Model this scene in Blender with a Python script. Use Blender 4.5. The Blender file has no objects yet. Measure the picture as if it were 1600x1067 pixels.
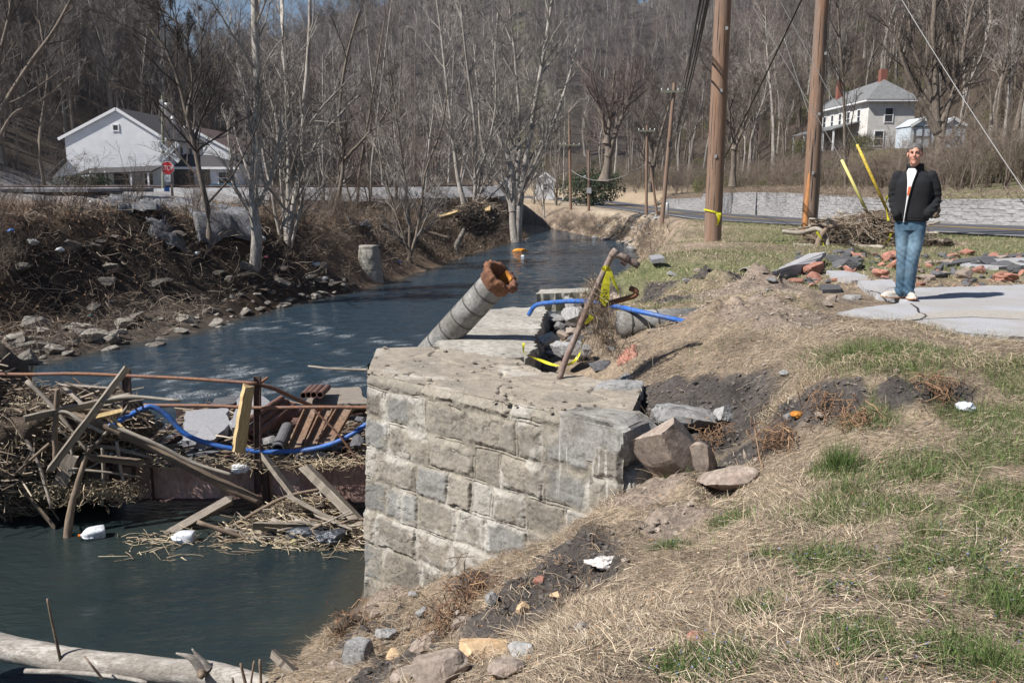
import bpy, math, random
import numpy as np
from mathutils import Vector, Matrix
R = math.radians
rng = np.random.default_rng(7)
random.seed(7)
SC = bpy.context.scene
COL = SC.collection

# ------------------------------------------------------------------ camera, sky, sun, exposure
PITCH, FOC, EYE = R(10.5), 1333.0, 1.35
cam_d = bpy.data.cameras.new('camera'); cam = bpy.data.objects.new('camera', cam_d); COL.objects.link(cam)
cam.location = (0, 0, EYE); cam.rotation_euler = (R(90) - PITCH, 0, 0)
cam_d.sensor_width = 36; cam_d.lens = FOC / 1600 * 36; cam_d.clip_end = 3000; cam_d.clip_start = .05
SC.camera = cam
SUN_DIR = Vector((-1.44, -.60, 1.72)).normalized()      # towards the sun
w = bpy.data.worlds.new('World'); SC.world = w; w.use_nodes = True
nt = w.node_tree; bg = nt.nodes['Background']
sky = nt.nodes.new('ShaderNodeTexSky'); sky.sky_type = 'NISHITA'; sky.sun_disc = False
sky.sun_elevation = math.asin(SUN_DIR.z); sky.sun_rotation = math.atan2(SUN_DIR.x, SUN_DIR.y)
sky.altitude = 400; sky.air_density = 1.0; sky.dust_density = .6; sky.ozone_density = 2.5
nt.links.new(sky.outputs[0], bg.inputs[0]); bg.inputs[1].default_value = .052
sun_d = bpy.data.lights.new('sun', 'SUN'); sun = bpy.data.objects.new('sun', sun_d); COL.objects.link(sun)
sun_d.energy = 5.0; sun_d.angle = R(.53); sun_d.color = (1, .955, .89)
sun.rotation_euler = SUN_DIR.to_track_quat('Z', 'Y').to_euler()
SC.view_settings.view_transform = 'Standard'; SC.view_settings.look = 'None'
SC.view_settings.exposure = 0.56; SC.view_settings.gamma = 1
SC.render.engine = 'CYCLES'
SC.cycles.max_bounces = 5; SC.cycles.diffuse_bounces = 2; SC.cycles.glossy_bounces = 2
SC.cycles.transmission_bounces = 3; SC.cycles.transparent_max_bounces = 6; SC.cycles.caustics_reflective = False

# ------------------------------------------------------------------ pixel rays (photo pixels, 1600 wide)
def ray(px, py):
    xc = (px - 800) / FOC; yc = -(py - 533.5) / FOC
    return np.array([xc, math.cos(PITCH) + yc * math.sin(PITCH), -math.sin(PITCH) + yc * math.cos(PITCH)])
def G(px, py, z):                # the point of height z seen there
    d = ray(px, py); t = (z - EYE) / d[2]; return Vector((d[0] * t, d[1] * t, z))
def D(px, py, y):                # the point at forward distance y seen there
    d = ray(px, py); t = y / d[1]; return Vector((d[0] * t, y, EYE + d[2] * t))

# ------------------------------------------------------------------ noise
def _hash(ix, iy, iz, s):
    h = (ix * 374761393 + iy * 668265263 + iz * 2147483647 + s * 974711) & 0xffffffff
    h = ((h ^ (h >> 13)) * 1274126177) & 0xffffffff
    h = ((h ^ (h >> 16)) * 2246822519) & 0xffffffff
    return ((h ^ (h >> 15)) & 0xffffff) / float(0xffffff)
def noise2(x, y, s=0):
    x = np.asarray(x, float); y = np.asarray(y, float)
    ix = np.floor(x).astype(np.int64); iy = np.floor(y).astype(np.int64)
    fx = x - ix; fy = y - iy; fx = fx * fx * (3 - 2 * fx); fy = fy * fy * (3 - 2 * fy)
    a = _hash(ix, iy, 0, s); b = _hash(ix + 1, iy, 0, s); c = _hash(ix, iy + 1, 0, s); d = _hash(ix + 1, iy + 1, 0, s)
    return (a + (b - a) * fx) * (1 - fy) + (c + (d - c) * fx) * fy
def fbm(x, y, s=0, o=4, g=.5):
    v = 0; a = 1; t = 0
    for k in range(o):
        v = v + a * (noise2(x * 2 ** k + 17.3 * k, y * 2 ** k - 9.1 * k, s + k) - .5); t += a; a *= g
    return v / t * 2
def noise3(p, s=0):
    p = np.asarray(p, float); i = np.floor(p).astype(np.int64); f = p - i; f = f * f * (3 - 2 * f)
    r = 0
    for dx in (0, 1):
        for dy in (0, 1):
            for dz in (0, 1):
                wgt = (f[..., 0] if dx else 1 - f[..., 0]) * (f[..., 1] if dy else 1 - f[..., 1]) * (f[..., 2] if dz else 1 - f[..., 2])
                r = r + wgt * _hash(i[..., 0] + dx, i[..., 1] + dy, i[..., 2] + dz, s)
    return r
def fbm3(p, s=0, o=3):
    p = np.asarray(p, float); v = 0; a = 1; t = 0
    for k in range(o):
        v = v + a * (noise3(p * 2 ** k + 5.7 * k, s + k) - .5); t += a; a *= .5
    return v / t * 2
def sstep(a, b, x):
    t = np.clip((x - a) / (b - a), 0, 1); return t * t * (3 - 2 * t)

# ------------------------------------------------------------------ object helpers
def tag(o, label=None, cat=None, group=None, kind=None):
    if label: o['label'] = label
    if cat: o['category'] = cat
    if group: o['group'] = group
    if kind: o['kind'] = kind
    return o
def link(o, parent=None):
    COL.objects.link(o)
    if parent: o.parent = parent
    return o
def empty(name, loc=(0, 0, 0), rz=0):
    o = bpy.data.objects.new(name, None); o.location = loc; o.rotation_euler = (0, 0, rz); o.empty_display_size = .1
    return link(o)
def npmesh(name, V, F, mat=None, smooth=False, col=None, attrs=None, fmat=None, mats=None):
    """V (n,3); F (m,k) array or list of arrays of faces"""
    me = bpy.data.meshes.new(name); V = np.asarray(V, np.float32)
    Fs = [np.asarray(f, np.int32) for f in (F if isinstance(F, list) else [F]) if len(f)]
    me.vertices.add(len(V)); me.vertices.foreach_set('co', V.ravel())
    nl = sum(f.size for f in Fs); npoly = sum(len(f) for f in Fs)
    me.loops.add(nl); me.polygons.add(npoly)
    me.loops.foreach_set('vertex_index', np.concatenate([f.ravel() for f in Fs]))
    tot = np.concatenate([np.full(len(f), f.shape[1], np.int32) for f in Fs])
    st = np.concatenate([[0], np.cumsum(tot)[:-1]]).astype(np.int32)
    me.polygons.foreach_set('loop_start', st)
    try: me.polygons.foreach_set('loop_total', tot)
    except Exception: pass
    me.polygons.foreach_set('use_smooth', np.full(npoly, bool(smooth)))
    for m in (mats or ([mat] if mat else [])): me.materials.append(m)
    if fmat is not None: me.polygons.foreach_set('material_index', np.asarray(fmat, np.int32))
    if col is not None:
        a = me.color_attributes.new('col', 'FLOAT_COLOR', 'POINT')
        c = np.ones((len(V), 4), np.float32); c[:, :col.shape[1]] = col; a.data.foreach_set('color', c.ravel())
    for k, v in (attrs or {}).items():
        a = me.attributes.new(k, 'FLOAT', 'POINT'); a.data.foreach_set('value', np.asarray(v, np.float32).ravel())
    me.update(calc_edges=True)
    return me
def nobj(name, me, parent=None, loc=None):
    o = bpy.data.objects.new(name, me)
    if loc is not None: o.location = loc
    return link(o, parent)

class MB:                       # collects shapes, built as one mesh
    def __init__(s): s.V = []; s.F = {}; s.n = 0; s.C = []
    def add(s, V, faces, c=None):
        V = np.asarray(V, float); s.V.append(V)
        for f in faces:
            f = np.asarray(f); s.F.setdefault(f.shape[-1], []).append(f.reshape(-1, f.shape[-1]) + s.n)
        s.n += len(V)
        s.C.append(np.tile(np.array(c if c is not None else (1, 1, 1), float), (len(V), 1)))
        return s
    def box(s, c, size, rot=None, M=None):
        x, y, z = [k / 2 for k in size]
        V = np.array([(a * x, b * y, d * z) for a in (-1, 1) for b in (-1, 1) for d in (-1, 1)])
        if rot is not None:
            m = np.array(Matrix.Rotation(rot, 3, 'Z')) if not hasattr(rot, '__len__') else np.array(rot)
            V = V @ m.T
        V = V + np.array(c)
        return s.add(V, [np.array([(0, 1, 3, 2), (4, 6, 7, 5), (0, 4, 5, 1), (2, 3, 7, 6), (0, 2, 6, 4), (1, 5, 7, 3)])])
    def bar(s, a, b, wdt, hgt, up=(0, 0, 1)):         # box beam from a to b
        a = np.array(a, float); b = np.array(b, float); d = b - a; L = np.linalg.norm(d); d /= L
        u = np.array(up, float); sd = np.cross(d, u); sd /= np.linalg.norm(sd) + 1e-9; u = np.cross(sd, d)
        m = np.stack([d, sd, u], 1); return s.box((a + b) / 2, (L, wdt, hgt), rot=m)
    def tube(s, P, r, n=8, cap=True):
        P = np.asarray(P, float)[None]; r = np.broadcast_to(np.asarray(r, float), (P.shape[1],))[None]
        V, F = tubes(P, r, n); s.add(V, [F])
        if cap:
            k = P.shape[1]; m = s.n - len(V)
            s.F.setdefault(n, []).append(np.array([[m + j for j in range(n)][::-1]])); s.F[n].append(np.array([[m + (k - 1) * n + j for j in range(n)]]))
        return s
    def prism(s, poly, z0, z1):      # poly: (n,2) outline
        n = len(poly); P = np.asarray(poly, float)
        V = np.concatenate([np.c_[P, np.broadcast_to(z0, n)], np.c_[P, np.broadcast_to(z1, n)]])
        q = np.array([(i, (i + 1) % n, n + (i + 1) % n, n + i) for i in range(n)])
        return s.add(V, [q, np.array([list(range(n))[::-1]]), np.array([[n + i for i in range(n)]])])
    def lathe(s, prof, n=16, M=None):    # prof [(r,z)]
        prof = np.asarray(prof, float); a = np.linspace(0, 2 * np.pi, n, endpoint=False)
        V = np.stack([prof[:, None, 0] * np.cos(a), prof[:, None, 0] * np.sin(a), np.broadcast_to(prof[:, None, 1], (len(prof), n))], -1).reshape(-1, 3)
        if M is not None: V = V @ np.array(M)[:3, :3].T + np.array(M)[:3, 3]
        i = np.arange(len(prof) - 1)[:, None]; j = np.arange(n)[None]; jn = (j + 1) % n
        F = np.stack([i * n + j, i * n + jn, (i + 1) * n + jn, (i + 1) * n + j], -1).reshape(-1, 4)
        return s.add(V, [F])
    def mesh(s, name, mat=None, smooth=False, loc=None):
        V = np.concatenate(s.V)
        if loc is not None: V = V - np.array(loc)
        return npmesh(name, V, [np.concatenate(f) for f in s.F.values()], mat, smooth, col=np.concatenate(s.C))
    def build(s, name, mat, parent=None, smooth=False, loc=None):
        """loc given: the origin goes there.  With a parent Empty the shapes are in world space"""
        if parent is not None:
            me = s.mesh(name, mat, smooth); o = nobj(name, me, parent)
            o.matrix_parent_inverse = world_inv(parent); return o
        me = s.mesh(name, mat, smooth, loc); return nobj(name, me, None, loc)
def world_inv(p):
    m = Matrix.LocRotScale(p.location, p.rotation_euler, p.scale)
    q = p.parent
    if q is not None: m = q.matrix_local_chain @ m if False else (Matrix.LocRotScale(q.location, q.rotation_euler, q.scale) @ p.matrix_parent_inverse @ m)
    return m.inverted()

def tubes(P, r, n=5):
    """P (N,K,3) polylines, r (N,K) -> V, quads, vectorised"""
    N, K, _ = P.shape
    T = np.empty_like(P); T[:, 1:-1] = P[:, 2:] - P[:, :-2]; T[:, 0] = P[:, 1] - P[:, 0]; T[:, -1] = P[:, -1] - P[:, -2]
    T /= np.linalg.norm(T, axis=2, keepdims=True) + 1e-9
    m = T.mean(1); ref = np.where(np.abs(m[:, 2:3]) < .85, np.array([[0, 0, 1.]]), np.array([[1., 0, 0]]))[:, None]
    A = np.cross(T, ref); A /= np.linalg.norm(A, axis=2, keepdims=True) + 1e-9; B = np.cross(T, A)
    a = np.linspace(0, 2 * np.pi, n, endpoint=False)
    V = P[:, :, None] + r[:, :, None, None] * (A[:, :, None] * np.cos(a)[None, None, :, None] + B[:, :, None] * np.sin(a)[None, None, :, None])
    b = (np.arange(N) * K * n)[:, None, None]; i = np.arange(K - 1)[None, :, None] * n; j = np.arange(n)[None, None]; jn = (j + 1) % n
    F = np.stack(np.broadcast_arrays(b + i + j, b + i + jn, b + i + n + jn, b + i + n + j), -1).reshape(-1, 4)
    return V.reshape(-1, 3), F
def resample(P, k):              # smooth a coarse polyline to k points (Catmull-Rom)
    P = np.asarray(P, float); n = len(P)
    if n < 3: t = np.linspace(0, 1, k)[:, None]; return P[0] * (1 - t) + P[-1] * t
    Q = np.vstack([2 * P[0] - P[1], P, 2 * P[-1] - P[-2]]); u = np.linspace(0, n - 1 - 1e-6, k); i = u.astype(int); t = (u - i)[:, None]
    a, b, c, d = Q[i], Q[i + 1], Q[i + 2], Q[i + 3]
    return .5 * (2 * b + (c - a) * t + (2 * a - 5 * b + 4 * c - d) * t ** 2 + (3 * b - a - 3 * c + d) * t ** 3)

# ------------------------------------------------------------------ materials
def newmat(name):
    m = bpy.data.materials.new(name); m.use_nodes = True; nt = m.node_tree
    return m, nt, nt.nodes['Principled BSDF']
def N(nt, t, **k):
    n = nt.nodes.new(t)
    for a, b in k.items():
        if a[0] == '_': n.inputs[a[1:].replace('_', ' ')].default_value = b
        else: setattr(n, a, b)
    return n
def noise_n(nt, scale, detail=4, rough=.55, dist=0, vec=None):
    n = N(nt, 'ShaderNodeTexNoise'); n.inputs['Scale'].default_value = scale; n.inputs['Detail'].default_value = detail
    n.inputs['Roughness'].default_value = rough; n.inputs['Distortion'].default_value = dist
    if vec is not None: nt.links.new(vec, n.inputs['Vector'])
    return n.outputs['Fac']
def ramp(nt, fac, stops):
    n = N(nt, 'ShaderNodeValToRGB'); e = n.color_ramp.elements
    while len(e) < len(stops): e.new(.5)
    for el, (p, c) in zip(e, stops): el.position = p; el.color = (*c, 1) if len(c) == 3 else c
    nt.links.new(fac, n.inputs[0]); return n.outputs[0]
def mix(nt, fac, a, b, mode='MIX'):
    n = N(nt, 'ShaderNodeMix', data_type='RGBA', blend_type=mode)
    for s, v in ((n.inputs[0], fac), (n.inputs[6], a), (n.inputs[7], b)):
        if hasattr(v, 'is_output') or hasattr(v, 'links'): nt.links.new(v, s)
        else: s.default_value = v if not hasattr(v, '__len__') else (*v, 1)[:4]
    return n.outputs[2]
def mathn(nt, op, a, b=None, c=None):
    n = N(nt, 'ShaderNodeMath', operation=op)
    for i, v in enumerate((a, b, c)):
        if v is None: continue
        if hasattr(v, 'links'): nt.links.new(v, n.inputs[i])
        else: n.inputs[i].default_value = v
    return n.outputs[0]
def bump(nt, bsdf, h, strength=.5, dist=.02):
    b = N(nt, 'ShaderNodeBump'); b.inputs['Strength'].default_value = strength; b.inputs['Distance'].default_value = dist
    nt.links.new(h, b.inputs['Height']); nt.links.new(b.outputs[0], bsdf.inputs['Normal'])
def coords(nt, kind='Object', scale=None):
    o = N(nt, 'ShaderNodeTexCoord').outputs[kind]
    if scale:
        m = N(nt, 'ShaderNodeMapping'); m.inputs['Scale'].default_value = scale; nt.links.new(o, m.inputs['Vector']); o = m.outputs[0]
    return o
def M(name, cols, scale=8, detail=5, rough=.85, bmp=.3, bscale=None, bdist=.01, stretch=None, metal=0, vary=.0, vcol=False, big=None, spec=None, kind='Object', lo=.3, hi=.7, dist=0.0, sheen=0):
    """cols: list of colours spread over a noise; big=(scale, colour, amount): a second, larger stain"""
    m, nt, b = newmat(name); v = coords(nt, kind, stretch)
    n = len(cols); c = None
    if n > 1: c = ramp(nt, noise_n(nt, scale, detail, .6, dist, v), [(lo + (hi - lo) * i / (n - 1), k) for i, k in enumerate(cols)])
    else:
        c = ramp(nt, noise_n(nt, scale, 2, .5, 0, v), [(0, cols[0]), (1, cols[0])])
    if big:
        f = ramp(nt, noise_n(nt, big[0], 4, .6, .3, v), [(.5 - .12, (0, 0, 0)), (.5 + .1, (big[2],) * 3)]); c = mix(nt, f, c, big[1])
    if bmp:
        g_ = ramp(nt, noise_n(nt, scale * 5.5, 6, .72, .2, v), [(.32, (.55, .54, .53)), (.5, (1, 1, 1)), (.68, (1.35, 1.36, 1.38))]); c = mix(nt, 1.0, c, g_, 'MULTIPLY')
    if vcol:
        a = N(nt, 'ShaderNodeVertexColor', layer_name='col'); c = mix(nt, 1.0, c, a.outputs[0], 'MULTIPLY')
    if vary:
        oi = N(nt, 'ShaderNodeObjectInfo'); h = N(nt, 'ShaderNodeHueSaturation')
        mr = mathn(nt, 'MULTIPLY_ADD', oi.outputs['Random'], 2 * vary, 1 - vary); nt.links.new(mr, h.inputs['Value'])
        nt.links.new(c, h.inputs['Color']); c = h.outputs[0]
    nt.links.new(c, b.inputs['Base Color']); b.inputs['Roughness'].default_value = rough; b.inputs['Metallic'].default_value = metal
    if spec is not None: b.inputs['Specular IOR Level'].default_value = spec
    if bmp: bump(nt, b, noise_n(nt, bscale or scale * 3, 5, .65, dist, v), bmp, bdist)
    return m
# ------------------------------------------------------------------ terrain height field
WATER = -2.85
def interp(y, pts):
    a = np.array(pts, float); return np.interp(y, a[:, 0], a[:, 1])
XL = [(-60, -12), (0, -9.5), (10, -10), (19, -11.4), (21.6, -9.9), (24.5, -8.8), (29, -8.0), (32.2, -6.8), (35.7, -5.4), (45.3, -3.4), (58, -.9), (66, 1.3), (72, 1.2), (83, -2), (100, -9), (140, -17), (175, -19), (1500, -19)]
XR = [(-60, -3), (0, -2.1), (5, -2.0), (7, -1.85), (8.08, -1.55), (9.2, -1.55), (10.5, -1.4), (13, -.6), (16, .7), (20, 2.0), (29, 4.0), (40, 5.9), (50, 7.3), (58, 8.2), (62, 8.1), (66, 7.3), (70, 5.8), (78, 4.2), (90, 1.5), (100, -2), (140, -9), (175, -11), (1500, -11)]
# control points of the right bank: (photo px, py, height)
CP = [(1600, 1067, -.3), (1350, 1067, -.3), (1100, 1067, -.3), (900, 1067, -.36), (800, 1067, -.5), (700, 1067, -.75), (620, 1067, -1.05), (540, 1062, -1.55), (480, 1066, -1.95),
      (600, 955, -2.72), (545, 985, -2.5), (512, 1030, -2.2), (620, 1010, -1.75), (700, 960, -1.75), (640, 945, -2.45), (660, 915, -2.55),
      (750, 868, -2.05), (850, 832, -1.72), (905, 806, -1.5), (962, 782, -1.22), (1000, 772, -1.08), (760, 960, -1.3), (800, 1000, -.85), (850, 930, -1.05),
      (900, 870, -1.1), (1000, 900, -.78), (1000, 1000, -.5), (1100, 800, -.80), (1050, 850, -.80), (1200, 900, -.5), (1200, 1000, -.36), (1400, 900, -.38), (1600, 900, -.28), (1150, 770, -.80), (1300, 800, -.48), (1450, 780, -.36), (1600, 780, -.3), (1400, 365, 0), (1600, 372, 0), (1264, 365, 0), (1140, 350, -.05), (1040, 355, -.05), (1113, 378, 0), (1300, 395, 0), (1450, 395, 0), (1600, 395, 0),
      (1300, 490, -.05), (1450, 500, -.06), (1600, 520, -.06), (1300, 460, -.05), (1450, 465, -.06), (1600, 455, -.06), (1400, 430, 0), (1600, 430, 0), (1250, 430, 0), (1200, 400, 0), (1060, 400, 0)]
# the same with the forward distance instead of the height
CY = [(1220, 740, 5.5), (1120, 705, 6.75), (1180, 712, 6.15), (1080, 730, 6.6), (1050, 695, 6.95), (1190, 668, 6.65), (1250, 690, 6.05), (1330, 685, 5.65), (1450, 685, 5.45), (1600, 670, 5.4), (1290, 652, 6.15), (1390, 640, 6.0), (1500, 622, 6.1), (1600, 605, 6.15),
      (1130, 640, 7.15), (1200, 628, 6.9), (1300, 620, 6.3), (1400, 604, 6.15), (1500, 594, 6.2), (1600, 578, 6.3), (1030, 640, 7.35), (1060, 600, 7.8), (1010, 590, 8.2), (1120, 590, 7.55), (1200, 590, 7.2), (1300, 585, 6.6), (1400, 575, 6.45), (1500, 565, 6.6), (1000, 545, 9.2), (1100, 540, 8.5), (1200, 535, 7.9), (1300, 535, 7.35), (1400, 530, 7.3), (1600, 545, 7.1),
      (1240, 496, 8.3), (1200, 490, 8.4), (1140, 500, 8.9), (1100, 505, 9.1), (1060, 512, 9.3), (1000, 515, 10.1), (960, 560, 9.2), (1050, 475, 11.4), (1000, 465, 12.5), (960, 492, 11.7), (1120, 465, 11.2), (1200, 455, 10.8), (1110, 440, 12.6), (1180, 443, 12.0), (1060, 427, 13.2), (1010, 432, 13.3), (985, 446, 13.0), (955, 441, 14.6), (1000, 412, 15.2), (1020, 385, 19.0)]
cpx = np.array([[*G(a, b, z)] for a, b, z in CP] + [[*D(a, b, y)] for a, b, y in CY])
cpx = np.vstack([cpx, [(8, 0, -.3), (8, 4, -.3), (3, 0, -.3), (0, -1, -.5), (-1.2, 0, -1.6), (-1.9, -1, -2.8), (12, 8, -.1), (12, 12, 0), (20, 10, 0), (20, 20, 0), (.2, 8.2, -1.6), (-.9, 9.2, -2.2), (.3, 10.5, -.95), (.6, 11.3, -.88), (.7, 12.2, -.85), (.1, 11.3, -1.1), (.5, 13.2, -.9), (.7, 14.2, -.95), (-.7, 12, -2.5), (-.3, 13.5, -2.5), (.2, 15.2, -2.7), (1.3, 14.8, -1.0), (2.5, 20, -1.9), (3.2, 20, -.3)]])
_d = np.linalg.norm(cpx[:, None, :2] - cpx[None, :, :2], axis=2); _n = len(cpx)
_A = np.zeros((_n + 3, _n + 3)); _A[:_n, :_n] = np.sqrt(_d ** 2 + .015) - np.eye(_n) * .008; _A[:_n, _n] = 1; _A[:_n, _n + 1:_n + 3] = cpx[:, :2]; _A[_n:, :_n] = _A[:_n, _n:].T
_w = np.linalg.solve(_A, np.r_[cpx[:, 2], 0, 0, 0])
def rbf(x, y):
    sh = x.shape; x = x.ravel(); y = y.ravel(); out = np.empty_like(x)
    for a in range(0, len(x), 20000):
        d = np.sqrt((x[a:a + 20000, None] - cpx[:, 0]) ** 2 + (y[a:a + 20000, None] - cpx[:, 1]) ** 2 + .015)
        out[a:a + 20000] = d @ _w[:_n] + _w[_n] + _w[_n + 1] * x[a:a + 20000] + _w[_n + 2] * y[a:a + 20000]
    return out.reshape(sh)
# the road: far (wall side) edge
def zroad(y): return interp(y, [(0, 0), (27, 0), (33, -.1), (47, -.5), (69, -1.0), (90, -1.1), (300, .5), (1500, 3)])
RE = [(55, -30), (21.5, 20.5), (18.4, 25.3), (15.9, 30.0), (14.9, 34), (15.0, 40), (15.7, 47), (16.6, 58), (16.8, 70), (15.6, 89), (12.3, 118), (2, 145), (-2, 175), (-2, 1500)]    # wall-side edge (x,y)
RW = 6.4
def road_s(x, y):               # signed distance right (+) of the wall-side road edge
    P = np.array(RE, float); best = np.full(np.shape(x), 1e9); sg = np.ones(np.shape(x))
    for a, b in zip(P[:-1], P[1:]):
        d = b - a; L = np.hypot(*d); u = d / L
        t = np.clip(((x - a[0]) * u[0] + (y - a[1]) * u[1]) / L, 0, 1)
        qx = x - a[0] - d[0] * t; qy = y - a[1] - d[1] * t; ds = np.hypot(qx, qy)
        cr = (x - a[0]) * u[1] - (y - a[1]) * u[0]
        sg = np.where(ds < best, np.sign(cr), sg); best = np.minimum(best, ds)
    return best * sg
FAR0 = (-78, 30), (-33, 125)
PADS = [(42, 103, 8, 13, 6.0), (33.5, 71.5, 5.5, 4.5, 5.05)]
def hills(x, y):
    n = fbm(x / 60, y / 60, 3, 4); n2 = fbm(x / 22, y / 22, 9, 3)
    # left hill
    ax, ay = FAR0[0]; bx, by = FAR0[1]; L = math.hypot(bx - ax, by - ay); ux, uy = (bx - ax) / L, (by - ay) / L
    s = -((x - ax) * uy - (y - ay) * ux)
    rat = x / np.maximum(y, 1)
    cap = 10 + 22 * sstep(-.385, -.43, rat) + 85 * sstep(-.42, -.66, rat) + 3 * n
    hA = .62 * np.maximum(s, 0) ** 1.02 * (1 + .25 * n); hA = cap * (1 - np.exp(-hA / cap)) * 1.0
    # right hill
    sr = road_s(x, y); hB = 1.0 * sstep(.6, 3, sr) + .10 * np.maximum(sr - 1, 0) + .52 * np.maximum(sr - 30 + 8 * n, 0) * (1 + .3 * n)
    capB = 150.; hB = capB * (1 - np.exp(-hB / capB)) * sstep(.45, 1.2, sr)
    # far mountain
    hC = .5 * np.maximum(y - 195 + 40 * n - .3 * np.abs(x - 10) - .95 * np.maximum(-x - 35, 0), 0); capC = 175 + 60 * n; hC = capC * (1 - np.exp(-hC / capC))
    H = np.maximum(np.maximum(hA, hB), hC)
    for cx, cy, rx, ry, hz in PADS:
        e = np.sqrt(((x - cx) / rx) ** 2 + ((y - cy) / ry) ** 2); k = sstep(1.5, .9, e); H = H * (1 - k) + hz * k
    return H + .8 * n2 * sstep(5, 20, np.maximum(np.maximum(hA, hB), hC))
def height(x, y, detail=True):
    x = np.asarray(x, float); y = np.asarray(y, float)
    xl = interp(y, XL); xr = interp(y, XR)
    wob = .5 * fbm(x / 3, y / 3, 21, 3) * sstep(12, 24, y)
    dl = (xl - x) * .93 + wob; dr = (x - xr) * .95 + wob
    # left land
    lip = interp(y, [(-60, .2), (24, .3), (37, -.1), (58, -.95), (80, -.8), (300, 1)]); plat = interp(y, [(0, .95), (50, .95), (90, .6), (200, 1), (1200, 4)])
    beach = interp(y, [(0, 3.2), (22, 3.6), (26.5, 1.8), (29, .3), (1000, .3)])
    z1 = WATER - .06 + np.clip(dl / np.maximum(beach, .05), 0, 1) * np.where(beach > .5, .62, .1)
    u = np.clip((dl - beach) / interp(y, [(0, 3.4), (30, 2.8), (60, 2.4), (1000, 3)]), 0, 1)
    u = .5 * u + .5 * sstep(0, 1, u)
    zl = z1 + (lip - z1) * u; zl = zl + (plat - lip) * sstep(3.5, 22, dl)
    zl = zl + (.55 * fbm(x / 2.6, y / 2.6, 5, 4) * sstep(.8, 4, dl) + .1 * fbm(x / .5, y / .5, 6, 3)) * sstep(28, 12, dl) * sstep(0, .8, dl)
    # right land
    base = zroad(y); zr = base.copy() if hasattr(base, 'copy') else base
    near = sstep(21, 15.5, y) * sstep(17, 11, x)
    m = (near > 0) & (dr > -3)
    rb = np.zeros_like(x)
    if m.any(): rb[m] = rbf(x[m], y[m])
    lipw = interp(y, [(0, .3), (12, .5), (16, 1.7), (25, 1.6), (40, 2.4), (60, 3.5), (1000, 4)])
    farb = WATER - .06 + (base - WATER + .06) * (.35 * np.clip(dr / lipw, 0, 1) + .65 * sstep(0, 1, dr / lipw)) + .25 * fbm(x / 1.6, y / 1.6, 15, 4) * sstep(lipw + 1.5, lipw * .6, dr) * sstep(0, .5, dr)
    zr = farb * (1 - near) + near * rb
    # land vs river
    bed = WATER - .55 + .12 * fbm(x / 1.5, y / 1.5, 31, 3)
    z = np.where(dl > 0, zl, np.where(dr > 0, zr, bed))
    inr = (dl <= 0) & (dr <= 0)
    k = sstep(0, .9, np.minimum(-dl, -dr)); z = np.where(inr, (WATER - .06) * (1 - k) + bed * k, z)
    z = np.where((dr > 0) & (near > .5), np.maximum(zr, bed + .1), z)
    # flatten under the road
    rs = road_s(x, y); f = sstep(-RW - 2.0, -RW - .4, rs) * sstep(1.4, .5, rs) * sstep(12, 16, y) * sstep(175, 155, y); z = z * (1 - f) + f * (zroad(y) - .03)
    k = sstep(150, 190, y); z = z * (1 - k) + .5 * k
    z = z + hills(x, y) * np.maximum(sstep(150, 185, y), np.where(dl > 0, sstep(14, 30, dl), 1) * np.where(dr > 0, 1, np.where(dl > 0, 1, 0)))
    return z

def A0(px, py):                 # ground point seen at a photo pixel, before the sheet is built
    d = ray(px, py); y = np.concatenate([np.linspace(2, 40, 900), np.linspace(40, 200, 500)]); t = y / d[1]; x, z = d[0] * t, EYE + d[2] * t; h = height(x, y); k = int(np.argmax(z < h)) if (z < h).any() else -1
    return Vector((x[k], y[k], h[k]))
# ------------------------------------------------------------------ building the ground sheet
def axis(parts):
    out = [parts[0][0]]
    for a, b, st in parts:
        n = max(1, int(round((b - a) / st))); out += list(np.linspace(a, b, n + 1)[1:])
    return out
def grow_out(a, b, st, g=1.07):
    out = []; x = a; s = st; sg = 1 if b > a else -1
    while (b - x) * sg > 0: s = min(s * g, 25); x += s * sg; out.append(x)
    return out
gx = axis([(-16, -3, .16), (-3, 8, .05), (8, 22, .2)]); gx = grow_out(-16, -700, .16, 1.06)[::-1] + gx + grow_out(22, 600, .2, 1.06)
gy = axis([(-6, 1.5, .3), (1.5, 14.5, .05), (14.5, 45, .17)]); gy = [-60, -40, -25, -15, -9] + gy + grow_out(45, 1400, .17, 1.05)
GX, GY = np.meshgrid(np.array(gx), np.array(gy)); gz = height(GX, GY)

BC = {}
def blobs(x, y, pts):
    m = np.zeros_like(x)
    for px, py, z, r in pts:
        c = BC.setdefault((px, py), None) or A0(px, py); BC[(px, py)] = c; m = np.maximum(m, np.exp(-((x - c.x) ** 2 + (y - c.y) ** 2) / r ** 2))
    return m
SOIL = [(1180, 700, -.95, .35), (1130, 680, -1.05, .45), (1150, 640, -.8, .45), (1080, 615, -.65, .35), (1030, 620, -.75, .35), (1300, 632, -.5, .28), (1400, 618, -.4, .17), (1500, 612, -.3, .12),
        (880, 900, -1.2, .34), (800, 905, -1.4, .36), (720, 930, -1.7, .36), (930, 880, -1.1, .24), (640, 1010, -1.7, .35), (740, 1010, -1.1, .25), (850, 930, -1, .34), (780, 960, -1, .3), (910, 905, -1, .3), (600, 1040, -1, .3), (700, 1040, -1, .25), (560, 1000, -2.1, .4), (900, 980, -.75, .12), (700, 870, -2.1, .2),
        (1050, 470, -.3, .3), (1090, 445, 0, .3), (1160, 440, .05, .35), (1010, 470, -.5, .3), (930, 500, -.9, .45), (880, 500, -1.1, .9), (900, 485, -1, .9), (1030, 455, -.2, .35), (1250, 640, -.7, .3), (1440, 618, -.35, .12)]
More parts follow.
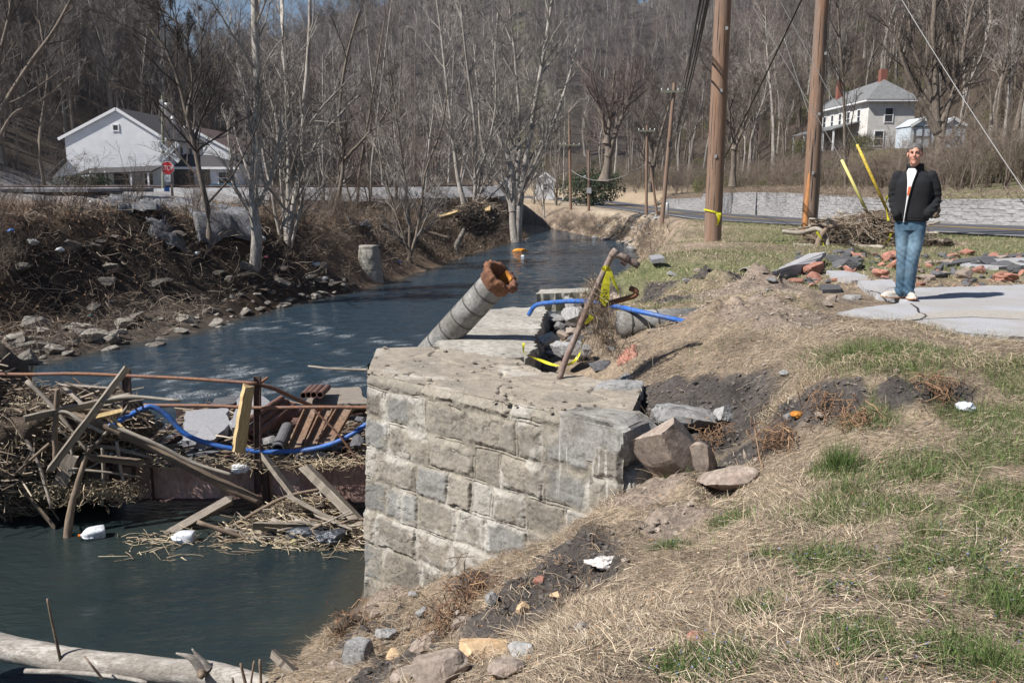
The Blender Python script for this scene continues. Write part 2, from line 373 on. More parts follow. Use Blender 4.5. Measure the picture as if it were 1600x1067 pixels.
TAN = [(1240, 490, .1, .5), (1180, 490, .1, .5), (1120, 485, 0, .6), (1250, 465, .05, .6), (1200, 450, 0, .7), (1130, 460, 0, .5), (960, 420, -.9, .9), (990, 410, -.3, .5), (1000, 800, -1, .3), (760, 960, -1.3, .3), (1050, 820, -.9, .3), (590, 960, -2.5, .4), (1000, 400, -.3, .6)]
GREEN = [(1370, 560, -.02, .5), (1330, 800, -.45, .35), (1310, 730, -.5, .2), (1450, 740, -.4, .35), (1550, 660, -.35, .4), (1590, 700, -.3, .4), (1450, 560, 0, .4), (1580, 580, -.02, .35), (1350, 560, 0, .3), (1580, 780, -.3, .35), (1050, 850, -.85, .12), (1140, 810, -.75, .15), (1300, 870, -.45, .25),
         (1100, 1040, -.35, .2), (1450, 870, -.36, .25), (1560, 930, -.3, .2), (1500, 1030, -.3, .2), (1350, 1000, -.32, .2), (1580, 830, -.3, .3), (1180, 950, -.45, .12), (1420, 800, -.37, .25), (1200, 870, -.5, .1), (1300, 1020, -.32, .12), (1520, 880, -.3, .15), (1350, 655, -.5, .3)]
def masks(x, y):
    n = fbm(x / .35, y / .35, 41, 4); n2 = fbm(x / 1.3, y / 1.3, 47, 3)
    reg = sstep(1.2, 1.0, np.abs(x) / 30 + 0 * y) * sstep(16, 15, y)
    soil = sstep(.38, .62, (blobs(x, y, SOIL) + .35 * n) * reg)
    tan = sstep(.35, .6, (blobs(x, y, TAN) + .3 * n) * reg)
    green = sstep(.3, .75, (blobs(x, y, GREEN) + .35 * n + .12 * n2) * reg)
    return soil, tan, green
def terrain_colour(x, y, z):
    soil, tan, green = masks(x, y)
    xl = interp(y, XL); xr = interp(y, XR); dl = (xl - x); dr = (x - xr)
    n1 = fbm(x / .15, y / .15, 51, 3)[..., None]; n2 = fbm(x / 2.5, y / 2.5, 52, 4)[..., None]; n3 = fbm(x / 14, y / 14, 53, 3)[..., None]
    C = np.array
    thatch = C([.25, .20, .15]) * (1 + .35 * n1 + .25 * n2); c = thatch
    # lawn beyond the rubble and further bank
    lawn = C([.16, .17, .085]) * (1 + .3 * n2) ; k = (sstep(11.6, 13.5, y) * sstep(-.2, .8, n2[..., 0] + .5))[..., None]
    dry = C([.30, .25, .17]) * (1 + .2 * n2)
    lw = lawn * sstep(-.35, .25, n2 + .25) + dry * (1 - sstep(-.35, .25, n2 + .25))
    c = c * (1 - k) + lw * k
    k = sstep(38, 50, y)[..., None]; c = c * (1 - k) + (C([.33, .265, .19]) * (1 + .3 * n2)) * k
    c = c * (1 - green[..., None] * .7) + C([.10, .11, .05]) * green[..., None] * .7
    c = c * (1 - tan[..., None]) + C([.25, .205, .17]) * (1 + .3 * n1 + .2 * n2) * tan[..., None]
    c = c * (1 - soil[..., None]) + C([.078, .070, .066]) * (1 + .5 * n1) * soil[..., None]
    # river bank slope on the far right
    k = (sstep(0, .2, dr) * sstep(4.5, 2.5, dr) * sstep(15, 18, y))[..., None]; c = c * (1 - k) + C([.27, .215, .165]) * (1 + .6 * n2 + .4 * n1) * k
    # wet river bed
    k = (sstep(.25, -.05, np.maximum(dl, dr)) * sstep(WATER + .25, WATER + .1, z))[..., None]; c = c * (1 - k) + C([.07, .055, .04]) * (1 + .5 * n1) * k
    # left bank: brown litter, dark earth, gravel and track further in
    L = dl > 0
    lit = C([.10, .062, .038]) * (1 + .7 * n1 + .5 * n2); dark = C([.032, .026, .022]) * (1 + .5 * n1)
    q = sstep(-.35, .35, n2 + .3 * n1 + .1); ql = sstep(4.2, 6, dl)[..., None]; cl = dark * (1 - q * (.35 + .65 * ql)) + lit * q * (.35 + .65 * ql)
    bch = (sstep(3.6, 2.6, dl) * sstep(28, 25, y))[..., None]; cl = cl * (1 - bch) + C([.085, .07, .058]) * (1 + .6 * n1) * bch
    far = sstep(30, 38, y)[..., None]; cl = cl * (1 - far) + C([.15, .11, .08]) * (1 + .6 * n2 + .4 * n1) * far
    gr = sstep(8.0, 11, dl - 3 * n2[..., 0] * 0 + 4 * sstep(40, 30, y))[..., None] * sstep(34, 38, y)[..., None]; cl = cl * (1 - gr) + C([.26, .255, .26]) * (1 + .35 * n1) * gr
    c = np.where(L[..., None], cl, c)
    # hills: leaf litter
    h = hills(x, y); k = sstep(.8, 2.5, h)[..., None]; hc = C([.068, .053, .040]) * (1 + .35 * n2 + .3 * n3)
    far = sstep(120, 260, y)[..., None]; hc = hc * (1 - far) + C([.058, .050, .047]) * (1 + .3 * n3) * far
    gl = (sstep(25, 5, road_s(x, y)) * sstep(-.1, .5, n3[..., 0]) * sstep(0, 1, road_s(x, y)))[..., None] * .5
    hc = hc * (1 - gl) + C([.13, .13, .06]) * gl
    c = c * (1 - k) + hc * k
    k = sstep(-RW - 3.5, -RW - 2, road_s(x, y)) * sstep(-RW - .3, -RW - .9, road_s(x, y)) * sstep(50, 60, y) * sstep(150, 130, y); k = k[..., None]; c = c * (1 - k) + C([.42, .35, .27]) * k
    return np.clip(c, .012, .6), soil, tan
tc, soilm, tanm = terrain_colour(GX, GY, gz)
# clods and lumps in the bare soil, tufty unevenness in the turf
fine = (GY < 16) & (GX > -3.2)
cl = np.abs(fbm(GX / .22, GY / .22, 61, 4)); gz = gz + np.where(fine, (soilm * .13 + tanm * .10) * (cl - .15) + .035 * fbm(GX / .3, GY / .3, 62, 4) * sstep(-2.7, -2.2, gz), 0)
bk_r = sstep(-.55, -1.1, gz) * sstep(-2.95, -2.6, gz) * (GX > -2.6) * (GX < 1.6) * (GY < 8.6); gz = gz + np.where(fine, bk_r * (.26 * fbm(GX / .55, GY / .55, 63, 3) + .10 * (np.abs(fbm(GX / .16, GY / .16, 64, 4)) - .15)), 0)
md = blobs(GX, GY, [(1240, 480, .1, .42), (1190, 482, .12, .4), (1140, 492, .06, .36), (1110, 445, 0, .4), (1180, 450, 0, .45), (1070, 455, -.2, .3)])
gz = gz + np.where(fine, md * (.06 + .42 * np.abs(fbm(GX / .42, GY / .42, 66, 5))), 0)
ny_, nx_ = GX.shape
idx = np.arange(ny_ * nx_).reshape(ny_, nx_)
qf = np.stack([idx[:-1, :-1], idx[:-1, 1:], idx[1:, 1:], idx[1:, :-1]], -1).reshape(-1, 4)
m, nt, b = newmat('earth'); v = coords(nt, 'Object')
a = N(nt, 'ShaderNodeVertexColor', layer_name='col')
f1 = noise_n(nt, 28, 6, .7, 0, v); f2 = noise_n(nt, 3.5, 5, .6, 0, v); f3 = noise_n(nt, 140, 3, .6, 0, v)
c = mix(nt, 1.0, a.outputs[0], ramp(nt, f1, [(.3, (.5, .5, .5)), (.7, (1.4, 1.4, 1.4))]), 'MULTIPLY')
c = mix(nt, 1.0, c, ramp(nt, f2, [(.3, (.72, .72, .74)), (.7, (1.25, 1.22, 1.18))]), 'MULTIPLY')
c = mix(nt, 1.0, c, ramp(nt, f3, [(.3, (.8, .8, .8)), (.7, (1.2, 1.2, 1.2))]), 'MULTIPLY')
nt.links.new(c, b.inputs['Base Color']); b.inputs['Roughness'].default_value = .95; b.inputs['Specular IOR Level'].default_value = .2
bump(nt, b, mathn(nt, 'ADD', f1, f2), .8, .03)
MAT_EARTH = m
me = npmesh('ground', np.stack([GX, GY, gz], -1).reshape(-1, 3), qf, m, True, col=tc.reshape(-1, 3))
tag(nobj('ground', me), kind='structure')

def hgt(x, y):                   # height of the finished sheet (bilinear look-up in the grid)
    x = np.atleast_1d(np.asarray(x, float)); y = np.atleast_1d(np.asarray(y, float)); X = np.array(gx); Y = np.array(gy)
    i = np.clip(np.searchsorted(X, x) - 1, 0, len(X) - 2); j = np.clip(np.searchsorted(Y, y) - 1, 0, len(Y) - 2)
    u = (x - X[i]) / (X[i + 1] - X[i]); v = (y - Y[j]) / (Y[j + 1] - Y[j])
    return gz[j, i] * (1 - u) * (1 - v) + gz[j, i + 1] * u * (1 - v) + gz[j + 1, i] * (1 - u) * v + gz[j + 1, i + 1] * u * v
def colat(x, y):
    X = np.array(gx); Y = np.array(gy); i = np.clip(np.searchsorted(X, x) - 1, 0, len(X) - 2); j = np.clip(np.searchsorted(Y, y) - 1, 0, len(Y) - 2); return j, i
def A(px, py, near=1.5, far=400):   # where the photo's pixel meets the ground
    d = ray(px, py); t = np.concatenate([np.linspace(near, 60, 1500), np.linspace(60, far, 900)]); t = t / d[1]
    x, y, z = d[0] * t, d[1] * t, EYE + d[2] * t; h = hgt(x, y); k = np.argmax(z < h)
    if not (z < h).any(): k = -1
    return Vector((x[k], y[k], h[k]))
def onG(x, y, dz=0): return Vector((x, y, float(hgt(x, y)[0]) + dz))

# ------------------------------------------------------------------ water
wx = np.concatenate([-np.array(grow_out(20, 700, .5, 1.05))[::-1], np.arange(-20, 14, .2)]); wy = np.concatenate([np.arange(-20, 3, 1.), np.arange(3, 60, .2), np.array(grow_out(60, 300, .3, 1.05))])
WX, WY = np.meshgrid(wx, wy)
dep = WATER - height(WX, WY); shallow = sstep(.3, .0, dep)
fl = fbm(WX / 1.1 + .3 * WY, WY / .45 - .2 * WX, 71, 3); rif = np.exp(-((WY - 18.5 - .25 * WX) / 3.2) ** 2) + .55 * np.exp(-((WY - 14 - .2 * WX) / 1.6) ** 2) + .8 * np.exp(-((WY - 23 + .6 * (WX + 4)) / 1.5) ** 2)
foam = sstep(.36, .60, fbm(WX / .42 + .3 * WY, WY / .5 - .2 * WX, 71, 5) + .22 * rif - .03) * sstep(.15, .5, rif) * sstep(9.9, 12, WY)
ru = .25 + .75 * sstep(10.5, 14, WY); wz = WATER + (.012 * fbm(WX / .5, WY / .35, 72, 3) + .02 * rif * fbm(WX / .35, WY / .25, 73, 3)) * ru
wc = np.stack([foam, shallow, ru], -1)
ii = np.arange(WX.size).reshape(WX.shape); wq = np.stack([ii[:-1, :-1], ii[:-1, 1:], ii[1:, 1:], ii[1:, :-1]], -1)
keep = (np.minimum.reduce([dep[:-1, :-1], dep[1:, 1:], dep[:-1, 1:], dep[1:, :-1]]) > -.6) | (WY[:-1, :-1] > 45); wq = wq[keep]
m, nt, b = newmat('river_water'); v = coords(nt, 'Object'); a = N(nt, 'ShaderNodeVertexColor', layer_name='col'); sp = N(nt, 'ShaderNodeSeparateColor'); nt.links.new(a.outputs[0], sp.inputs[0])
mp = N(nt, 'ShaderNodeMapping'); mp.inputs['Scale'].default_value = (.75, 1.9, 1); mp.inputs['Rotation'].default_value = (0, 0, R(-18)); nt.links.new(v, mp.inputs[0])
w1 = noise_n(nt, 5.5, 5, .62, .4, mp.outputs[0]); w2 = noise_n(nt, 1.1, 3, .5, .3, mp.outputs[0]); w3 = noise_n(nt, .45, 4, .6, .5, v)
base = ramp(nt, w3, [(.35, (.005, .011, .011)), (.65, (.020, .026, .019))]); base = mix(nt, mathn(nt, 'MULTIPLY', sp.outputs[2], .8), base, (.030, .055, .082)); base = mix(nt, mathn(nt, 'MULTIPLY', sp.outputs[1], .55), base, (.06, .05, .034))  # upstream blue imitates sky reflected in the ripples, mixed into the base colour
fo = mathn(nt, 'MULTIPLY', sp.outputs[0], ramp(nt, noise_n(nt, 26, 6, .75, .6, mp.outputs[0]), [(.5, (0, 0, 0)), (.6, (1, 1, 1))]))
base = mix(nt, fo, base, (.75, .78, .8)); nt.links.new(base, b.inputs['Base Color'])
nt.links.new(mathn(nt, 'MULTIPLY_ADD', fo, .6, .04), b.inputs['Roughness']); b.inputs['IOR'].default_value = 1.333
hh = mathn(nt, 'ADD', mathn(nt, 'MULTIPLY', w1, .75), mathn(nt, 'MULTIPLY', w2, 1.1)); hh = mathn(nt, 'MULTIPLY', hh, sp.outputs[2]); bump(nt, b, hh, 1.0, .17)
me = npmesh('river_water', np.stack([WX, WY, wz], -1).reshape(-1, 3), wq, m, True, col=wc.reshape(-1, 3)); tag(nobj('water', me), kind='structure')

# ------------------------------------------------------------------ road and retaining wall
def offset_line(P, d, n=None):
    P = np.asarray(P, float); P = resample(P, n) if n else P
    T = np.gradient(P, axis=0); T /= np.linalg.norm(T, axis=1)[:, None]; return P + np.c_[T[:, 1], -T[:, 0]] * d
def strip(P, w0, w1, zf, dz, n=160):
    a = offset_line(P, w0, n); b_ = offset_line(P, w1, n); V = np.concatenate([np.c_[a, zf(a[:, 1]) + dz], np.c_[b_, zf(b_[:, 1]) + dz]])
    i = np.arange(n - 1); return V, np.stack([i, i + 1, n + i + 1, n + i], -1)
m_asph = M('road_asphalt', [(.062, .064, .075), (.09, .092, .105)], scale=2.5, bscale=160, bmp=.4, bdist=.004, rough=.85)
ROAD = RE[1:-1]; V, F = strip(ROAD, -.25, -RW, zroad, .012); me = npmesh('road', V, F[:, ::-1], m_asph); tag(nobj('road', me), kind='structure')
m_line = M('road_paint', [(.55, .55, .52), (.75, .75, .72)], scale=6, rough=.6, bmp=0); m_yel = M('yellow_road_paint', [(.55, .33, .03), (.7, .42, .05)], scale=6, rough=.6, bmp=0)
rm = MB()
for (o0, m_, nm) in (((-.42, -.52), m_line, 'edge_line'), ((-6.0, -6.1), m_line, 'edge_line'), ((-3.1, -3.2), m_yel, 'centre_line'), ((-3.32, -3.42), m_yel, 'centre_line')):
    V, F = strip(ROAD, o0[0], o0[1], zroad, .017); tag(nobj(nm, npmesh(nm, V, F[:, ::-1], m_)), kind='structure')
# wall of split-face blocks beyond the road
wt = resample(np.array(ROAD[:9]), 1400)
wl = np.r_[0, np.cumsum(np.linalg.norm(np.diff(wt, axis=0), axis=1))]; ln = np.arange(0, wl[-1], .09); wt = np.c_[np.interp(ln, wl, wt[:, 0]), np.interp(ln, wl, wt[:, 1])]
T = np.gradient(wt, axis=0); T /= np.linalg.norm(T, axis=1)[:, None]; NR = np.c_[T[:, 1], -T[:, 0]] * -1   # towards the road
def wall_top(y): return interp(y, [(0, 1.1), (27.6, 1.12), (27.8, .86), (33, .74), (50, .80), (62, .72), (75, .45), (75.3, .12), (89, -.25), (100, -.5)])
hN = 34; zt = wall_top(wt[:, 1]); zb = zroad(wt[:, 1]) - .1; U, Z = np.meshgrid(np.arange(len(wt)), np.linspace(0, 1, hN), indexing='ij'); zz = zb[:, None] + (zt - zb)[:, None] * Z
crs = np.floor((zz + 2) / .13); bl = np.floor(ln[:, None] / .42 + .5 * (crs % 2)); rnd = _hash(bl.astype(np.int64), crs.astype(np.int64), 3, 5)
jx = np.abs((ln[:, None] / .42 + .5 * (crs % 2)) % 1 - .5) * 2; jz = np.abs(((zz + 2) / .13) % 1 - .5) * 2
off = .018 * rnd + .02 * fbm(ln[:, None] / .12 + 0 * zz, zz / .08, 81, 2) - .02 * np.maximum(sstep(.9, 1, jx), sstep(.82, 1, jz)) - .14 * Z * 0
PX = wt[:, None, 0] + NR[:, None, 0] * off; PY = wt[:, None, 1] + NR[:, None, 1] * off
colw = (.27 + .08 * rnd + .06 * fbm(ln[:, None] / 3, zz / 1, 83, 3)) * (1 - .35 * sstep(.3, .6, fbm(ln[:, None] / .8 + 0 * zz, zz / 4, 84, 3)) * sstep(.2, .9, Z)) ; colw = colw[..., None] * np.array([.93, .93, .96]) * (1 - .22 * np.maximum(sstep(.9, 1, jx), sstep(.85, 1, jz)))[..., None]
V1 = np.stack([PX, PY, zz], -1).reshape(-1, 3); nW = len(wt); back = np.stack([wt[:, 0] - NR[:, 0] * .35, wt[:, 1] - NR[:, 1] * .35, zt], -1)
ii = np.arange(nW * hN).reshape(nW, hN); F1 = np.stack([ii[:-1, :-1], ii[:-1, 1:], ii[1:, 1:], ii[1:, :-1]], -1).reshape(-1, 4); bi = nW * hN + np.arange(nW)
F2 = np.stack([ii[:-1, -1], bi[:-1], bi[1:], ii[1:, -1]], -1)
m_blk = M('split_face_block', [(.85, .85, .85), (1.15, 1.13, 1.1)], scale=14, bscale=50, bmp=.4, rough=.95, vcol=True)
me = npmesh('retaining_wall', np.concatenate([V1, back]), [F1, F2], m_blk, col=np.concatenate([colw.reshape(-1, 3), np.full((nW, 3), .4)]))
tag(nobj('retaining_wall', me), 'long low grey split-face block retaining wall holding the hillside beyond the road', 'retaining wall')
# ------------------------------------------------------------------ rocks
def ico(n):
    import bmesh
    bm = bmesh.new(); bmesh.ops.create_icosphere(bm, subdivisions=n, radius=1.0)
    V = np.array([v.co[:] for v in bm.verts]); F = np.array([[v.index for v in f.verts] for f in bm.faces]); bm.free(); return V, F
ICO = {k: ico(k) for k in (2, 3, 4, 5, 6)}
def rockV(size, seed, sub=5, cuts=20, rough=.05, rot=0, tilt=(0, 0), flat=.0, lo=.50, hi=.88):
    r = np.random.default_rng(seed); V, F = ICO[sub]; V = V.copy()
    V = np.sign(V) * np.abs(V) ** (1 - flat)            # boxier
    for _ in range(cuts):
        n = r.normal(size=3); n /= np.linalg.norm(n); d = r.uniform(lo, hi); s = V @ n - d; V = V - np.maximum(s, 0)[:, None] * n
    V += (fbm3(V * 2.2 + seed, seed, 3) * rough * .9)[:, None] * V + (fbm3(V * 8 + seed, seed + 9, 3) * rough * .55)[:, None] * V; V += (-.05 * np.exp(-(fbm3(V * 1.4 + 3 * seed, seed + 5, 3) / .03) ** 2))[:, None] * V * (rough > .035)
    V = V * (np.array(size) / 2) / np.abs(V).max(0)
    m = Matrix.Rotation(rot, 3, 'Z') @ Matrix.Rotation(tilt[0], 3, 'X') @ Matrix.Rotation(tilt[1], 3, 'Y')
    return V @ np.array(m).T, F
m_sand = M('tan_sandstone', [(.20, .16, .13), (.38, .31, .26), (.31, .225, .18)], scale=4, big=(3.5, (.13, .11, .095), .6), bscale=20, bmp=.6, rough=.9, vary=.12)
m_grey = M('grey_stone', [(.17, .17, .175), (.31, .31, .31), (.24, .235, .23)], scale=5, big=(2, (.13, .12, .11), .5), bscale=30, bmp=.4, rough=.9, vary=.25)
m_red = M('red_cinder_stone', [(.30, .115, .08), (.40, .20, .15), (.22, .10, .08)], scale=6, bscale=30, bmp=.5, rough=.95, vary=.25)
m_pasph = M('broken_asphalt', [(.07, .07, .078), (.14, .14, .15)], scale=30, bscale=90, bmp=.6, bdist=.008, rough=.95, vary=.3)
m_oran = M('orange_sandstone', [(.45, .28, .14), (.55, .40, .25), (.38, .25, .17)], scale=3, bscale=24, bmp=.35, rough=.9)
m_wet = M('dark_river_stone', [(.05, .045, .04), (.13, .115, .10), (.09, .07, .055)], scale=3.5, bscale=18, bmp=.4, rough=.75, vary=.4)
m_conc = M('old_concrete', [(.30, .285, .255), (.42, .40, .36), (.25, .235, .21)], scale=2.5, big=(1.1, (.18, .16, .135), .55), bscale=28, bmp=.4, rough=.93)
def rock(name, loc, size, seed, mat, label=None, cat='rock', group=None, **k):
    V, F = rockV(size, seed, **k); o = nobj(name, npmesh(name, V, F, mat, False), None, loc)
    return tag(o, label, cat, group)

# ------------------------------------------------------------------ stone bridge abutment
ZT = -.54
P0 = np.array(G(569, 583, ZT)); P1 = np.array(G(972, 668, ZT))
backpx = [(588, 541), (690, 537), (800, 546), (815, 560), (848, 578), (930, 590), (1006, 597)]
PB = np.array([G(a, b, ZT) for a, b in backpx])
FN = np.array([P0[1] - P1[1], P1[0] - P0[0]]) * -1; FN = FN / np.linalg.norm(FN)       # outward normal of the front face
if FN[1] > 0: FN = -FN
LEN = np.linalg.norm((P1 - P0)[:2])
cz = [0, .13, .44, .76, 1.06, 1.38, 1.70, 2.05, 2.4, 3.0]; rw = np.random.default_rng(12)
stones = []
for i in range(9):
    x = -rw.uniform(0, .3)
    while x < LEN + .2:
        wd = rw.uniform(.55, 1.1) if i == 0 else rw.uniform(.22, .62); stones.append((i, x, x + wd, *rw.random(4))); x += wd
def stone_field(u, d):            # u along the wall, d depth below the top
    wu = u + .03 * fbm(u / .2, d / .2, 91, 3); wd = d + .03 * fbm(u / .3, d / .3, 92, 3)
    rel = np.full(u.shape, -1.0); sid = np.zeros(u.shape, int)
    for k, (i, a, b_, *_r) in enumerate(stones):
        e = np.minimum.reduce([wu - a, b_ - wu, wd - cz[i], cz[i + 1] - wd]); m = e > 0; rel = np.where(m, e, rel); sid = np.where(m, k, sid)
    return rel, sid
Rs = np.array([s[3:] for s in stones])
def masonry(u, d):
    e, sid = stone_field(u, d); r = Rs[sid]; n = fbm(u / .12, d / .12, 93, 4); n2 = fbm(u / .5, d / .5, 94, 3)
    sm = sstep(.0, .03 + .06 * r[..., 2], e + .035 * n)          # 1 inside a stone, 0 in mortar
    out = sm * (.014 + .026 * (r[..., 1] - .4)) + .009 * n + .014 * n2 - .014 * sstep(.010, .0, np.abs(e - .014)) * (fbm(u / .25, d / .25, 95, 2) > .15)
    out = out + sm * .010 * np.abs(fbm(u / .16 + 9 * r[..., 0], d / .1, 96, 3))
    tan = np.array([.27, .245, .205]); col = tan * (1 + .18 * n[..., None] + .12 * n2[..., None])
    sc = np.where(r[..., :1] < .35, np.array([.235, .215, .185]), np.where(r[..., :1] < .75, np.array([.215, .215, .21]), np.array([.17, .155, .135]))) * (.78 + .45 * r[..., 1:2])
    sc = sc * (1 + .22 * n[..., None])
    k = (sm * (.9 - .55 * (fbm(u / .4, d / .3, 97, 3) > .22)))[..., None]; col = col * (1 - k) + sc * k
    wh = sstep(.16, .40, fbm(u / .28 + 3, d / .4, 98, 4) + .12 * (r[..., 3] - .4) + .35 * sstep(.1, .0, e) - .1 * sstep(1.2, 2.4, d)) * (r[..., 3] > .35)
    drip = sstep(.25, .5, fbm(u / .035, d / .8, 99, 2)) * sstep(.35, .1, np.abs(d - .45)) * sstep(2.2, 2.5, u)
    wh = np.maximum(wh * .36, drip * .6)[..., None]; col = col * (1 - wh) + np.array([.56, .55, .52]) * wh
    dk = sstep(.2, .5, fbm(u / .7, d / .9, 88, 4))[..., None] * .45; col = col * (1 - dk) + np.array([.12, .11, .095]) * dk
    damp = sstep(2.05, 2.35, d)[..., None] * .5; col = col * (1 - damp) + np.array([.11, .10, .085]) * damp
    cr = np.exp(-(np.abs(fbm(u / .5 + 2, d / .35, 120, 4)) / .012) ** 2) * (fbm(u / .8, d / .8, 121, 2) > 0); pit = sstep(.25, .45, fbm(u / .05, d / .05, 122, 3)); out = out - .007 * cr - .004 * pit + .004 * fbm(u / .03, d / .03, 123, 3); col = col * (1 - .35 * cr - .2 * pit)[..., None]
    return out, col
nu, nd = 560, 460; U, DD = np.meshgrid(np.linspace(0, LEN, nu), np.linspace(0, 2.7, nd), indexing='ij')
off, mc = masonry(U, DD); off = off - .04 * sstep(.07, 0, DD) - .05 * sstep(.05, 0, U) - .04 * sstep(LEN - .04, LEN, U)
base = P0[None, None, :2] + (P1 - P0)[None, None, :2] * (U / LEN)[..., None]
mc = mc * (.92 + .16 * noise2(U / .02, DD / .02, 5))[..., None]
XY = base + FN * off[..., None] + np.array([-.017, -.125]) * DD[..., None]
V = np.concatenate([XY, (ZT - DD)[..., None]], -1).reshape(-1, 3); ii = np.arange(nu * nd).reshape(nu, nd)
Fq = np.stack([ii[:-1, :-1], ii[:-1, 1:], ii[1:, 1:], ii[1:, :-1]], -1).reshape(-1, 4)
m_mas = M('weathered_masonry', [(.82, .82, .82), (1.15, 1.13, 1.1)], scale=22, detail=6, bscale=45, bmp=.5, bdist=.006, rough=.95, vcol=True)
ab = empty('stone_abutment', ((P0[0] + P1[0]) / 2, (P0[1] + P1[1]) / 2 + .8, WATER - .3)); tag(ab, 'massive mortared stone bridge abutment with white lime stains rising from the water', 'bridge abutment')
def child(name, me, par): o = nobj(name, me, par); o.matrix_parent_inverse = world_inv(par); return o
child('masonry_face', npmesh('masonry_face', V, Fq, m_mas, True, col=mc.reshape(-1, 3)), ab)
# right end (shaded) and left end and top
def ruled(Aa, Bb, nv, disp, colf, name, mat, par, down=None):
    n = len(Aa); t = np.linspace(0, 1, nv)[None, :, None]; P = Aa[:, None] * (1 - t) + Bb[:, None] * t; P = disp(P); ii = np.arange(n * nv).reshape(n, nv)
    c = colf(P); return child(name, npmesh(name, P.reshape(-1, 3), np.stack([ii[:-1, :-1], ii[1:, :-1], ii[1:, 1:], ii[:-1, 1:]], -1).reshape(-1, 4), mat, True, col=c.reshape(-1, 3)), par)
tt = np.linspace(0, 1, 240)[:, None]; front = P0 * (1 - tt) + P1 * tt; front[:, :2] += FN * -.035
bk = np.c_[np.interp(tt[:, 0], np.linspace(0, 1, 7), PB[:, 0]), np.interp(tt[:, 0], np.linspace(0, 1, 7), PB[:, 1]), np.full(240, ZT)]
bk[:, 1] += .05 * fbm(tt[:, 0] * 30, 0 * tt[:, 0], 3, 3)
def dtop(P):
    x, y = P[..., 0], P[..., 1]; n = fbm(x / .5, y / .35, 101, 4); st = np.floor(4 * (fbm(x / .9, y / .6, 102, 3) + .5)) / 4
    P[..., 2] += .016 * n + .02 * (st - .5) - .012 + .006 * fbm(x / .08, y / .08, 103, 3); P[..., 2] -= .03 * sstep(.06, 0, np.abs(fbm(x / .7 + .6 * y, y / .3, 104, 2))) ; P[:, 0, 2] = ZT - .005; return P
def ctop(P):
    x, y = P[..., 0], P[..., 1]; n = fbm(x / .5, y / .3, 105, 4)[..., None]; n2 = fbm(x / .12, y / .12, 106, 3)[..., None]
    c = np.array([.30, .265, .22]) * (1 + .25 * n + .2 * n2); k = sstep(.05, .4, n) * .6; c = c * (1 - k) + np.array([.17, .155, .135]) * k
    k = sstep(.15, .45, fbm(x / .4 + 5, y / .3, 107, 3))[..., None] * .55; return c * (1 - k) + np.array([.47, .45, .41]) * k
ruled(front, bk, 110, dtop, ctop, 'top_bed', m_mas, ab)
e1 = np.array([bk[-1]]); rt = np.linspace(0, 1, 70)[:, None]; R0 = P1 * (1 - rt) + bk[-1] * rt; R0[:, 2] = ZT - .01; R0[:, 2] -= .05; R1 = R0.copy(); R1[:, 2] = -2.6
def dside(P): P[..., 0] += .06 * fbm(P[..., 1] / .3, P[..., 2] / .25, 110, 4); return P
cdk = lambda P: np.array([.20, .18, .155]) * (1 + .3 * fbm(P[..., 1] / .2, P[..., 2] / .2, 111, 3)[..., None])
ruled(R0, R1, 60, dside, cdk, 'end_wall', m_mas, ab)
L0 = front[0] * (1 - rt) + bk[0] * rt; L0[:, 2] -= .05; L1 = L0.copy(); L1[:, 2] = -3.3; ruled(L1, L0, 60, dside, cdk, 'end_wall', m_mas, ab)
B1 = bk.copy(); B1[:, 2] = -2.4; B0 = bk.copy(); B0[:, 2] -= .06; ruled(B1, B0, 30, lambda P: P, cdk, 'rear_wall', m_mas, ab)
# the big squared stone standing proud at the right-hand end
m_big = M('capstone_rock', [(.13, .12, .105), (.24, .225, .205), (.19, .18, .165)], scale=5, big=(2.2, (.40, .40, .385), .5), bscale=30, bmp=.5, rough=.93)
def boxrock(size, seed, rough=.05, sub=5, flat=.6): return rockV(size, seed, sub=sub, cuts=5, rough=rough, flat=flat, lo=.9, hi=1.2)
ang = math.atan2((P1 - P0)[1], (P1 - P0)[0])
def stone_at(name, px, py, y, size, seed, mat, label, rot=0, tilt=(0, 0), cat='rock', group=None, box=False, parent=None, rough=.05, cuts=20, flat=.25, sub=5):
    c = D(px, py, y)
    V, F = (rockV(size, seed, sub=5, cuts=16, rough=rough, flat=.72, lo=.86, hi=1.15, rot=rot, tilt=tilt) if box else rockV(size, seed, sub=sub, cuts=cuts, rough=rough, flat=flat, rot=rot, tilt=tilt))
    o = nobj(name, npmesh(name, V, F, mat, False), None, c); return tag(o, label, cat, group)
dirW = (P1 - P0) / np.linalg.norm(P1 - P0); IN = -np.array([FN[0], FN[1], 0])
def capstone(al, inn, zc, size, seed, label, rz=0):
    c = P1 + dirW * al + IN * inn; c[2] = zc; V, F = rockV(size, seed, sub=6 if 6 in ICO else 5, cuts=6, rough=.03, flat=.90, lo=1.0, hi=1.35, rot=ang + rz); tag(nobj('capstone', npmesh('capstone', V, F, m_big), None, c), label, 'stone block')
capstone(-.27, .24, ZT - .15, (.66, .58, .38), 31, 'big squared grey capstone with white drips at the abutment end'); capstone(-.24, .27, ZT - .49, (.66, .56, .34), 33, 'dark squared stone under the big capstone at the abutment end', .06)
stone_at('stone_block', 963, 612, 7.9, (.52, .42, .20), 35, m_grey, 'flat grey stone block on the rear corner of the abutment', rot=-.15, box=True, cat='stone block')
stone_at('rock', 1068, 652, 7.15, (.60, .55, .22), 36, m_grey, 'flat grey slab of rock tilted in the gully behind the big pink stone', rot=-.3, tilt=(-.30, .12), box=True)
stone_at('rock', 1132, 650, 7.1, (.27, .28, .20), 37, m_grey, 'small angular grey rock right of the tilted slab in the gully', rot=.5, tilt=(0, .2))
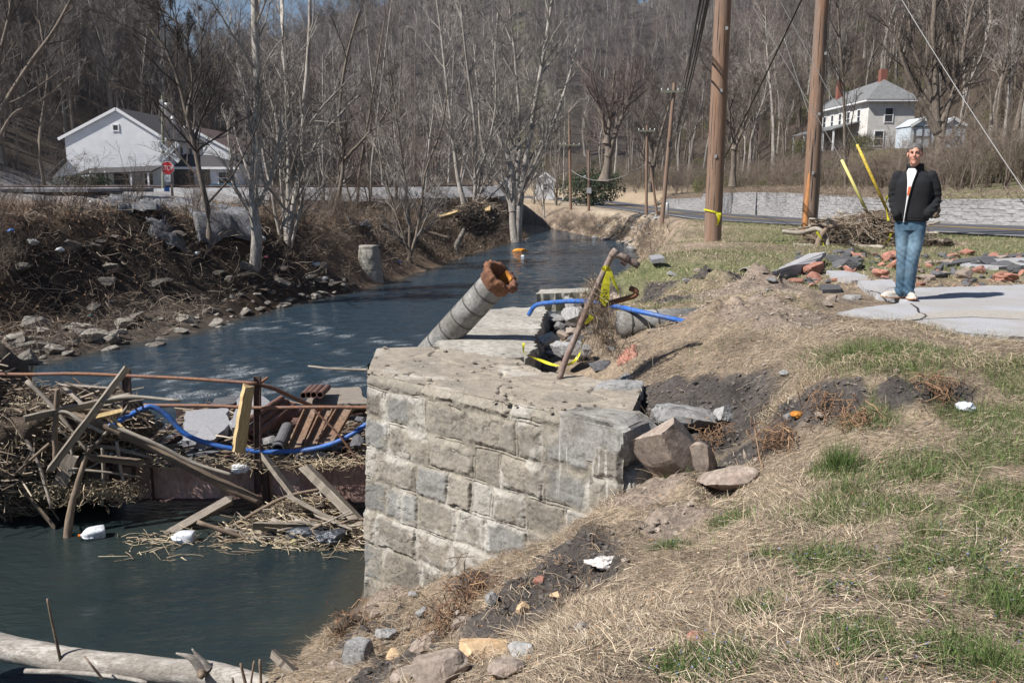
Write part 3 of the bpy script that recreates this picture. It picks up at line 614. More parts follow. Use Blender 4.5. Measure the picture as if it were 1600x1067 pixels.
stone_at('rock', 1064, 716, 6.30, (.62, .34, 1.02), 38, m_sand, 'tall pinkish tan stone leaning against the abutment end', rot=-.2, tilt=(.30, -.55), cuts=16, flat=.4, rough=.03)
stone_at('rock', 1100, 728, 6.2, (.24, .2, .42), 43, m_sand, 'smaller tan stone leaning behind the pale flat one', rot=.3, tilt=(.2, -.6), cuts=16, rough=.03)
stone_at('rock', 1134, 748, 5.9, (.48, .36, .18), 39, m_sand, 'pale pinkish flat stone lying at the gully edge', rot=.25, tilt=(.1, -.1), cuts=18, rough=.04)
stone_at('rock', 1168, 722, 6.25, (.08, .09, .24), 40, m_sand, 'thin pale spike of stone standing in the gully', rot=.3, tilt=(0, -.35), cuts=16)
# rocks in the eroded bank at the bottom
def rockg(name, px, py, size, seed, mat, label, rot=0, tilt=(0, 0), sink=.25, group=None, **k):
    g = A(px, py); V, F = rockV(size, seed, rot=rot, tilt=tilt, **k); return tag(nobj(name, npmesh(name, V, F, mat, False), None, (g.x, g.y, g.z + size[2] * (.5 - sink))), label, 'rock', group)
rockg('rock', 563, 1040, (.26, .22, .24), 51, m_grey, 'rounded light grey granite rock low in the bank near the log', rough=.04, cuts=18)
rockg('rock', 752, 1030, (.26, .16, .12), 52, m_oran, 'orange tan sandstone rock half buried in the bank', rot=.2, rough=.03, cuts=16)
rockg('rock', 815, 1022, (.12, .10, .09), 53, m_grey, 'small grey stone right of the orange sandstone', rough=.03)
rockg('rock', 668, 1012, (.24, .12, .08), 54, m_sand, 'long flat tan stone under the torn roots', rot=.5, tilt=(.2, -.3))
rockg('rock', 700, 1062, (.30, .2, .16), 55, m_sand, 'dark squared rock at the bottom edge of the bank', rot=.6, flat=.4)
rockg('rock', 640, 1060, (.22, .16, .10), 56, m_sand, 'flat brownish slab beside the dark squared rock', rot=.9, tilt=(.1, .2))
rockg('rock', 645, 935, (.11, .08, .07), 57, m_grey, 'small pale stone high in the bank by the wall foot')
rockg('rock', 815, 960, (.1, .07, .08), 58, m_oran, 'small yellow brown stone in the black soil')
rockg('rock', 868, 938, (.07, .06, .05), 59, m_oran, 'little orange stone below the black soil')
rockg('rock', 843, 915, (.09, .07, .07), 60, m_red, 'small reddish brown stone in the black soil')
rockg('rock', 1090, 1000, (.10, .08, .03), 61, m_red, 'flat faded red stone in the straw')
# ------------------------------------------------------------------ concrete slabs behind the abutment
def slab(name, px, z, th, mat, label, cat='slab', zs=None, jag=.0, seed=1, group=None, cut=.07, amp=.006):
    import bmesh
    P = [np.array(G(a, b, (zs[i] if zs else z))) for i, (a, b) in enumerate(px)]; r = np.random.default_rng(seed); Q = []
    for a, b_ in zip(P, P[1:] + P[:1]):
        k = max(1, int(np.linalg.norm(b_ - a) / cut))
        for j in range(k):
            p = a + (b_ - a) * j / k
            if j: p = p + np.array([r.normal() * jag, r.normal() * jag, 0])
            Q.append(p)
    c = np.array(Q).mean(0); bm = bmesh.new(); vs = [bm.verts.new(p - c) for p in Q]; f = bm.faces.new(vs); f.normal_update()
    if f.normal.z < 0: f.normal_flip()
    ret = bmesh.ops.extrude_face_region(bm, geom=[f]); 
    for v in [g for g in ret['geom'] if isinstance(g, bmesh.types.BMVert)]: v.co.z -= th; v.co.x += r.normal() * jag; v.co.y += r.normal() * jag
    bmesh.ops.recalc_face_normals(bm, faces=bm.faces); bmesh.ops.triangulate(bm, faces=bm.faces)
    for _ in range(2): bmesh.ops.subdivide_edges(bm, edges=[e for e in bm.edges if e.calc_length() > cut * 1.2], cuts=1 if cut < .2 else 2, use_grid_fill=True)
    bmesh.ops.triangulate(bm, faces=bm.faces); V = np.array([v.co[:] for v in bm.verts]); bm.verts.index_update(); F = np.array([[v.index for v in f.verts] for f in bm.faces]); bm.free()
    V = V + fbm3((V + c) * 5, seed, 3)[:, None] * np.array([1, 1, 1.2]) * amp * (1 + 3 * (V[:, 2:3] < -.02))
    o = nobj(name, npmesh(name, V, F, mat), None, c); return tag(o, label, cat, group)
slab('concrete_slab', [(676, 542), (745, 483), (852, 480), (848, 500), (838, 520), (835, 545), (820, 562), (760, 553)], -.545, .5, m_conc, 'pale weathered concrete slab with a broken edge behind the abutment', jag=.022, seed=4, amp=.022)
slab('concrete_kerb', [(838, 459), (846, 452), (1004, 447), (1008, 453)], -.42, .30, m_conc, 'short pale concrete kerb lying across the bank behind the blue hose', jag=.02, seed=5)
for k, (px, py, y, s, mt, lb) in enumerate([(905, 492, 11.9, (.5, .4, .25), m_grey, 'grey boulder in the pit left of the debris stand'), (960, 470, 12.6, (.3, .3, .28), m_sand, 'pale pointed rock beside the blue hose'), (895, 475, 12.6, (.45, .3, .22), m_grey, 'pale grey rock just below the blue hose'), (935, 515, 11, (.4, .35, .2), m_grey, 'dark rock deep in the pit'),
        (890, 548, 9.6, (.55, .35, .22), m_grey, 'grey rock behind the yellow tape on the abutment'), (945, 572, 9.2, (.36, .3, .16), m_pasph, 'black asphalt chunk behind the bent pipe'), (985, 560, 9.2, (.62, .35, .26), m_red, 'reddish sandstone boulder under the hanging roots'), (1010, 545, 9.7, (.4, .3, .16), m_red, 'flat reddish rock right of the hanging roots'),
        (990, 588, 8.6, (.34, .3, .12), m_grey, 'light grey rubble stone by the abutment rear edge'), (860, 528, 10.4, (.3, .3, .2), m_grey, 'dark rock against the broken slab edge'), (1045, 532, 9.9, (.25, .2, .1), m_red, 'small reddish stone at the edge of the turf')]):
    stone_at('rock', px, py, y, s, 70 + k, mt, lb, rot=k * .7, tilt=(.2 * math.sin(k), .2 * math.cos(k * 2)))

for k in range(22):
    a, b_ = 845 + (k * 37) % 115, 475 + (k * 53) % 85; g = A(a, b_); s3 = .12 + .22 * ((k * 7) % 10) / 10; V, F = rockV((s3 * 1.4, s3, s3 * .6), 1400 + k, sub=4, rot=k, tilt=(.3 * math.sin(k), .3 * math.cos(k))); tag(nobj('rock', npmesh('rock', V, F, [m_grey, m_sand, m_pasph, m_grey][k % 4]), None, (g.x, g.y, g.z + s3 * .15)), '%s %s stone in the pit %s' % ('large' if s3 > .24 else 'small', ['grey', 'tan', 'black asphalt', 'grey'][k % 4], 'by the pale slab edge' if a < 885 else 'below the blue hose' if b_ < 515 else 'behind the bent pipe'), 'rock', 'rubble in the pit behind the abutment')
# ------------------------------------------------------------------ pipes
m_wrap = M('grey_wrapped_pipe', [(.17, .172, .172), (.27, .27, .265), (.22, .21, .195)], scale=4, big=(2.5, (.12, .11, .095), .75), bscale=30, bmp=.2, rough=.8)
m_rust = M('flaking_rust', [(.07, .035, .025), (.19, .085, .055), (.13, .075, .06)], scale=9, big=(6, (.26, .12, .05), .5), bscale=40, bmp=.9, bdist=.01, rough=.95)
m_drust = M('dark_rusted_steel', [(.05, .035, .033), (.10, .065, .058), (.075, .05, .045)], scale=6, bscale=40, bmp=.35, rough=.8, metal=.1)
m_band = M('dark_pipe_band', [(.05, .05, .05), (.08, .08, .08)], scale=12, bmp=.2)
a = D(655, 570, 10.75); b_ = D(783, 432, 10.15); rad = .175
pp = empty('leaning_pipe', a); tag(pp, 'large grey wrapped steel pipe leaning over the river with a rusty flanged mouth', 'pipe')
ax = (b_ - a); Lp = ax.length; ax.normalize(); t = np.linspace(0, 1, 40)[:, None]; Pl = np.array(a) * (1 - t) + np.array(b_) * t
MB().tube(Pl, np.full(40, rad), 40, cap=False).build('pipe_barrel', m_wrap, pp, smooth=True)
def along(f): return np.array(a) + (np.array(b_) - np.array(a)) * f
for f in np.linspace(.12, .83, 6):
    MB().tube([along(f - .006), along(f + .006)], (rad + .004, rad + .004), 40, cap=False).build('pipe_band', m_band, pp)
Mx = Matrix.Translation(b_) @ ax.to_track_quat('Z', 'Y').to_matrix().to_4x4()
mb = MB(); th = np.linspace(0, 2 * np.pi, 96, endpoint=False); rr = []
prof = [(rad - .005, -.16), (rad + .02, -.15), (rad + .03, -.05), (rad + .052, -.035), (rad + .056, .025), (rad + .02, .035), (rad - .010, .030), (rad - .016, -.1), (rad - .016, -.9)]
bolt = .022 * np.maximum(0, np.cos(th * 16)) ** 4
V = []
for r_, z_ in prof:
    n_ = fbm3(np.c_[np.cos(th) * 3, np.sin(th) * 3, np.full(96, z_ * 12)], 5, 3)
    rr = r_ + (.008 * n_ if r_ > rad else .01 * n_) + (bolt if r_ > rad + .045 else 0); V.append(np.c_[rr * np.cos(th), rr * np.sin(th), z_ + .02 * fbm3(np.c_[np.cos(th) * 4, np.sin(th) * 4, np.full(96, 9)], 8, 2)])
V = np.array(V).reshape(-1, 3); V = V @ np.array(Mx)[:3, :3].T + np.array(Mx)[:3, 3]; i = np.arange(len(prof) - 1)[:, None]; j = np.arange(96)[None]; jn = (j + 1) % 96
mb.add(V, [np.stack([i * 96 + j, i * 96 + jn, (i + 1) * 96 + jn, (i + 1) * 96 + j], -1).reshape(-1, 4)]); mb.build('rusty_flange', m_rust, pp, smooth=True)
m_orust = M('orange_rust', [(.42, .15, .02), (.55, .24, .04)], scale=12, bmp=.6, bscale=40, rough=.95)
thp = np.linspace(-.5, .35, 24); q = []
for z_ in (.03, -.06, -.2, -.38): q.append(np.c_[(rad - .022) * np.cos(thp), (rad - .022) * np.sin(thp), np.full(24, z_)])
q = np.array(q).reshape(-1, 3) @ np.array(Mx)[:3, :3].T + np.array(Mx)[:3, 3]; i = np.arange(3)[:, None]; j = np.arange(23)[None]
child('rust_scale', npmesh('rust_scale', q, np.stack([i * 24 + j, i * 24 + j + 1, (i + 1) * 24 + j + 1, (i + 1) * 24 + j], -1).reshape(-1, 4), m_orust, True), pp)
# second length of the same pipe, half buried
a2 = D(966, 505, 10.0); b2 = D(1100, 500, 10.15)
p2 = empty('buried_pipe', a2); tag(p2, 'grey wrapped pipe half buried in the dirt under the blue hose', 'pipe')
MB().tube([a2, b2], (.15, .15), 36).build('pipe_barrel', m_wrap, p2, smooth=True)
for f in (.12, .42): c0 = a2.lerp(b2, f); c1 = a2.lerp(b2, f + .02); MB().tube([c0, c1], (.154, .154), 36, cap=False).build('pipe_band', m_band, p2)
# short concrete pipe on the lawn
a3 = D(1163, 428, 13.0); b3 = D(1180, 425, 13.5)
p3 = empty('clay_pipe', a3); tag(p3, 'short pale open-ended clay pipe lying on the grass', 'pipe')
d3 = (b3 - a3).normalized(); n3 = 28; M3 = Matrix.Translation(a3) @ d3.to_track_quat('Z', 'Y').to_matrix().to_4x4()
MB().lathe([(.085, .5), (.085, .0), (.10, 0), (.10, .5), (.085, .5)], n3, M3).build('pipe_barrel', M('pale_clay', [(.30, .29, .24), (.42, .40, .34)], scale=6), p3, smooth=False)
m_blue = M('blue_plastic', [(.012, .10, .42), (.018, .14, .52)], scale=4, big=(5, (.10, .13, .19), .5), rough=.5, bmp=.05, spec=.5)
def pathpx(pts, n=60): return resample([D(a, b_, c_) for a, b_, c_ in pts], n)
def hose(name, pts, r, mat, label, cat='hose', n=80, sides=12):
    P = pathpx(pts, n); mb = MB().tube(P, np.full(n, r), sides); o = mb.build(name, mat, None, True, loc=P[0]); return tag(o, label, cat)
hose('blue_hose', [(826, 492, 11.6), (838, 477, 11.5), (870, 472, 11.2), (912, 471, 10.8), (958, 478, 10.2), (1000, 487, 9.8), (1040, 496, 9.6), (1078, 504, 9.5)], .030, m_blue, 'bright blue plastic water hose arching behind the abutment to the dirt mound')
# bent pipe stand with flood debris
m_gpipe = M('weathered_steel_pipe', [(.20, .17, .15), (.30, .25, .22), (.22, .15, .12)], scale=12, big=(5, (.17, .10, .08), .7), bscale=60, bmp=.4, rough=.75, stretch=(1, 1, .4))
bp = empty('bent_pipe', D(876, 590, 8.25)); tag(bp, 'leaning bent steel pipe with a hooked end standing on the abutment', 'pipe')
MB().tube(pathpx([(874, 592, 8.25), (884, 562, 8.28), (898, 530, 8.3), (912, 495, 8.32), (927, 460, 8.3), (942, 428, 8.3), (957, 397, 8.3)], 30), np.full(30, .031), 14).build('upright', m_gpipe, bp, True)
MB().tube(pathpx([(957, 397, 8.3), (975, 402, 8.3), (998, 416, 8.3)], 8), np.full(8, .033), 14).build('broken_arm', m_gpipe, bp, True)
MB().lathe([(0, -.045), (.034, -.045), (.039, -.02), (.039, .02), (.034, .045), (0, .045)], 16, Matrix.Translation(D(959, 396, 8.3)) @ Matrix.Rotation(.6, 4, 'Y')).build('coupling', m_gpipe, bp, True)
MB().tube([D(976, 403, 8.3), D(981, 406, 8.3)], (.045, .045), 14).build('clamp', m_drust, bp); MB().tube([D(970, 408, 8.28), D(978, 414, 8.28)], (.02, .02), 10).build('clamp', m_drust, bp)
hose('bent_rusty_rod', [(940, 478, 8.4), (958, 472, 8.4), (980, 466, 8.4), (992, 462, 8.4), (994, 455, 8.4), (984, 450, 8.4)], .027, m_rust, 'hooked rusty pipe end sticking out beside the leaning bent pipe', 'pipe', 40)

# crumbs of mortar, straw and little stones on the abutment top
q = np.random.default_rng(404); n_ = 220; t = q.random(n_); v_ = q.random(n_) ** 1.5; tp0 = P0 * (1 - t[:, None]) + P1 * t[:, None]; bk_ = np.c_[np.interp(t, np.linspace(0, 1, 7), PB[:, 0]), np.interp(t, np.linspace(0, 1, 7), PB[:, 1]), np.full(n_, ZT)]
c_ = tp0 * (1 - v_[:, None]) + bk_ * v_[:, None]; c_[:, 2] = ZT - .006; s_ = .004 + .022 * q.random(n_) ** 5; V0, F0 = ICO[2]; Vc = V0[None] * s_[:, None, None] * np.array([1.2, 1, .6]) * (1 + .3 * q.normal(size=(n_, V0.shape[0], 1)) * .4) + c_[:, None]; Fc = (F0[None] + (np.arange(n_) * len(V0))[:, None, None]).reshape(-1, 3)
cc = np.array([.27, .24, .20]) * q.uniform(.5, 1.4, (n_, 1)); tag(nobj('mortar_crumbs', npmesh('mortar_crumbs', Vc.reshape(-1, 3), Fc, m_mas, col=np.repeat(cc, len(V0), 0))), 'loose mortar crumbs and pebbles on top of the abutment', 'rubble', None, 'stuff')
# ------------------------------------------------------------------ wrecked footbridge
m_gird = M('rust_painted_steel', [(.33, .23, .22), (.45, .34, .33), (.36, .22, .18)], scale=3, big=(1.6, (.30, .15, .08), .5), bscale=50, bmp=.15, rough=.6, stretch=(1, 1, .5), detail=6)
YB = 10.6
def Bp(px, py, dy=0): return np.array(D(px, py, YB + dy))
br = empty('wrecked_bridge', Bp(300, 779)); tag(br, 'collapsed rusty steel girder bridge with bent pipe railing, choked with flood debris', 'bridge')
g0, g1 = Bp(120, 725), Bp(590, 725); zt_, zb_ = g0[2], Bp(400, 779)[2]
mb = MB(); mb.box(((g0[0] + g1[0]) / 2, YB, (zt_ + zb_) / 2), (g1[0] - g0[0], .012, zt_ - zb_)); mb.build('girder_web', m_gird, br)
for z_, nm in ((zt_, 'top_flange'), (zb_, 'bottom_flange')):
    MB().box(((g0[0] + g1[0]) / 2, YB + .0, z_), (g1[0] - g0[0] + .02, .20, .018)).build(nm, m_drust, br)
for px in (178, 213, 240, 417):
    x = Bp(px, 750)[0]; MB().box((x, YB - .055, (zt_ + zb_) / 2), (.012 if px != 417 else .07, .09, zt_ - zb_ - .03)).build('stiffener', m_drust, br)
MB().box(((g0[0] + g1[0]) / 2, YB + 3.3, (zt_ + zb_) / 2 - .1), (g1[0] - g0[0], .02, zt_ - zb_)).build('far_girder', m_drust, br)
def post(pxt, pyt, pxb, pyb, dy, w_=.075):
    a, b_ = Bp(pxb, pyb, dy), Bp(pxt, pyt, dy); mb = MB(); u = (0, 1, 0)
    mb.bar(a, b_, w_, .008, up=(0, 1, 0)); sd = np.array([w_ / 2, 0, 0]); mb.bar(a - sd, b_ - sd, .008, .06, up=(0, 1, 0)); mb.bar(a + sd, b_ + sd, .008, .06, up=(0, 1, 0))
    for f in np.linspace(.06, .94, 9):
        c = a + (b_ - a) * f + np.array([.02, -.006, 0]); mb.box(c, (.014, .006, .014))
    return mb.build('railing_post', m_drust, br)
post(402, 588, 403, 772, -.12); post(197, 576, 199, 640, -.12, .09); post(186, 700, 176, 790, -.12)
m_rail = M('rusty_pipe_rail', [(.15, .075, .055), (.22, .12, .095), (.17, .13, .12)], scale=7, big=(6, (.28, .13, .05), .6), bscale=60, bmp=.4, rough=.75)
def rail(pts, r=.022, par=br, nm='rail', mat=m_rail, n=40): P = resample([Bp(*p) for p in pts], n); return MB().tube(P, np.full(n, r), 10).build(nm, mat, par, True)
rail([(-30, 584, -.2), (40, 585, -.2), (120, 584, -.18), (197, 587, -.16), (300, 592, -.16), (402, 599, -.16)])
rail([(225, 633, -.16), (330, 634, -.16), (402, 637, -.16), (500, 636, -.14), (585, 637, -.1)])
rail([(398, 600, -.05), (425, 606, .1), (460, 622, .3), (500, 640, .6)], .028); rail([(404, 600, -.1), (418, 590, 0)], .018)
rail([(490, 640, -.2), (530, 680, -.2), (570, 735, -.2)], .014)
# deck remains
dk = MB(); r5 = np.random.default_rng(3)
for k in range(9):
    x = g0[0] + .3 + k * .42; dk.box((x + r5.normal() * .05, YB + 1.6, zt_ - .12 - .03 * r5.random()), (.06, 3.0, .11), rot=r5.normal() * .05)
dk.build('floor_beams', m_drust, br)
# flood debris lying on and under the deck
def deb(px, py, dy, ext=0): return Bp(px, py, dy)
m_wood_g = M('weathered_board', [(.15, .125, .10), (.30, .26, .22), (.20, .17, .14)], scale=5, stretch=(.35, 5, 5), bscale=14, bmp=.5, rough=.9, vary=.2, dist=.3)
m_wood_y = M('split_yellow_wood', [(.42, .29, .14), (.58, .43, .22), (.34, .24, .13)], scale=6, stretch=(.35, 5, 5), bscale=14, bmp=.6, rough=.85)
m_wood_p = M('pale_driftwood', [(.22, .19, .155), (.44, .40, .34), (.32, .285, .24)], scale=5, stretch=(.35, 4.5, 4.5), big=(1.2, (.17, .14, .11), .7), bscale=13, bmp=.55, rough=.88, dist=.3)
m_wood_b = M('brown_driftwood', [(.16, .115, .08), (.29, .22, .16), (.22, .165, .12)], scale=5, stretch=(.35, 4.5, 4.5), big=(1.2, (.08, .06, .045), .7), bscale=13, bmp=.55, rough=.9, dist=.3)
def logo_(name, pts, r0, r1, mat, label, cat='log', n=40, sides=16, bumpy=.15, seed=1, group=None):
    P = resample([np.array(p) for p in pts], n); rad_ = np.linspace(r0, r1, n); V, F = tubes(P[None], rad_[None], sides)
    d = fbm3(V * 9 + seed * 3, seed, 3)[:, None]; C = np.repeat(P, sides, 0); V = C + (V - C) * (1 + bumpy * 2 * d)
    caps = [np.array([[j for j in range(sides)][::-1]]), np.array([[(n - 1) * sides + j for j in range(sides)]])]
    Mq = Vector(P[-1] - P[0]).to_track_quat('X', 'Z'); Rm = np.array(Mq.to_matrix()); o = nobj(name, npmesh(name, (V - P[0]) @ Rm, [F] + caps, mat, True), None, P[0]); o.rotation_euler = Mq.to_euler(); return tag(o, label, cat, group)
def plank(name, a, b_, wd, th, mat, label, cat='plank', up=(0, -.6, 1), seed=0, group=None, taper=1.0):
    a = np.array(a); b_ = np.array(b_); n = 14; r = np.random.default_rng(seed); d = b_ - a; L = np.linalg.norm(d); d = d / L; u = np.array(up, float); s = np.cross(d, u); s /= np.linalg.norm(s); u = np.cross(s, d)
    V = []
    for i in range(n):
        f = i / (n - 1); w2 = wd / 2 * (1 + (taper - 1) * f); e0, e1 = r.normal() * .02 * wd, r.normal() * .03 * wd
        c = a + d * L * f + (d * (r.normal() * .02 * L) if i in (0, n - 1) else 0)
        V += [c - s * (w2 + e0) - u * th / 2, c + s * (w2 + e1) - u * th / 2 + d * (r.normal() * .04 if i in (0, n - 1) else 0), c + s * (w2 + e1) + u * th / 2, c - s * (w2 + e0) + u * th / 2 + d * (r.normal() * .05 if i in (0, n - 1) else 0)]
    V = np.array(V); i = np.arange(n - 1)[:, None] * 4; j = np.arange(4)[None]; F = np.stack([i + j, i + (j + 1) % 4, i + 4 + (j + 1) % 4, i + 4 + j], -1).reshape(-1, 4)
    Rm = Matrix([d, s, u]).transposed(); o = nobj(name, npmesh(name, (V - a) @ np.array(Rm), [np.vstack([F, [[3, 2, 1, 0], [n * 4 - 4, n * 4 - 3, n * 4 - 2, n * 4 - 1]]])], mat), None, a); o.rotation_euler = Rm.to_euler(); return tag(o, label, cat, group)
logo_('driftwood_log', [Bp(98, 642, -.5), Bp(170, 668, -.5), Bp(250, 706, -.45), Bp(330, 748, -.4), Bp(408, 784, -.35)], .045, .06, m_wood_b, 'long brown trunk slanting down across the girder to the railing post')
logo_('driftwood_pole', [Bp(172, 664, -.6), Bp(240, 692, -.6), Bp(300, 722, -.55), Bp(362, 742, -.5)], .028, .02, m_wood_p, 'thin pale pole lying just above the long brown trunk')
logo_('driftwood_branch', [Bp(80, 643, -.7), Bp(104, 644, -.7), Bp(128, 658, -.7), Bp(160, 676, -.65)], .022, .02, m_wood_p, 'short pale branch end on top of the left debris heap')
plank('splintered_post', Bp(372, 705, -.35), Bp(388, 604, -.3), .15, .11, m_wood_y, 'upright splintered yellow timber beside the railing post', 'timber', up=(0, 1, 0), seed=3, taper=.75)
plank('plank', Bp(414, 714, -.28), Bp(462, 778, -.55), .16, .05, m_wood_p, 'flat pale grey plank leaning on the girder beside the post', seed=4)
plank('plank', Bp(476, 728, -.3), Bp(568, 822, -.75), .22, .10, m_wood_p, 'thick weathered grey timber leaning on the girder by the abutment', 'timber', seed=5, taper=.8)
plank('plank', Bp(452, 775, -.7), Bp(545, 826, -.9), .11, .05, m_wood_p, 'narrow pale plank continuing below the flat one', seed=6)
plank('plank', D(258, 838, 9.9), Bp(364, 778, -.5), .16, .09, m_wood_g, 'grey cracked timber sloping from the water up to the girder', 'timber', seed=7)
logo_('driftwood_pole', [D(338, 838, 9.75), D(400, 800, 9.9), D(450, 775, 10), D(500, 764, 10.1)], .026, .018, m_wood_b, 'thin dark brown pole crossing the straw heap to the girder')
plank('board', Bp(104, 606, .1), Bp(182, 611, .2), .10, .04, m_wood_g, 'short grey board lying level on top of the debris heap', 'board', seed=8, up=(0, -1, .5))
plank('board', Bp(104, 607, 0), Bp(152, 652, -.3), .13, .04, m_wood_g, 'grey board slanting down from the level one on the heap', 'board', seed=9, up=(.3, -1, .6))
plank('board', Bp(150, 652, -.35), Bp(196, 641, -.3), .08, .05, m_wood_y, 'small yellow brown board end on the debris heap', 'board', seed=10)
plank('board', Bp(176, 656, -.4), Bp(200, 680, -.5), .14, .03, m_wood_y, 'broken greenish brown board above the slanting trunk', 'board', seed=11, up=(0, -1, .3))
plank('board', Bp(94, 760, -.5), Bp(112, 708, -.5), .17, .03, m_wood_g, 'dark grey board standing in the shade of the debris heap', 'board', seed=12, up=(0, -1, .1))
logo_('snag', [D(104, 852, 9.7), D(110, 800, 9.8), D(120, 760, 9.9), D(134, 715, 10), D(140, 700, 10)], .05, .025, m_wood_b, 'upright forked grey snag standing in the water below the debris', seed=5)
logo_('snag', [Bp(88, 720, -.7), Bp(86, 680, -.7), Bp(88, 640, -.7), Bp(90, 608, -.7)], .035, .028, m_wood_b, 'upright brown stick standing through the left debris heap', seed=6)
logo_('driftwood_pole', [Bp(160, 790, -.4), Bp(162, 740, -.4), Bp(160, 700, -.4)], .02, .02, m_wood_p, 'short pale upright pole against the girder under the heap', seed=6)
logo_('driftwood_pole', [Bp(118, 740, -.5), Bp(108, 690, -.4), Bp(92, 668, -.4)], .02, .016, m_wood_p, 'thin pale pole leaning left of the girder end', seed=6)
logo_('driftwood_pole', [Bp(182, 690, -.6), Bp(188, 730, -.6), Bp(193, 752, -.6)], .024, .016, m_wood_p, 'short pale stick hanging against the girder top', seed=6)
logo_('driftwood_log', [Bp(35, 622, .4), Bp(60, 632, .3), Bp(84, 645, .2), Bp(110, 660, .1)], .11, .10, m_wood_b, 'stout brown log buried in the left debris heap', seed=8)
logo_('driftwood_log', [Bp(215, 690, .6), Bp(240, 672, .8), Bp(252, 660, .9)], .05, .05, m_wood_b, 'short log butt sticking up behind the girder', seed=9)
logo_('driftwood_pole', [Bp(482, 572, 1.6), Bp(520, 576, 1.3), Bp(575, 578, 1.2)], .014, .02, m_wood_p, 'thin bleached branch reaching past the abutment corner')
logo_('reed_stalk', [D(168, 848, 9.75) , D(250, 846, 9.7), D(342, 842, 9.7)], .012, .014, m_wood_y, 'long yellow stalk floating beside the white jug', 'stalk')
# foreground fallen trunk over the pool
bl = [D(-90, 990, 6.6), D(0, 1010, 6.45), D(120, 1032, 6.25), D(250, 1046, 6.0), D(350, 1056, 5.8), D(450, 1085, 5.5)]
bl = [p for p in bl]
tr = empty('fallen_trunk', bl[0]); tag(tr, 'big bleached fallen trunk lying across the water at the bottom', 'tree trunk')
P = resample([np.array(p) for p in bl], 120); rad_ = np.linspace(.115, .075, 120) * (1 + .08 * fbm(np.linspace(0, 9, 120), np.zeros(120), 3)); V, F = tubes(P[None], rad_[None], 28)
d = fbm3(V * np.array([3, 9, 9]), 2, 4)[:, None]; C = np.repeat(P, 28, 0); V = C + (V - C) * (1 + .14 * d)
m_log = M('bleached_wood', [(.28, .25, .22), (.52, .49, .45), (.24, .21, .18)], scale=5, stretch=(.8, 3.0, 3.0), big=(1.5, (.16, .14, .12), .75), bscale=16, bmp=.6, rough=.85, dist=.6)
child('bole', npmesh('bole', V, F, m_log, True), tr)
def sub(name, pts, r0, r1, mat=m_log, par=tr, sides=10, n=14):
    P = resample([np.array(p) for p in pts], n); V, F = tubes(P[None], np.linspace(r0, r1, n)[None], sides); return child(name, npmesh(name, V, [F, np.array([[(n - 1) * sides + j for j in range(sides)]])], mat, True), par)
sub('branch', [D(98, 1048, 6.2), D(90, 1010, 6.2), D(80, 965, 6.2), D(74, 935, 6.2)], .014, .008, m_wood_b)
sub('branch', [D(160, 1060, 5.9), D(140, 1035, 5.9), D(132, 1025, 5.95)], .010, .006, m_wood_b)
sub('branch_stub', [D(318, 1045, 5.8), D(300, 1028, 5.78), D(275, 1020, 5.78)], .05, .006); sub('branch_stub', [D(325, 1045, 5.8), D(312, 1028, 5.8), D(300, 1013, 5.8)], .04, .005)
sub('branch', [D(40, 1048, 6.2), D(110, 1050, 6.1), D(190, 1058, 6.0), D(230, 1066, 5.9)], .022, .015)
sub('knot', [D(315, 1052, 5.75), D(315, 1056, 5.66)], .035, .022, m_wood_b)
for px, py, px2, py2, y, r_, lb in ((385, 1066, 376, 1036, 5.4, .014, 'short brown broken stub left of the leaning stake'), (391, 1066, 397, 1032, 5.4, .009, 'thin pale twig between the two brown stubs'), (408, 1066, 406, 1030, 5.4, .013, 'upright dark brown stub by the bank'), (366, 1070, 363, 1058, 5.4, .012, 'lowest short brown stub near the trunk')):
    logo_('broken_stub', [D(px, py + 8, y), D(px2, py2, y)], r_, r_ * .7, m_wood_b, lb, 'stub', n=6, sides=8)
plank('stake', D(470, 1062, 5.6), D(424, 1018, 5.7), .09, .05, m_wood_g, 'pointed grey timber stake leaning out of the bank', 'stake', seed=14, taper=.7)
plank('board', D(-10, 905, 9.0), D(46, 868, 9.4), .14, .03, m_wood_b, 'brown waterlogged board floating at the left edge of the pool', 'board', seed=15)
# broken asphalt slabs on the deck
def deckslab(pts, label, seed, mat=m_pasph, th=.09): return poly3('asphalt_slab', [Bp(*p) for p in pts], th, mat, label, seed)
def poly3(name, P, th, mat, label, seed, cat='slab', group=None, jag=.02):
    r = np.random.default_rng(seed); Q = []
    P = [np.array(p) for p in P]
    for a, b_ in zip(P, P[1:] + P[:1]):
        k = max(1, int(np.linalg.norm(b_ - a) / .12))
        for j in range(k): Q.append(a + (b_ - a) * j / k + (r.normal(size=3) * jag * np.array([1, 1, .2]) if j else 0))
    Q = np.array(Q); c = Q.mean(0); nrm = np.cross(Q[len(Q) // 3] - c, Q[0] - c); nrm /= np.linalg.norm(nrm); nrm = nrm * (1 if nrm[2] > 0 else -1); n = len(Q); L = Q - nrm * th + r.normal(size=Q.shape) * jag * .6
    V = np.vstack([Q, L, c + nrm * .004, c - nrm * th]) - c; ii = np.arange(n); q = np.stack([ii, (ii + 1) % n, n + (ii + 1) % n, n + ii], -1)
    t = np.vstack([np.stack([ii, (ii + 1) % n, np.full(n, 2 * n)], -1), np.stack([n + (ii + 1) % n, n + ii, np.full(n, 2 * n + 1)], -1)])
    return tag(nobj(name, npmesh(name, V, [q, t], mat), None, c), label, cat, group)
m_gasph = M('grey_asphalt', [(.20, .20, .215), (.30, .30, .32)], scale=40, bscale=120, bmp=.5, bdist=.004, rough=.9, vary=.12)
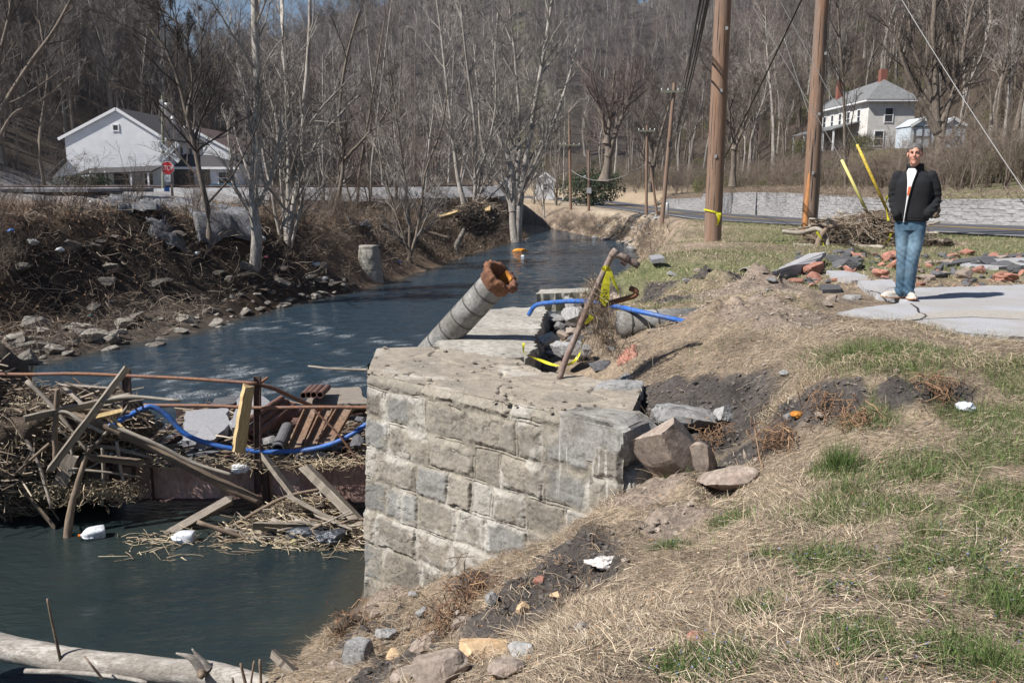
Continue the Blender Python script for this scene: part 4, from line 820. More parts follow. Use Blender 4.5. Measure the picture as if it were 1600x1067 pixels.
deckslab([(285, 688, .25), (290, 642, 1.3), (352, 636, 1.5), (360, 660, .9), (330, 690, .2)], 'large pale asphalt slab lying on the deck behind the blue hose', 1, m_gasph)
deckslab([(362, 668, .6), (372, 622, 1.8), (405, 616, 2.0), (430, 634, 1.6), (400, 662, .7)], 'pale asphalt slab tilted behind the railing post', 2, m_gasph)
deckslab([(325, 634, 1.9), (335, 622, 2.2), (372, 618, 2.2), (365, 630, 1.9)], 'dark thin asphalt slab at the far edge of the deck', 3)
deckslab([(470, 632, 1.8), (500, 606, 2.8), (560, 604, 2.8), (575, 630, 1.8)], 'brown worn slab sloping behind the upper pipes near the abutment', 4, m_wood_g)
m_chan = M('worn_rusty_channel', [(.10, .07, .05), (.26, .19, .14), (.15, .11, .09)], scale=5, big=(3, (.20, .10, .05), .5), bscale=30, bmp=.5, rough=.9)
m_pstk = M('rusty_pipe_stock', [(.08, .042, .033), (.15, .08, .062), (.11, .065, .055)], scale=7, bscale=50, bmp=.5, rough=.9, vary=.25)
def pipe(a, b_, r_, label, mat=m_pstk, group=None, open_=True):
    a = np.array(a); b_ = np.array(b_); d = Vector(b_ - a); L = d.length; Mx = Matrix.Translation(Vector(a)) @ d.normalized().to_track_quat('Z', 'Y').to_matrix().to_4x4()
    mb = MB().lathe([(r_ * .78, L), (r_ * .78, 0), (r_, 0), (r_, L), (r_ * .78, L)], 18, Mx); return tag(mb.build('rusty_pipe', mat, None, False, loc=a), label, 'pipe', group)
gp = 'rusty pipes heaped on the bridge deck'
for k, (ax_, ay, bx, by) in enumerate([(372, 668, 440, 622), (382, 676, 448, 628), (392, 684, 458, 634), (376, 690, 470, 642)]):
    pipe(Bp(ax_, ay, .1 + .05 * k), Bp(bx, by, 1.2 + .05 * k), .045 + .006 * k, ['uppermost', 'second', 'third', 'lowest and thickest'][k] + ' of four parallel rusty pipes right of the post', group=gp)
for k, (x_, y_) in enumerate([(474, 612), (482, 611), (490, 611), (500, 611)]):
    pipe(Bp(x_, y_ + 6, 1.6), Bp(x_ + 12, y_ - 6, 2.3), .05, ['leftmost', 'second', 'third', 'rightmost'][k] + ' of the four short rusty pipes lying high by the abutment', group=gp)
for k, (x_, y_, r_, lb) in enumerate([(357, 718, .055, 'open rusty pipe end on the girder, left of its twin'), (376, 718, .055, 'open rusty pipe end on the girder nearest the post'), (540, 706, .06, 'upper open pipe end by the abutment'), (552, 716, .06, 'lower open pipe end by the abutment'), (524, 712, .05, 'small rusty pipe end left of the two by the abutment'), (222, 714, .05, 'dark pipe end under the brown trunk, left one'), (236, 716, .05, 'dark pipe end under the brown trunk, right one')]):
    pipe(Bp(x_, y_, -.05), Bp(x_, y_ - 6, .9), r_, lb, group=gp)
pipe(Bp(452, 728, 0), Bp(455, 700, .5), .045, 'short upright rusty pipe, left of a pair behind the top flange', group=gp); pipe(Bp(465, 728, 0), Bp(468, 700, .5), .045, 'short upright rusty pipe, right of a pair behind the top flange', group=gp)
pipe(Bp(458, 660, 1.0), Bp(476, 661, 1.0), .07, 'short pinkish rusty pipe lying across behind the rusted channels', group=gp)
o = pipe(Bp(434, 702, .1), Bp(449, 668, .7), .085, 'rough grey concrete cylinder lying on the deck', m_pasph)
for k, (a_, b2_, wd) in enumerate([((462, 700), (488, 640), .17), ((486, 700), (512, 642), .15), ((508, 695), (540, 640), .20)]):
    A_, B_ = Bp(*a_, .1), Bp(*b2_, .9); mb = MB(); mb.bar(A_, B_, wd, .02, up=(0, -1, .6)); dd = B_ - A_; dd /= np.linalg.norm(dd); s_ = np.cross(dd, (0, -1, .6)); s_ /= np.linalg.norm(s_); u_ = np.cross(s_, dd)
    for sg in (-1, 1): mb.bar(A_ + sg * s_ * wd / 2 + u_ * .04, B_ + sg * s_ * wd / 2 + u_ * .04, .015, .08, up=(0, -1, .6))
    tag(mb.build('steel_channel', m_chan, None, loc=A_), ['left', 'middle', 'right'][k] + ' one of three rusted steel channels leaning on the deck', 'steel channel', 'rusted channels')
for k, (px, py, dy, s) in enumerate([(425, 690, .3, (.3, .25, .16)), (410, 672, .6, (.3, .3, .12)), (475, 716, .1, (.35, .2, .1)), (500, 712, .1, (.3, .2, .1)), (558, 690, .2, (.22, .25, .2)), (562, 655, .8, (.3, .3, .1)), (520, 700, .3, (.3, .3, .1)), (330, 706, .2, (.5, .2, .06)), (300, 702, .3, (.5, .2, .06)), (260, 708, .3, (.6, .25, .08)), (395, 706, .2, (.3, .2, .1))]):
    c = Bp(px, py, dy); V, F = rockV(s, 130 + k, rot=k); tag(nobj('asphalt_chunk', npmesh('asphalt_chunk', V, F, m_pasph if k % 3 else m_grey), None, c), ['dark asphalt chunk right behind the railing post', 'grey stone chunk below the tilted pale slab', 'small grey chunk on the flange between the upright pipe stubs and the pipe ends', 'dark flat chunk beside the two upright pipe stubs', 'grey chunk against the abutment above the pipe ends', 'flat grey piece under the brown slab by the abutment', 'dark chunk at the foot of the rusted channels', 'long thin grey piece behind the blue hose sag', 'long dark slab edge in front of the big pale slab', 'widest flat dark piece near the brown trunk', 'small dark chunk left of the yellow timber foot'][k], 'asphalt chunk', 'chunks on the bridge deck')
hose('blue_hose', [(160, 662, YB - .4), (176, 664, YB - .5), (200, 650, YB - .2), (224, 638, YB - .25), (240, 636, YB - .22), (262, 650, YB - .2), (290, 678, YB - .2), (330, 694, YB - .18), (380, 703, YB - .14), (430, 706, YB - .1), (490, 701, YB - .1), (540, 684, YB - .05), (590, 650, YB + .1)], .032, m_blue, 'bright blue plastic water hose sagging along the bridge railing', n=120)
# white plastic jugs
m_jug = M('milky_plastic', [(.62, .66, .72), (.74, .77, .82)], scale=3, rough=.35, bmp=.08, bscale=6)
m_org = M('orange_plastic', [(.65, .16, .02), (.75, .22, .04)], scale=3, rough=.4, bmp=0)
def jug(px, py, y, rz, tilt, lb, cap):
    c = G(px, py, WATER + .03); c = Vector((c.x, c.y, WATER + .05)); o = empty('plastic_jug', c); o.rotation_euler = (R(90), tilt, rz); tag(o, lb, 'plastic jug', 'jugs floating in the pool')
    th = np.linspace(0, 2 * np.pi, 28, endpoint=False); V = []
    for r_, z_, q in [(.001, -.13, 0), (.06, -.132, .5), (.074, -.12, .6), (.076, -.05, .6), (.074, .03, .6), (.070, .06, .4), (.05, .10, .1), (.022, .125, 0), (.020, .145, 0), (.001, .146, 0)]:
        n_ = 2 + 4 * q; s_ = (np.abs(np.cos(th)) ** n_ + np.abs(np.sin(th)) ** n_) ** (-1 / n_); V.append(np.c_[r_ * s_ * np.cos(th), r_ * s_ * np.sin(th), np.full(28, z_)])
    V = np.array(V).reshape(-1, 3); i = np.arange(9)[:, None]; j = np.arange(28)[None]; jn = (j + 1) % 28
    nobj('jug_body', npmesh('jug_body', V, np.stack([i * 28 + j, i * 28 + jn, (i + 1) * 28 + jn, (i + 1) * 28 + j], -1).reshape(-1, 4), m_jug, True), o)
    hp = resample([(.02, 0, .115), (.06, 0, .10), (.085, 0, .05), (.078, 0, .0)], 12); V, F = tubes(hp[None], np.full((1, 12), .011), 8); nobj('handle', npmesh('handle', V, F, m_jug, True), o)
    if cap: mb = MB().lathe([(0, .165), (.022, .165), (.023, .14), (0, .14)], 14); nobj('cap', mb.mesh('cap', m_org), o)
jug(146, 836, 9.7, R(-62), .3, 'white plastic jug with an orange cap floating under the debris heap', True)
jug(287, 842, 9.7, R(90 + 180), 0, 'white plastic jug without a cap floating beside the yellow stalk', False)
# rubbish caught in the debris
def crumple(name, c, size, seed, mat, label, cat, amp=.45, sub=4):
    V, F = ICO[sub]; V = V * (1 + amp * fbm3(V * 1.6 + seed, seed, 3)[:, None] + .5 * amp * np.abs(fbm3(V * 4.5 + seed, seed + 1, 2))[:, None]); V = V * np.array(size) / 2
    return tag(nobj(name, npmesh(name, V, F, mat, True), None, c), label, cat)
m_blk = M('black_film', [(.03, .035, .045), (.07, .08, .10)], scale=6, rough=.28, bmp=.5, bscale=18, bdist=.03)
m_film = M('clear_film', [(.50, .53, .55), (.68, .70, .72)], scale=6, rough=.35, bmp=.5, bscale=25, bdist=.02)
crumple('plastic_bag', D(475, 830, 9.65), (.42, .3, .16), 3, m_blk, 'crumpled black plastic sheet, left part at the foot of the straw heap', 'plastic sheet', .7)
crumple('plastic_bag', D(517, 838, 9.45), (.30, .25, .14), 5, m_blk, 'crumpled black plastic bag by the abutment foot', 'plastic bag', .7)
crumple('yellow_ball', D(460, 847, 9.5), (.09, .09, .08), 6, M('yellow_plastic', [(.55, .55, .18), (.68, .66, .30)], scale=3, rough=.5), 'small pale yellow plastic ball floating at the debris edge', 'ball', .15)
crumple('plastic_film', Bp(378, 732, -.2), (.22, .05, .10), 7, m_film, 'torn clear plastic film hanging on the girder flange', 'plastic film', .9)
crumple('plastic_bottle', D(118, 836, 9.8), (.09, .08, .07), 8, M('green_glass', [(.03, .16, .10), (.05, .22, .14)], scale=3, rough=.2, bmp=0), 'small green bottle floating left of the capped jug', 'bottle', .2)

# ------------------------------------------------------------------ sticks: straw, reeds, broken twigs (nobody could count them)
def sticks(name, cen, n_, L, r, seed, mats, label, cat, flat=.5, bend=.12, sides=4, K=4, dirs=None, colours=None, kind='stuff', parent=None):
    """cen: function(rng, n) -> centres (n,3)"""
    q = np.random.default_rng(seed); c = cen(q, n_); n_ = len(c); d = q.normal(size=(n_, 3)); d[:, 2] *= flat
    if dirs is not None: d = d * .6 + np.array(dirs)
    d /= np.linalg.norm(d, axis=1)[:, None]; Ls = q.uniform(L[0], L[1], n_) * q.uniform(.5, 1, n_); t = np.linspace(-.5, .5, K)
    P = c[:, None] + d[:, None] * (Ls[:, None] * t)[..., None]; b = q.normal(size=(n_, 1, 3)) * bend * Ls[:, None, None]; P = P + b * (1 - (2 * t) ** 2)[None, :, None] + q.normal(size=P.shape) * (Ls * bend * .25)[:, None, None]
    rr = (q.uniform(r[0], r[1], n_))[:, None] * np.linspace(1, .6, K)[None]; V, F = tubes(P, rr, sides)
    cs = np.array(colours); cc = cs[q.integers(0, len(cs), n_)] * q.uniform(.7, 1.25, (n_, 1)); col = np.repeat(cc, K * sides, 0)
    me = npmesh(name, V, F, mats, False, col=col)
    if parent: return child(name, me, parent)
    return tag(nobj(name, me), label, cat, None, kind)
m_vc = M('dry_stems', [(.85, .85, .85), (1.15, 1.15, 1.15)], scale=30, rough=.85, bmp=0, vcol=True)
WOODC = [(.30, .235, .17), (.20, .15, .105), (.38, .32, .25), (.13, .095, .07), (.26, .20, .15)]
STRAWC = [(.44, .36, .24), (.36, .285, .19), (.50, .42, .30), (.27, .205, .14)]
def mound(name, pts, mat, label, cat='debris heap', seed=1):      # dark matted core of a heap: several lumps in one closed body
    mb = MB()
    for k, (c, s) in enumerate(pts):
        V, F = ICO[4]; V = V * (1 + .35 * fbm3(V * 2.5 + k, seed + k, 4)[:, None]); mb.add(V * np.array(s) / 2 + np.array(c), [F])
    return tag(mb.build(name, mat, None, True), label, cat, None, 'stuff')
m_matt = M('matted_flood_wrack', [(.03, .024, .02), (.11, .082, .06), (.06, .045, .035)], scale=14, bscale=40, bmp=1.0, bdist=.03, rough=.98)
lumps = [(Bp(20, 700, .2), (2.2, 1.8, 1.6)), (Bp(60, 660, .2), (1.4, 1.5, .9)), (Bp(140, 655, .3), (1.3, 1.2, .75)), (Bp(200, 665, .4), (.7, .8, .55)), (Bp(30, 800, .6), (1.8, 1.4, 1.2)), (Bp(120, 760, .6), (1.2, .6, 1.1)), (Bp(-60, 640, .2), (1.6, 2, 1.6))]
mound('flood_wrack', lumps, m_matt, 'dark matted heap of flood wrack burying the left end of the bridge')
l2_ = [(D(440, 828, 10.0), (1.2, .8, .34)), (D(500, 842, 9.8), (1.2, .8, .36)), (D(475, 800, 10.25), (.8, .4, .36))]
def quads(name, cen, n_, size, seed, mat, label, cat, colours):
    q = np.random.default_rng(seed); c = cen(q, n_); un = lambda a: a / (np.linalg.norm(a, axis=-1, keepdims=True) + 1e-9); a_ = un(q.normal(size=c.shape)); b_ = un(np.cross(a_, q.normal(size=c.shape))); s_ = q.uniform(.5, 1, len(c))[:, None] * size
    V = np.stack([c - a_ * s_, c - b_ * s_ * .7, c + a_ * s_, c + b_ * s_ * .7], 1).reshape(-1, 3); cs = np.array(colours)[q.integers(0, len(colours), len(c))] * q.uniform(.7, 1.3, (len(c), 1))
    return tag(nobj(name, npmesh(name, V, np.arange(4 * len(c)).reshape(-1, 4), mat, col=np.repeat(cs, 4, 0))), label, cat, None, 'stuff')
def on_lumps(lm, jit=.05, spread=1.05):
    def f(q, n_):
        w_ = np.array([s[0] * s[2] for _, s in lm]); k = q.choice(len(lm), n_, p=w_ / w_.sum()); d = q.normal(size=(n_, 3)); d[:, 1] = -np.abs(d[:, 1]); d /= np.linalg.norm(d, axis=1)[:, None]
        return np.array([c for c, _ in lm])[k] + d * np.array([s for _, s in lm])[k] / 2 * spread + q.normal(size=(n_, 3)) * jit
    return f
quads('wrack_leaves', on_lumps(lumps + l2_), 9000, .022, 34, m_vc, 'leaves mud and scraps matted into the flood wrack', 'leaves', [(.10, .07, .045), (.06, .045, .035), (.17, .12, .08), (.035, .03, .026)])
sticks('driftwood_sticks', on_lumps(lumps), 1700, (.15, 1.0), (.006, .018), 5, m_vc, 'tangle of broken driftwood sticks over the left end of the bridge', 'driftwood', colours=WOODC, dirs=(.8, 0, -.15), bend=.06)
sticks('flood_straw', on_lumps(lumps[:4]), 2600, (.08, .4), (.002, .005), 6, m_vc, 'flood straw and fine twigs matted over the bridge debris', 'straw', colours=STRAWC, sides=3, bend=.2)
l2 = [(D(440, 828, 10.0), (1.2, .8, .34)), (D(500, 842, 9.8), (1.2, .8, .36)), (D(385, 842, 9.9), (.9, .6, .18)), (D(548, 858, 9.6), (.6, .6, .4)), (D(475, 800, 10.25), (.8, .4, .36)), (D(320, 842, 9.9), (.8, .4, .10))]
mound('flood_wrack', l2, m_matt, 'low heap of matted flood wrack under the girder by the abutment', seed=20)
sticks('flood_straw', on_lumps(l2), 2600, (.08, .45), (.0025, .008), 8, m_vc, 'pale flood straw and splinters on the heap below the girder', 'straw', colours=STRAWC + [(.5, .45, .37)], sides=4, dirs=(.9, -.1, -.25), bend=.08, flat=.6)
sticks('flood_straw', lambda q, n_: np.c_[q.uniform(-4.9, -1.7, n_), YB - .12 + q.normal(size=n_) * .08, zt_ + .03 + np.abs(q.normal(size=n_)) * .05 + .05 * (np.abs(q.normal(size=n_)) > 1.6)], 500, (.08, .5), (.002, .006), 9, m_vc, 'straw and twigs caught along the girder top', 'straw', colours=STRAWC, dirs=(1, 0, 0), bend=.15, sides=3)
sticks('driftwood_sticks', lambda q, n_: np.c_[q.uniform(-4.9, -1.6, n_), YB + q.uniform(.1, 2.6, n_), zt_ + .0 + np.abs(q.normal(size=n_)) * .10], 420, (.2, 1.1), (.006, .02), 10, m_vc, 'sticks and splinters strewn over the bridge deck', 'driftwood', colours=WOODC, dirs=(.8, .2, 0), bend=.05, flat=.15)
sticks('flood_straw', lambda q, n_: (lambda f: np.array(Bp(60, 760, -.5))[None] * (1 - f) + np.array(Bp(215, 770, -.3))[None] * f + q.normal(size=(n_, 3)) * np.array([.05, .12, .05]))(q.random((n_, 1))), 900, (.06, .3), (.003, .007), 11, m_vc, 'ragged fringe of straw hanging at the bottom of the left heap', 'straw', colours=STRAWC, sides=3, bend=.15)
sticks('flood_straw', lambda q, n_: np.c_[q.uniform(-4.6, -1.8, n_), 9.5 + q.normal(size=n_) * .2, np.full(n_, WATER + .015)], 160, (.1, .5), (.003, .008), 12, m_vc, 'loose straw floating at the edge of the pool', 'straw', colours=STRAWC, dirs=(1, 0, 0), flat=.02, sides=4)
# hanging roots and grass on the bent pipe
rc = np.array(D(925, 490, 8.32)); 
def hang(q, n_): z = q.random(n_); return rc + np.c_[.02 + .13 * (1 - z) + q.normal(size=n_) * (.05 + .09 * (1 - z)), q.normal(size=n_) * .05, -.42 + .72 * z]
sticks('root_tangle', hang, 560, (.12, .40), (.0012, .003), 13, m_vc, 'clump of pale roots and dead grass hung over the leaning bent pipe', 'roots', colours=[(.34, .27, .18), (.24, .175, .12), (.15, .10, .07)], dirs=(.15, 0, -1.1), bend=.25, sides=3, flat=1, K=6)
m_tape = M('yellow_tape', [(.58, .55, .02), (.68, .64, .04)], scale=3, rough=.4, bmp=.1, bscale=20)
m_ink = M('black_ink', [(.02, .02, .02)], rough=.5, bmp=0)
def ribbon(pts, wd, n=40, up=(0, -1, 0), twist=0.0):
    P = resample([np.array(p) for p in pts], n); T = np.gradient(P, axis=0); T /= np.linalg.norm(T, axis=1)[:, None]; S = np.cross(T, np.array(up, float)); S /= np.linalg.norm(S, axis=1)[:, None] + 1e-9; U_ = np.cross(S, T)
    a_ = twist * np.linspace(0, 1, n)[:, None]; S = S * np.cos(a_) + U_ * np.sin(a_); w_ = np.broadcast_to(wd, n)[:, None] / 2; V = np.stack([P - S * w_, P + S * w_], 1).reshape(-1, 3); i = np.arange(n - 1) * 2; return V, np.stack([i, i + 1, i + 3, i + 2], -1)
def tape(name, strips, label, extra=None):
    mb = MB()
    for pts, wd, tw in strips: V, F = ribbon(pts, wd, twist=tw); mb.add(V, [F])
    loc = strips[0][0][0]; o = empty(name, loc); tag(o, label, 'caution tape'); mb.build('tape_strip', m_tape, o); return o
Y8 = 8.2
tp = tape('caution_tape', [([D(941, 422, Y8 + .05), D(947, 419, Y8), D(953, 424, Y8 + .05)], .05, 0), ([D(950, 424, Y8), D(946, 450, Y8), D(944, 478, Y8)], np.interp(np.linspace(0, 1, 40), [0, .3, .85, 1], [.03, .07, .10, .02]), .2), ([D(953, 424, Y8), D(960, 442, Y8), D(966, 456, Y8), D(961, 466, Y8)], .035, 1.5), ([D(925, 494, Y8), D(920, 500, Y8), D(914, 506, Y8)], .05, 1)], 'yellow tape with black letters knotted high on the bent pipe')
def text(name, s, size, loc, rot, mat, par=None, ext=.001, align='CENTER'):
    cu = bpy.data.curves.new(name, 'FONT'); cu.body = s; cu.size = size; cu.extrude = ext; cu.align_x = align; cu.align_y = 'CENTER'; cu.materials.append(mat)
    tmp = bpy.data.objects.new('tmp', cu); COL.objects.link(tmp); dg = bpy.context.evaluated_depsgraph_get(); me = bpy.data.meshes.new_from_object(tmp.evaluated_get(dg)); bpy.data.objects.remove(tmp)
    o = bpy.data.objects.new(name, me); o.location = loc; o.rotation_euler = rot; link(o, par)
    if par: o.matrix_parent_inverse = world_inv(par)
    return o
text('lettering', 'NO', .075, D(946, 466, Y8 - .035), (R(90), R(80), 0), m_ink, tp)
tape('caution_tape', [([D(818, 536, 9.2), D(820, 552, 9.0), D(845, 563, 8.8), D(870, 571, 8.6), D(892, 568, 8.5), D(906, 552, 8.5), D(911, 530, 8.5)], .03, 9)], 'loose loop of yellow tape trailing across the abutment top')

# more broken timber lying in the wrack, each its own piece
q = np.random.default_rng(505)
for k in range(54):
    zone = k % 3; mt = [m_wood_b, m_wood_p, m_wood_g][(k // 3) % 3]; cn = ['brown', 'pale', 'grey'][(k // 3) % 3]
    if zone == 0: c = Bp(q.uniform(0, 210), q.uniform(620, 760), q.uniform(-.7, -.2)); d = np.array([q.uniform(.4, 1), q.normal() * .25, q.normal() * .45]); L = q.uniform(.5, 1.5); wh = 'on the heap over the left end of the bridge'
    elif zone == 1: c = Bp(q.uniform(230, 560), q.uniform(700, 718), q.uniform(.1, 1.2)); d = np.array([1, q.normal() * .4, q.normal() * .08]); L = q.uniform(.5, 1.3); wh = 'flat among the pipes on the bridge deck'
    else: c = np.array(D(q.uniform(370, 560), q.uniform(812, 846), 9.65)); d = np.array([1, q.normal() * .3, q.normal() * .25 - .1]); L = q.uniform(.4, 1.0); wh = 'in the straw heap below the girder'
    d /= np.linalg.norm(d); r_ = q.uniform(.012, .034)
    if k % 5 == 0: plank('board', c - d * L / 2, c + d * L / 2, q.uniform(.08, .15), .025, mt, 'broken %s board %s' % (cn, wh), 'board', seed=600 + k, up=(0, -.8, .6), group='broken timber in the flood wrack')
    else: logo_('driftwood', [c - d * L / 2, c + q.normal(size=3) * .04, c + d * L / 2 + q.normal(size=3) * .05], r_, r_ * .6, mt, '%s %s stick, %s, %s' % ('thick' if r_ > .024 else 'slim', cn, ['steep', 'level', 'slanting'][int(min(abs(d[2]) * 6, 2.9)) - 1] if False else ('steep' if abs(d[2]) > .3 else 'level'), wh), 'driftwood', 12, 8, .2, k, 'broken timber in the flood wrack')
# ------------------------------------------------------------------ bare trees
def unit(a): return a / (np.linalg.norm(a, axis=-1, keepdims=True) + 1e-9)
def sprout(P, Rr, n, t0, t1, L, ang, up, rr, K, q, wig=.12, rmin=.003, tl=.5):
    """n children on every parent polyline; returns polylines and radii"""
    N0, K0, _ = P.shape; pi = np.repeat(np.arange(N0), n); t = q.uniform(t0, t1, len(pi)); u = t * (K0 - 1); i = np.minimum(u.astype(int), K0 - 2); f = (u - i)[:, None]
    A_ = P[pi, i]; B_ = P[pi, i + 1]; c = A_ * (1 - f) + B_ * f; T = unit(B_ - A_); r0 = (Rr[pi, i] * (1 - f[:, 0]) + Rr[pi, i + 1] * f[:, 0])
    w_ = q.normal(size=T.shape); w_ -= (w_ * T).sum(1, keepdims=True) * T; w_ = unit(w_); a_ = q.uniform(ang[0], ang[1], len(pi))[:, None]
    d = T * np.cos(a_) + w_ * np.sin(a_); d[:, 2] += up * .6; d = unit(d)
    pl = np.linalg.norm(P[:, -1] - P[:, 0], axis=1)[pi]; Ls = (q.uniform(L[0], L[1], len(pi)) * (1 - tl * t) * (pl if L[2:] else 1))
    out = [c]; dd = d.copy()
    for k in range(K - 1):
        dd = unit(dd + q.normal(size=dd.shape) * wig + np.array([0, 0, up * .22])); out.append(out[-1] + dd * (Ls / (K - 1))[:, None])
    PP = np.stack(out, 1); rs = np.maximum(np.minimum(r0 * rr, Ls * .022), rmin); RR = rs[:, None] * np.linspace(1, .35, K)[None]; return PP, np.maximum(RR, rmin * .8)
def stem(pts, r0, r1, K, q, wig=.0):
    P = resample([np.array(p) for p in pts], K); P = P + q.normal(size=P.shape) * wig; t = np.linspace(0, 1, K); r = r0 + (r1 - r0) * t ** .8; r = r * (1 + .55 * np.exp(-t * K / 1.3)); return P, r
m_bark = M('pale_grey_bark', [(.25, .225, .20), (.48, .45, .41), (.19, .165, .145)], scale=4, stretch=(1, 1, .35), big=(1.5, (.15, .12, .10), .5), bscale=22, bmp=.5, rough=.9, vary=.15)
m_barkd = M('brown_bark', [(.10, .08, .065), (.20, .165, .135), (.075, .058, .045)], scale=5, stretch=(1, 1, .3), bscale=26, bmp=.6, rough=.95, vary=.15)
m_twig = M('grey_twigs', [(.22, .195, .175), (.36, .33, .30)], scale=1.2, rough=.9, bmp=0, vary=.12)
m_twigr = M('reddish_twigs', [(.13, .098, .088), (.20, .155, .138)], scale=1.2, rough=.9, bmp=0, vary=.12)
m_twigd = M('brown_twigs', [(.065, .052, .043), (.125, .102, .087)], scale=1.2, rough=.9, bmp=0, vary=.12)
def crown_parts(stems, q, lv, thin=.004):
    """stems: list of (P,R).  lv: list of dicts of sprout arguments; returns limb arrays and twig arrays"""
    cur = [(s[0][None], s[1][None]) for s in stems]; limbs, twigs = [], []
    for k, a_ in enumerate(lv):
        nxt = []
        for P, Rr in cur:
            nxt.append(sprout(P, Rr, q=q, **a_))
        (limbs if k == 0 else twigs).extend(nxt); cur = nxt if k == 0 else nxt
        cur = [(np.concatenate([c[0] for c in cur]), np.concatenate([c[1] for c in cur]))]
    return limbs, twigs
def mb_tubes(lst, n):
    mb = MB()
    for P, Rr in lst:
        if len(P): V, F = tubes(P, Rr, n); mb.add(V, [F])
    return mb
LV = [dict(n=16, t0=.28, t1=.98, L=(.22, .48, 1), ang=(.5, 1.1), up=.35, rr=.5, K=7, wig=.10), dict(n=9, t0=.2, t1=1, L=(.28, .6, 1), ang=(.4, .9), up=.25, rr=.55, K=5, wig=.14, rmin=.006), dict(n=6, t0=.2, t1=1, L=(.3, .6, 1), ang=(.35, .9), up=.15, rr=.6, K=4, wig=.16, rmin=.005), dict(n=4, t0=.15, t1=1, L=(.35, .7, 1), ang=(.35, .9), up=.1, rr=.7, K=3, wig=.15, rmin=.004)]
def tree(label, stems, group=None, bark=m_bark, twig=m_twig, lv=LV, seed=1, name='bare_tree', K=16, base=None):
    q = np.random.default_rng(seed); S = []
    for p, r0, r1 in stems:
        p = [np.array(v, float) for v in p]; gz0 = float(hgt(p[0][0], p[0][1])[0])
        if p[0][2] - gz0 < 1.3 and abs(p[0][2] - p[1][2]) > .02: p = [np.array([p[0][0], p[0][1], min(gz0 - .35, p[0][2] - .1)])] + p
        S.append(stem(p, r0, r1, K, q, .015))
    b = base if base is not None else S[0][0][0]
    o = empty(name, b); tag(o, label, 'tree', group); limbs, twigs = crown_parts(S, q, lv)
    mb = MB()
    for P, r_ in S: V, F = tubes(P[None], r_[None], 12); mb.add(V, [F])
    mb.build('trunk', bark, o, True); mb = mb_tubes(limbs, 6)
    for l in twigs: V, F = tubes(l[0], l[1], 3); mb.add(V, [F])
    mb.build('crown', twig, o); return o
def px(y, *pts, dy=0): return [D(a, b_, y + (c[0] if (c := p[2:]) else 0)) for p in pts for a, b_ in [p[:2]]]
YMAP = {}
def T_(y, *pts):
    if pts[0][1] > 330:
        ya = A(*pts[0][:2]).y
        if abs(ya - y) < 14: YMAP.setdefault(round(y), ya + .3)
    y = YMAP.get(round(y), y)
    return [D(p[0], p[1], y + (p[2] if len(p) > 2 else 0)) for p in pts]
def lvl(a=1, b=1, c=1, **k):
    L = [dict(d) for d in LV]; L[0]['n'] = int(18 * a); L[1]['n'] = int(9 * b); L[2]['n'] = int(6 * c); L[3]['n'] = 4 if a >= .9 else 3
    for kk, v in k.items(): L[0][kk] = v
    return L
tree('tallest pale grey tree on the left bank with a thick curving trunk', [(T_(29, (392, 432), (400, 400), (401, 360), (395, 320), (403, 220), (402, 100), (399, 0), (396, -110)), .24, .11)], seed=3, lv=lvl(1.1, 1, 1, t0=.35, L=(.16, .42, 1)))
tree('slim brown tree leaning left in front of the white house', [(T_(26.5, (327, 398), (324, 330), (308, 250), (292, 180), (265, 90), (232, 40)), .13, .04), (T_(26.5, (292, 180), (300, 120), (285, 50), (240, 0)), .05, .02)], seed=4, bark=m_barkd, twig=m_twigd, lv=lvl(1.2, 1.1, 1, L=(.3, .65, 1), up=.1, t0=.35))
tree('clump of pale slender trunks rising beside the tallest tree', [(T_(33, (447, 388), (458, 330), (470, 250), (477, 150), (484, 60), (486, -60)), .15, .06), (T_(33.5, (447, 388), (450, 330), (452, 260), (450, 160), (442, 60), (440, -60)), .15, .06), (T_(33, (440, 388), (430, 330), (418, 270), (400, 190), (370, 100)), .10, .04), (T_(33.3, (450, 388), (443, 330), (438, 250), (430, 180), (412, 120)), .09, .04), (T_(33, (455, 388), (478, 280), (490, 230), (520, 190), (560, 150)), .08, .03)], seed=5, lv=lvl(.75, .95, 1))
tree('dark thin tree left of the concrete pier with spreading limbs', [(T_(40, (520, 340), (530, 300), (538, 240), (530, 180), (540, 100), (560, 20)), .14, .05), (T_(40, (538, 250), (570, 215), (600, 180), (620, 120)), .08, .03), (T_(40, (530, 210), (505, 170), (480, 130)), .07, .03)], seed=6, bark=m_barkd, twig=m_twigd)
tree('multi-stemmed small tree on the bank right of the concrete pier', [(T_(38.5, (637, 412), (650, 370), (658, 330), (665, 270), (690, 200), (700, 140)), .11, .03), (T_(38.5, (640, 405), (640, 350), (632, 280), (622, 200), (610, 120)), .11, .03), (T_(38.5, (640, 400), (618, 330), (600, 270), (585, 220)), .07, .03)], seed=7, bark=m_barkd, twig=m_twig, lv=lvl(.9, .9, 1))
tree('tree with a bent lower trunk holding a ball of flood wrack', [(T_(46, (716, 400), (712, 385), (730, 352), (740, 318), (744, 270), (742, 200), (730, 100), (720, 10)), .20, .05), (T_(46, (742, 280), (765, 220), (775, 150), (770, 60)), .10, .03), (T_(46, (744, 290), (720, 240), (700, 200), (680, 120)), .08, .03)], seed=8)
tree('pale leaning tree rising behind the ball of flood wrack', [(T_(52, (728, 330), (716, 280), (708, 220), (700, 150), (690, 60), (680, -20)), .15, .05)], seed=9)
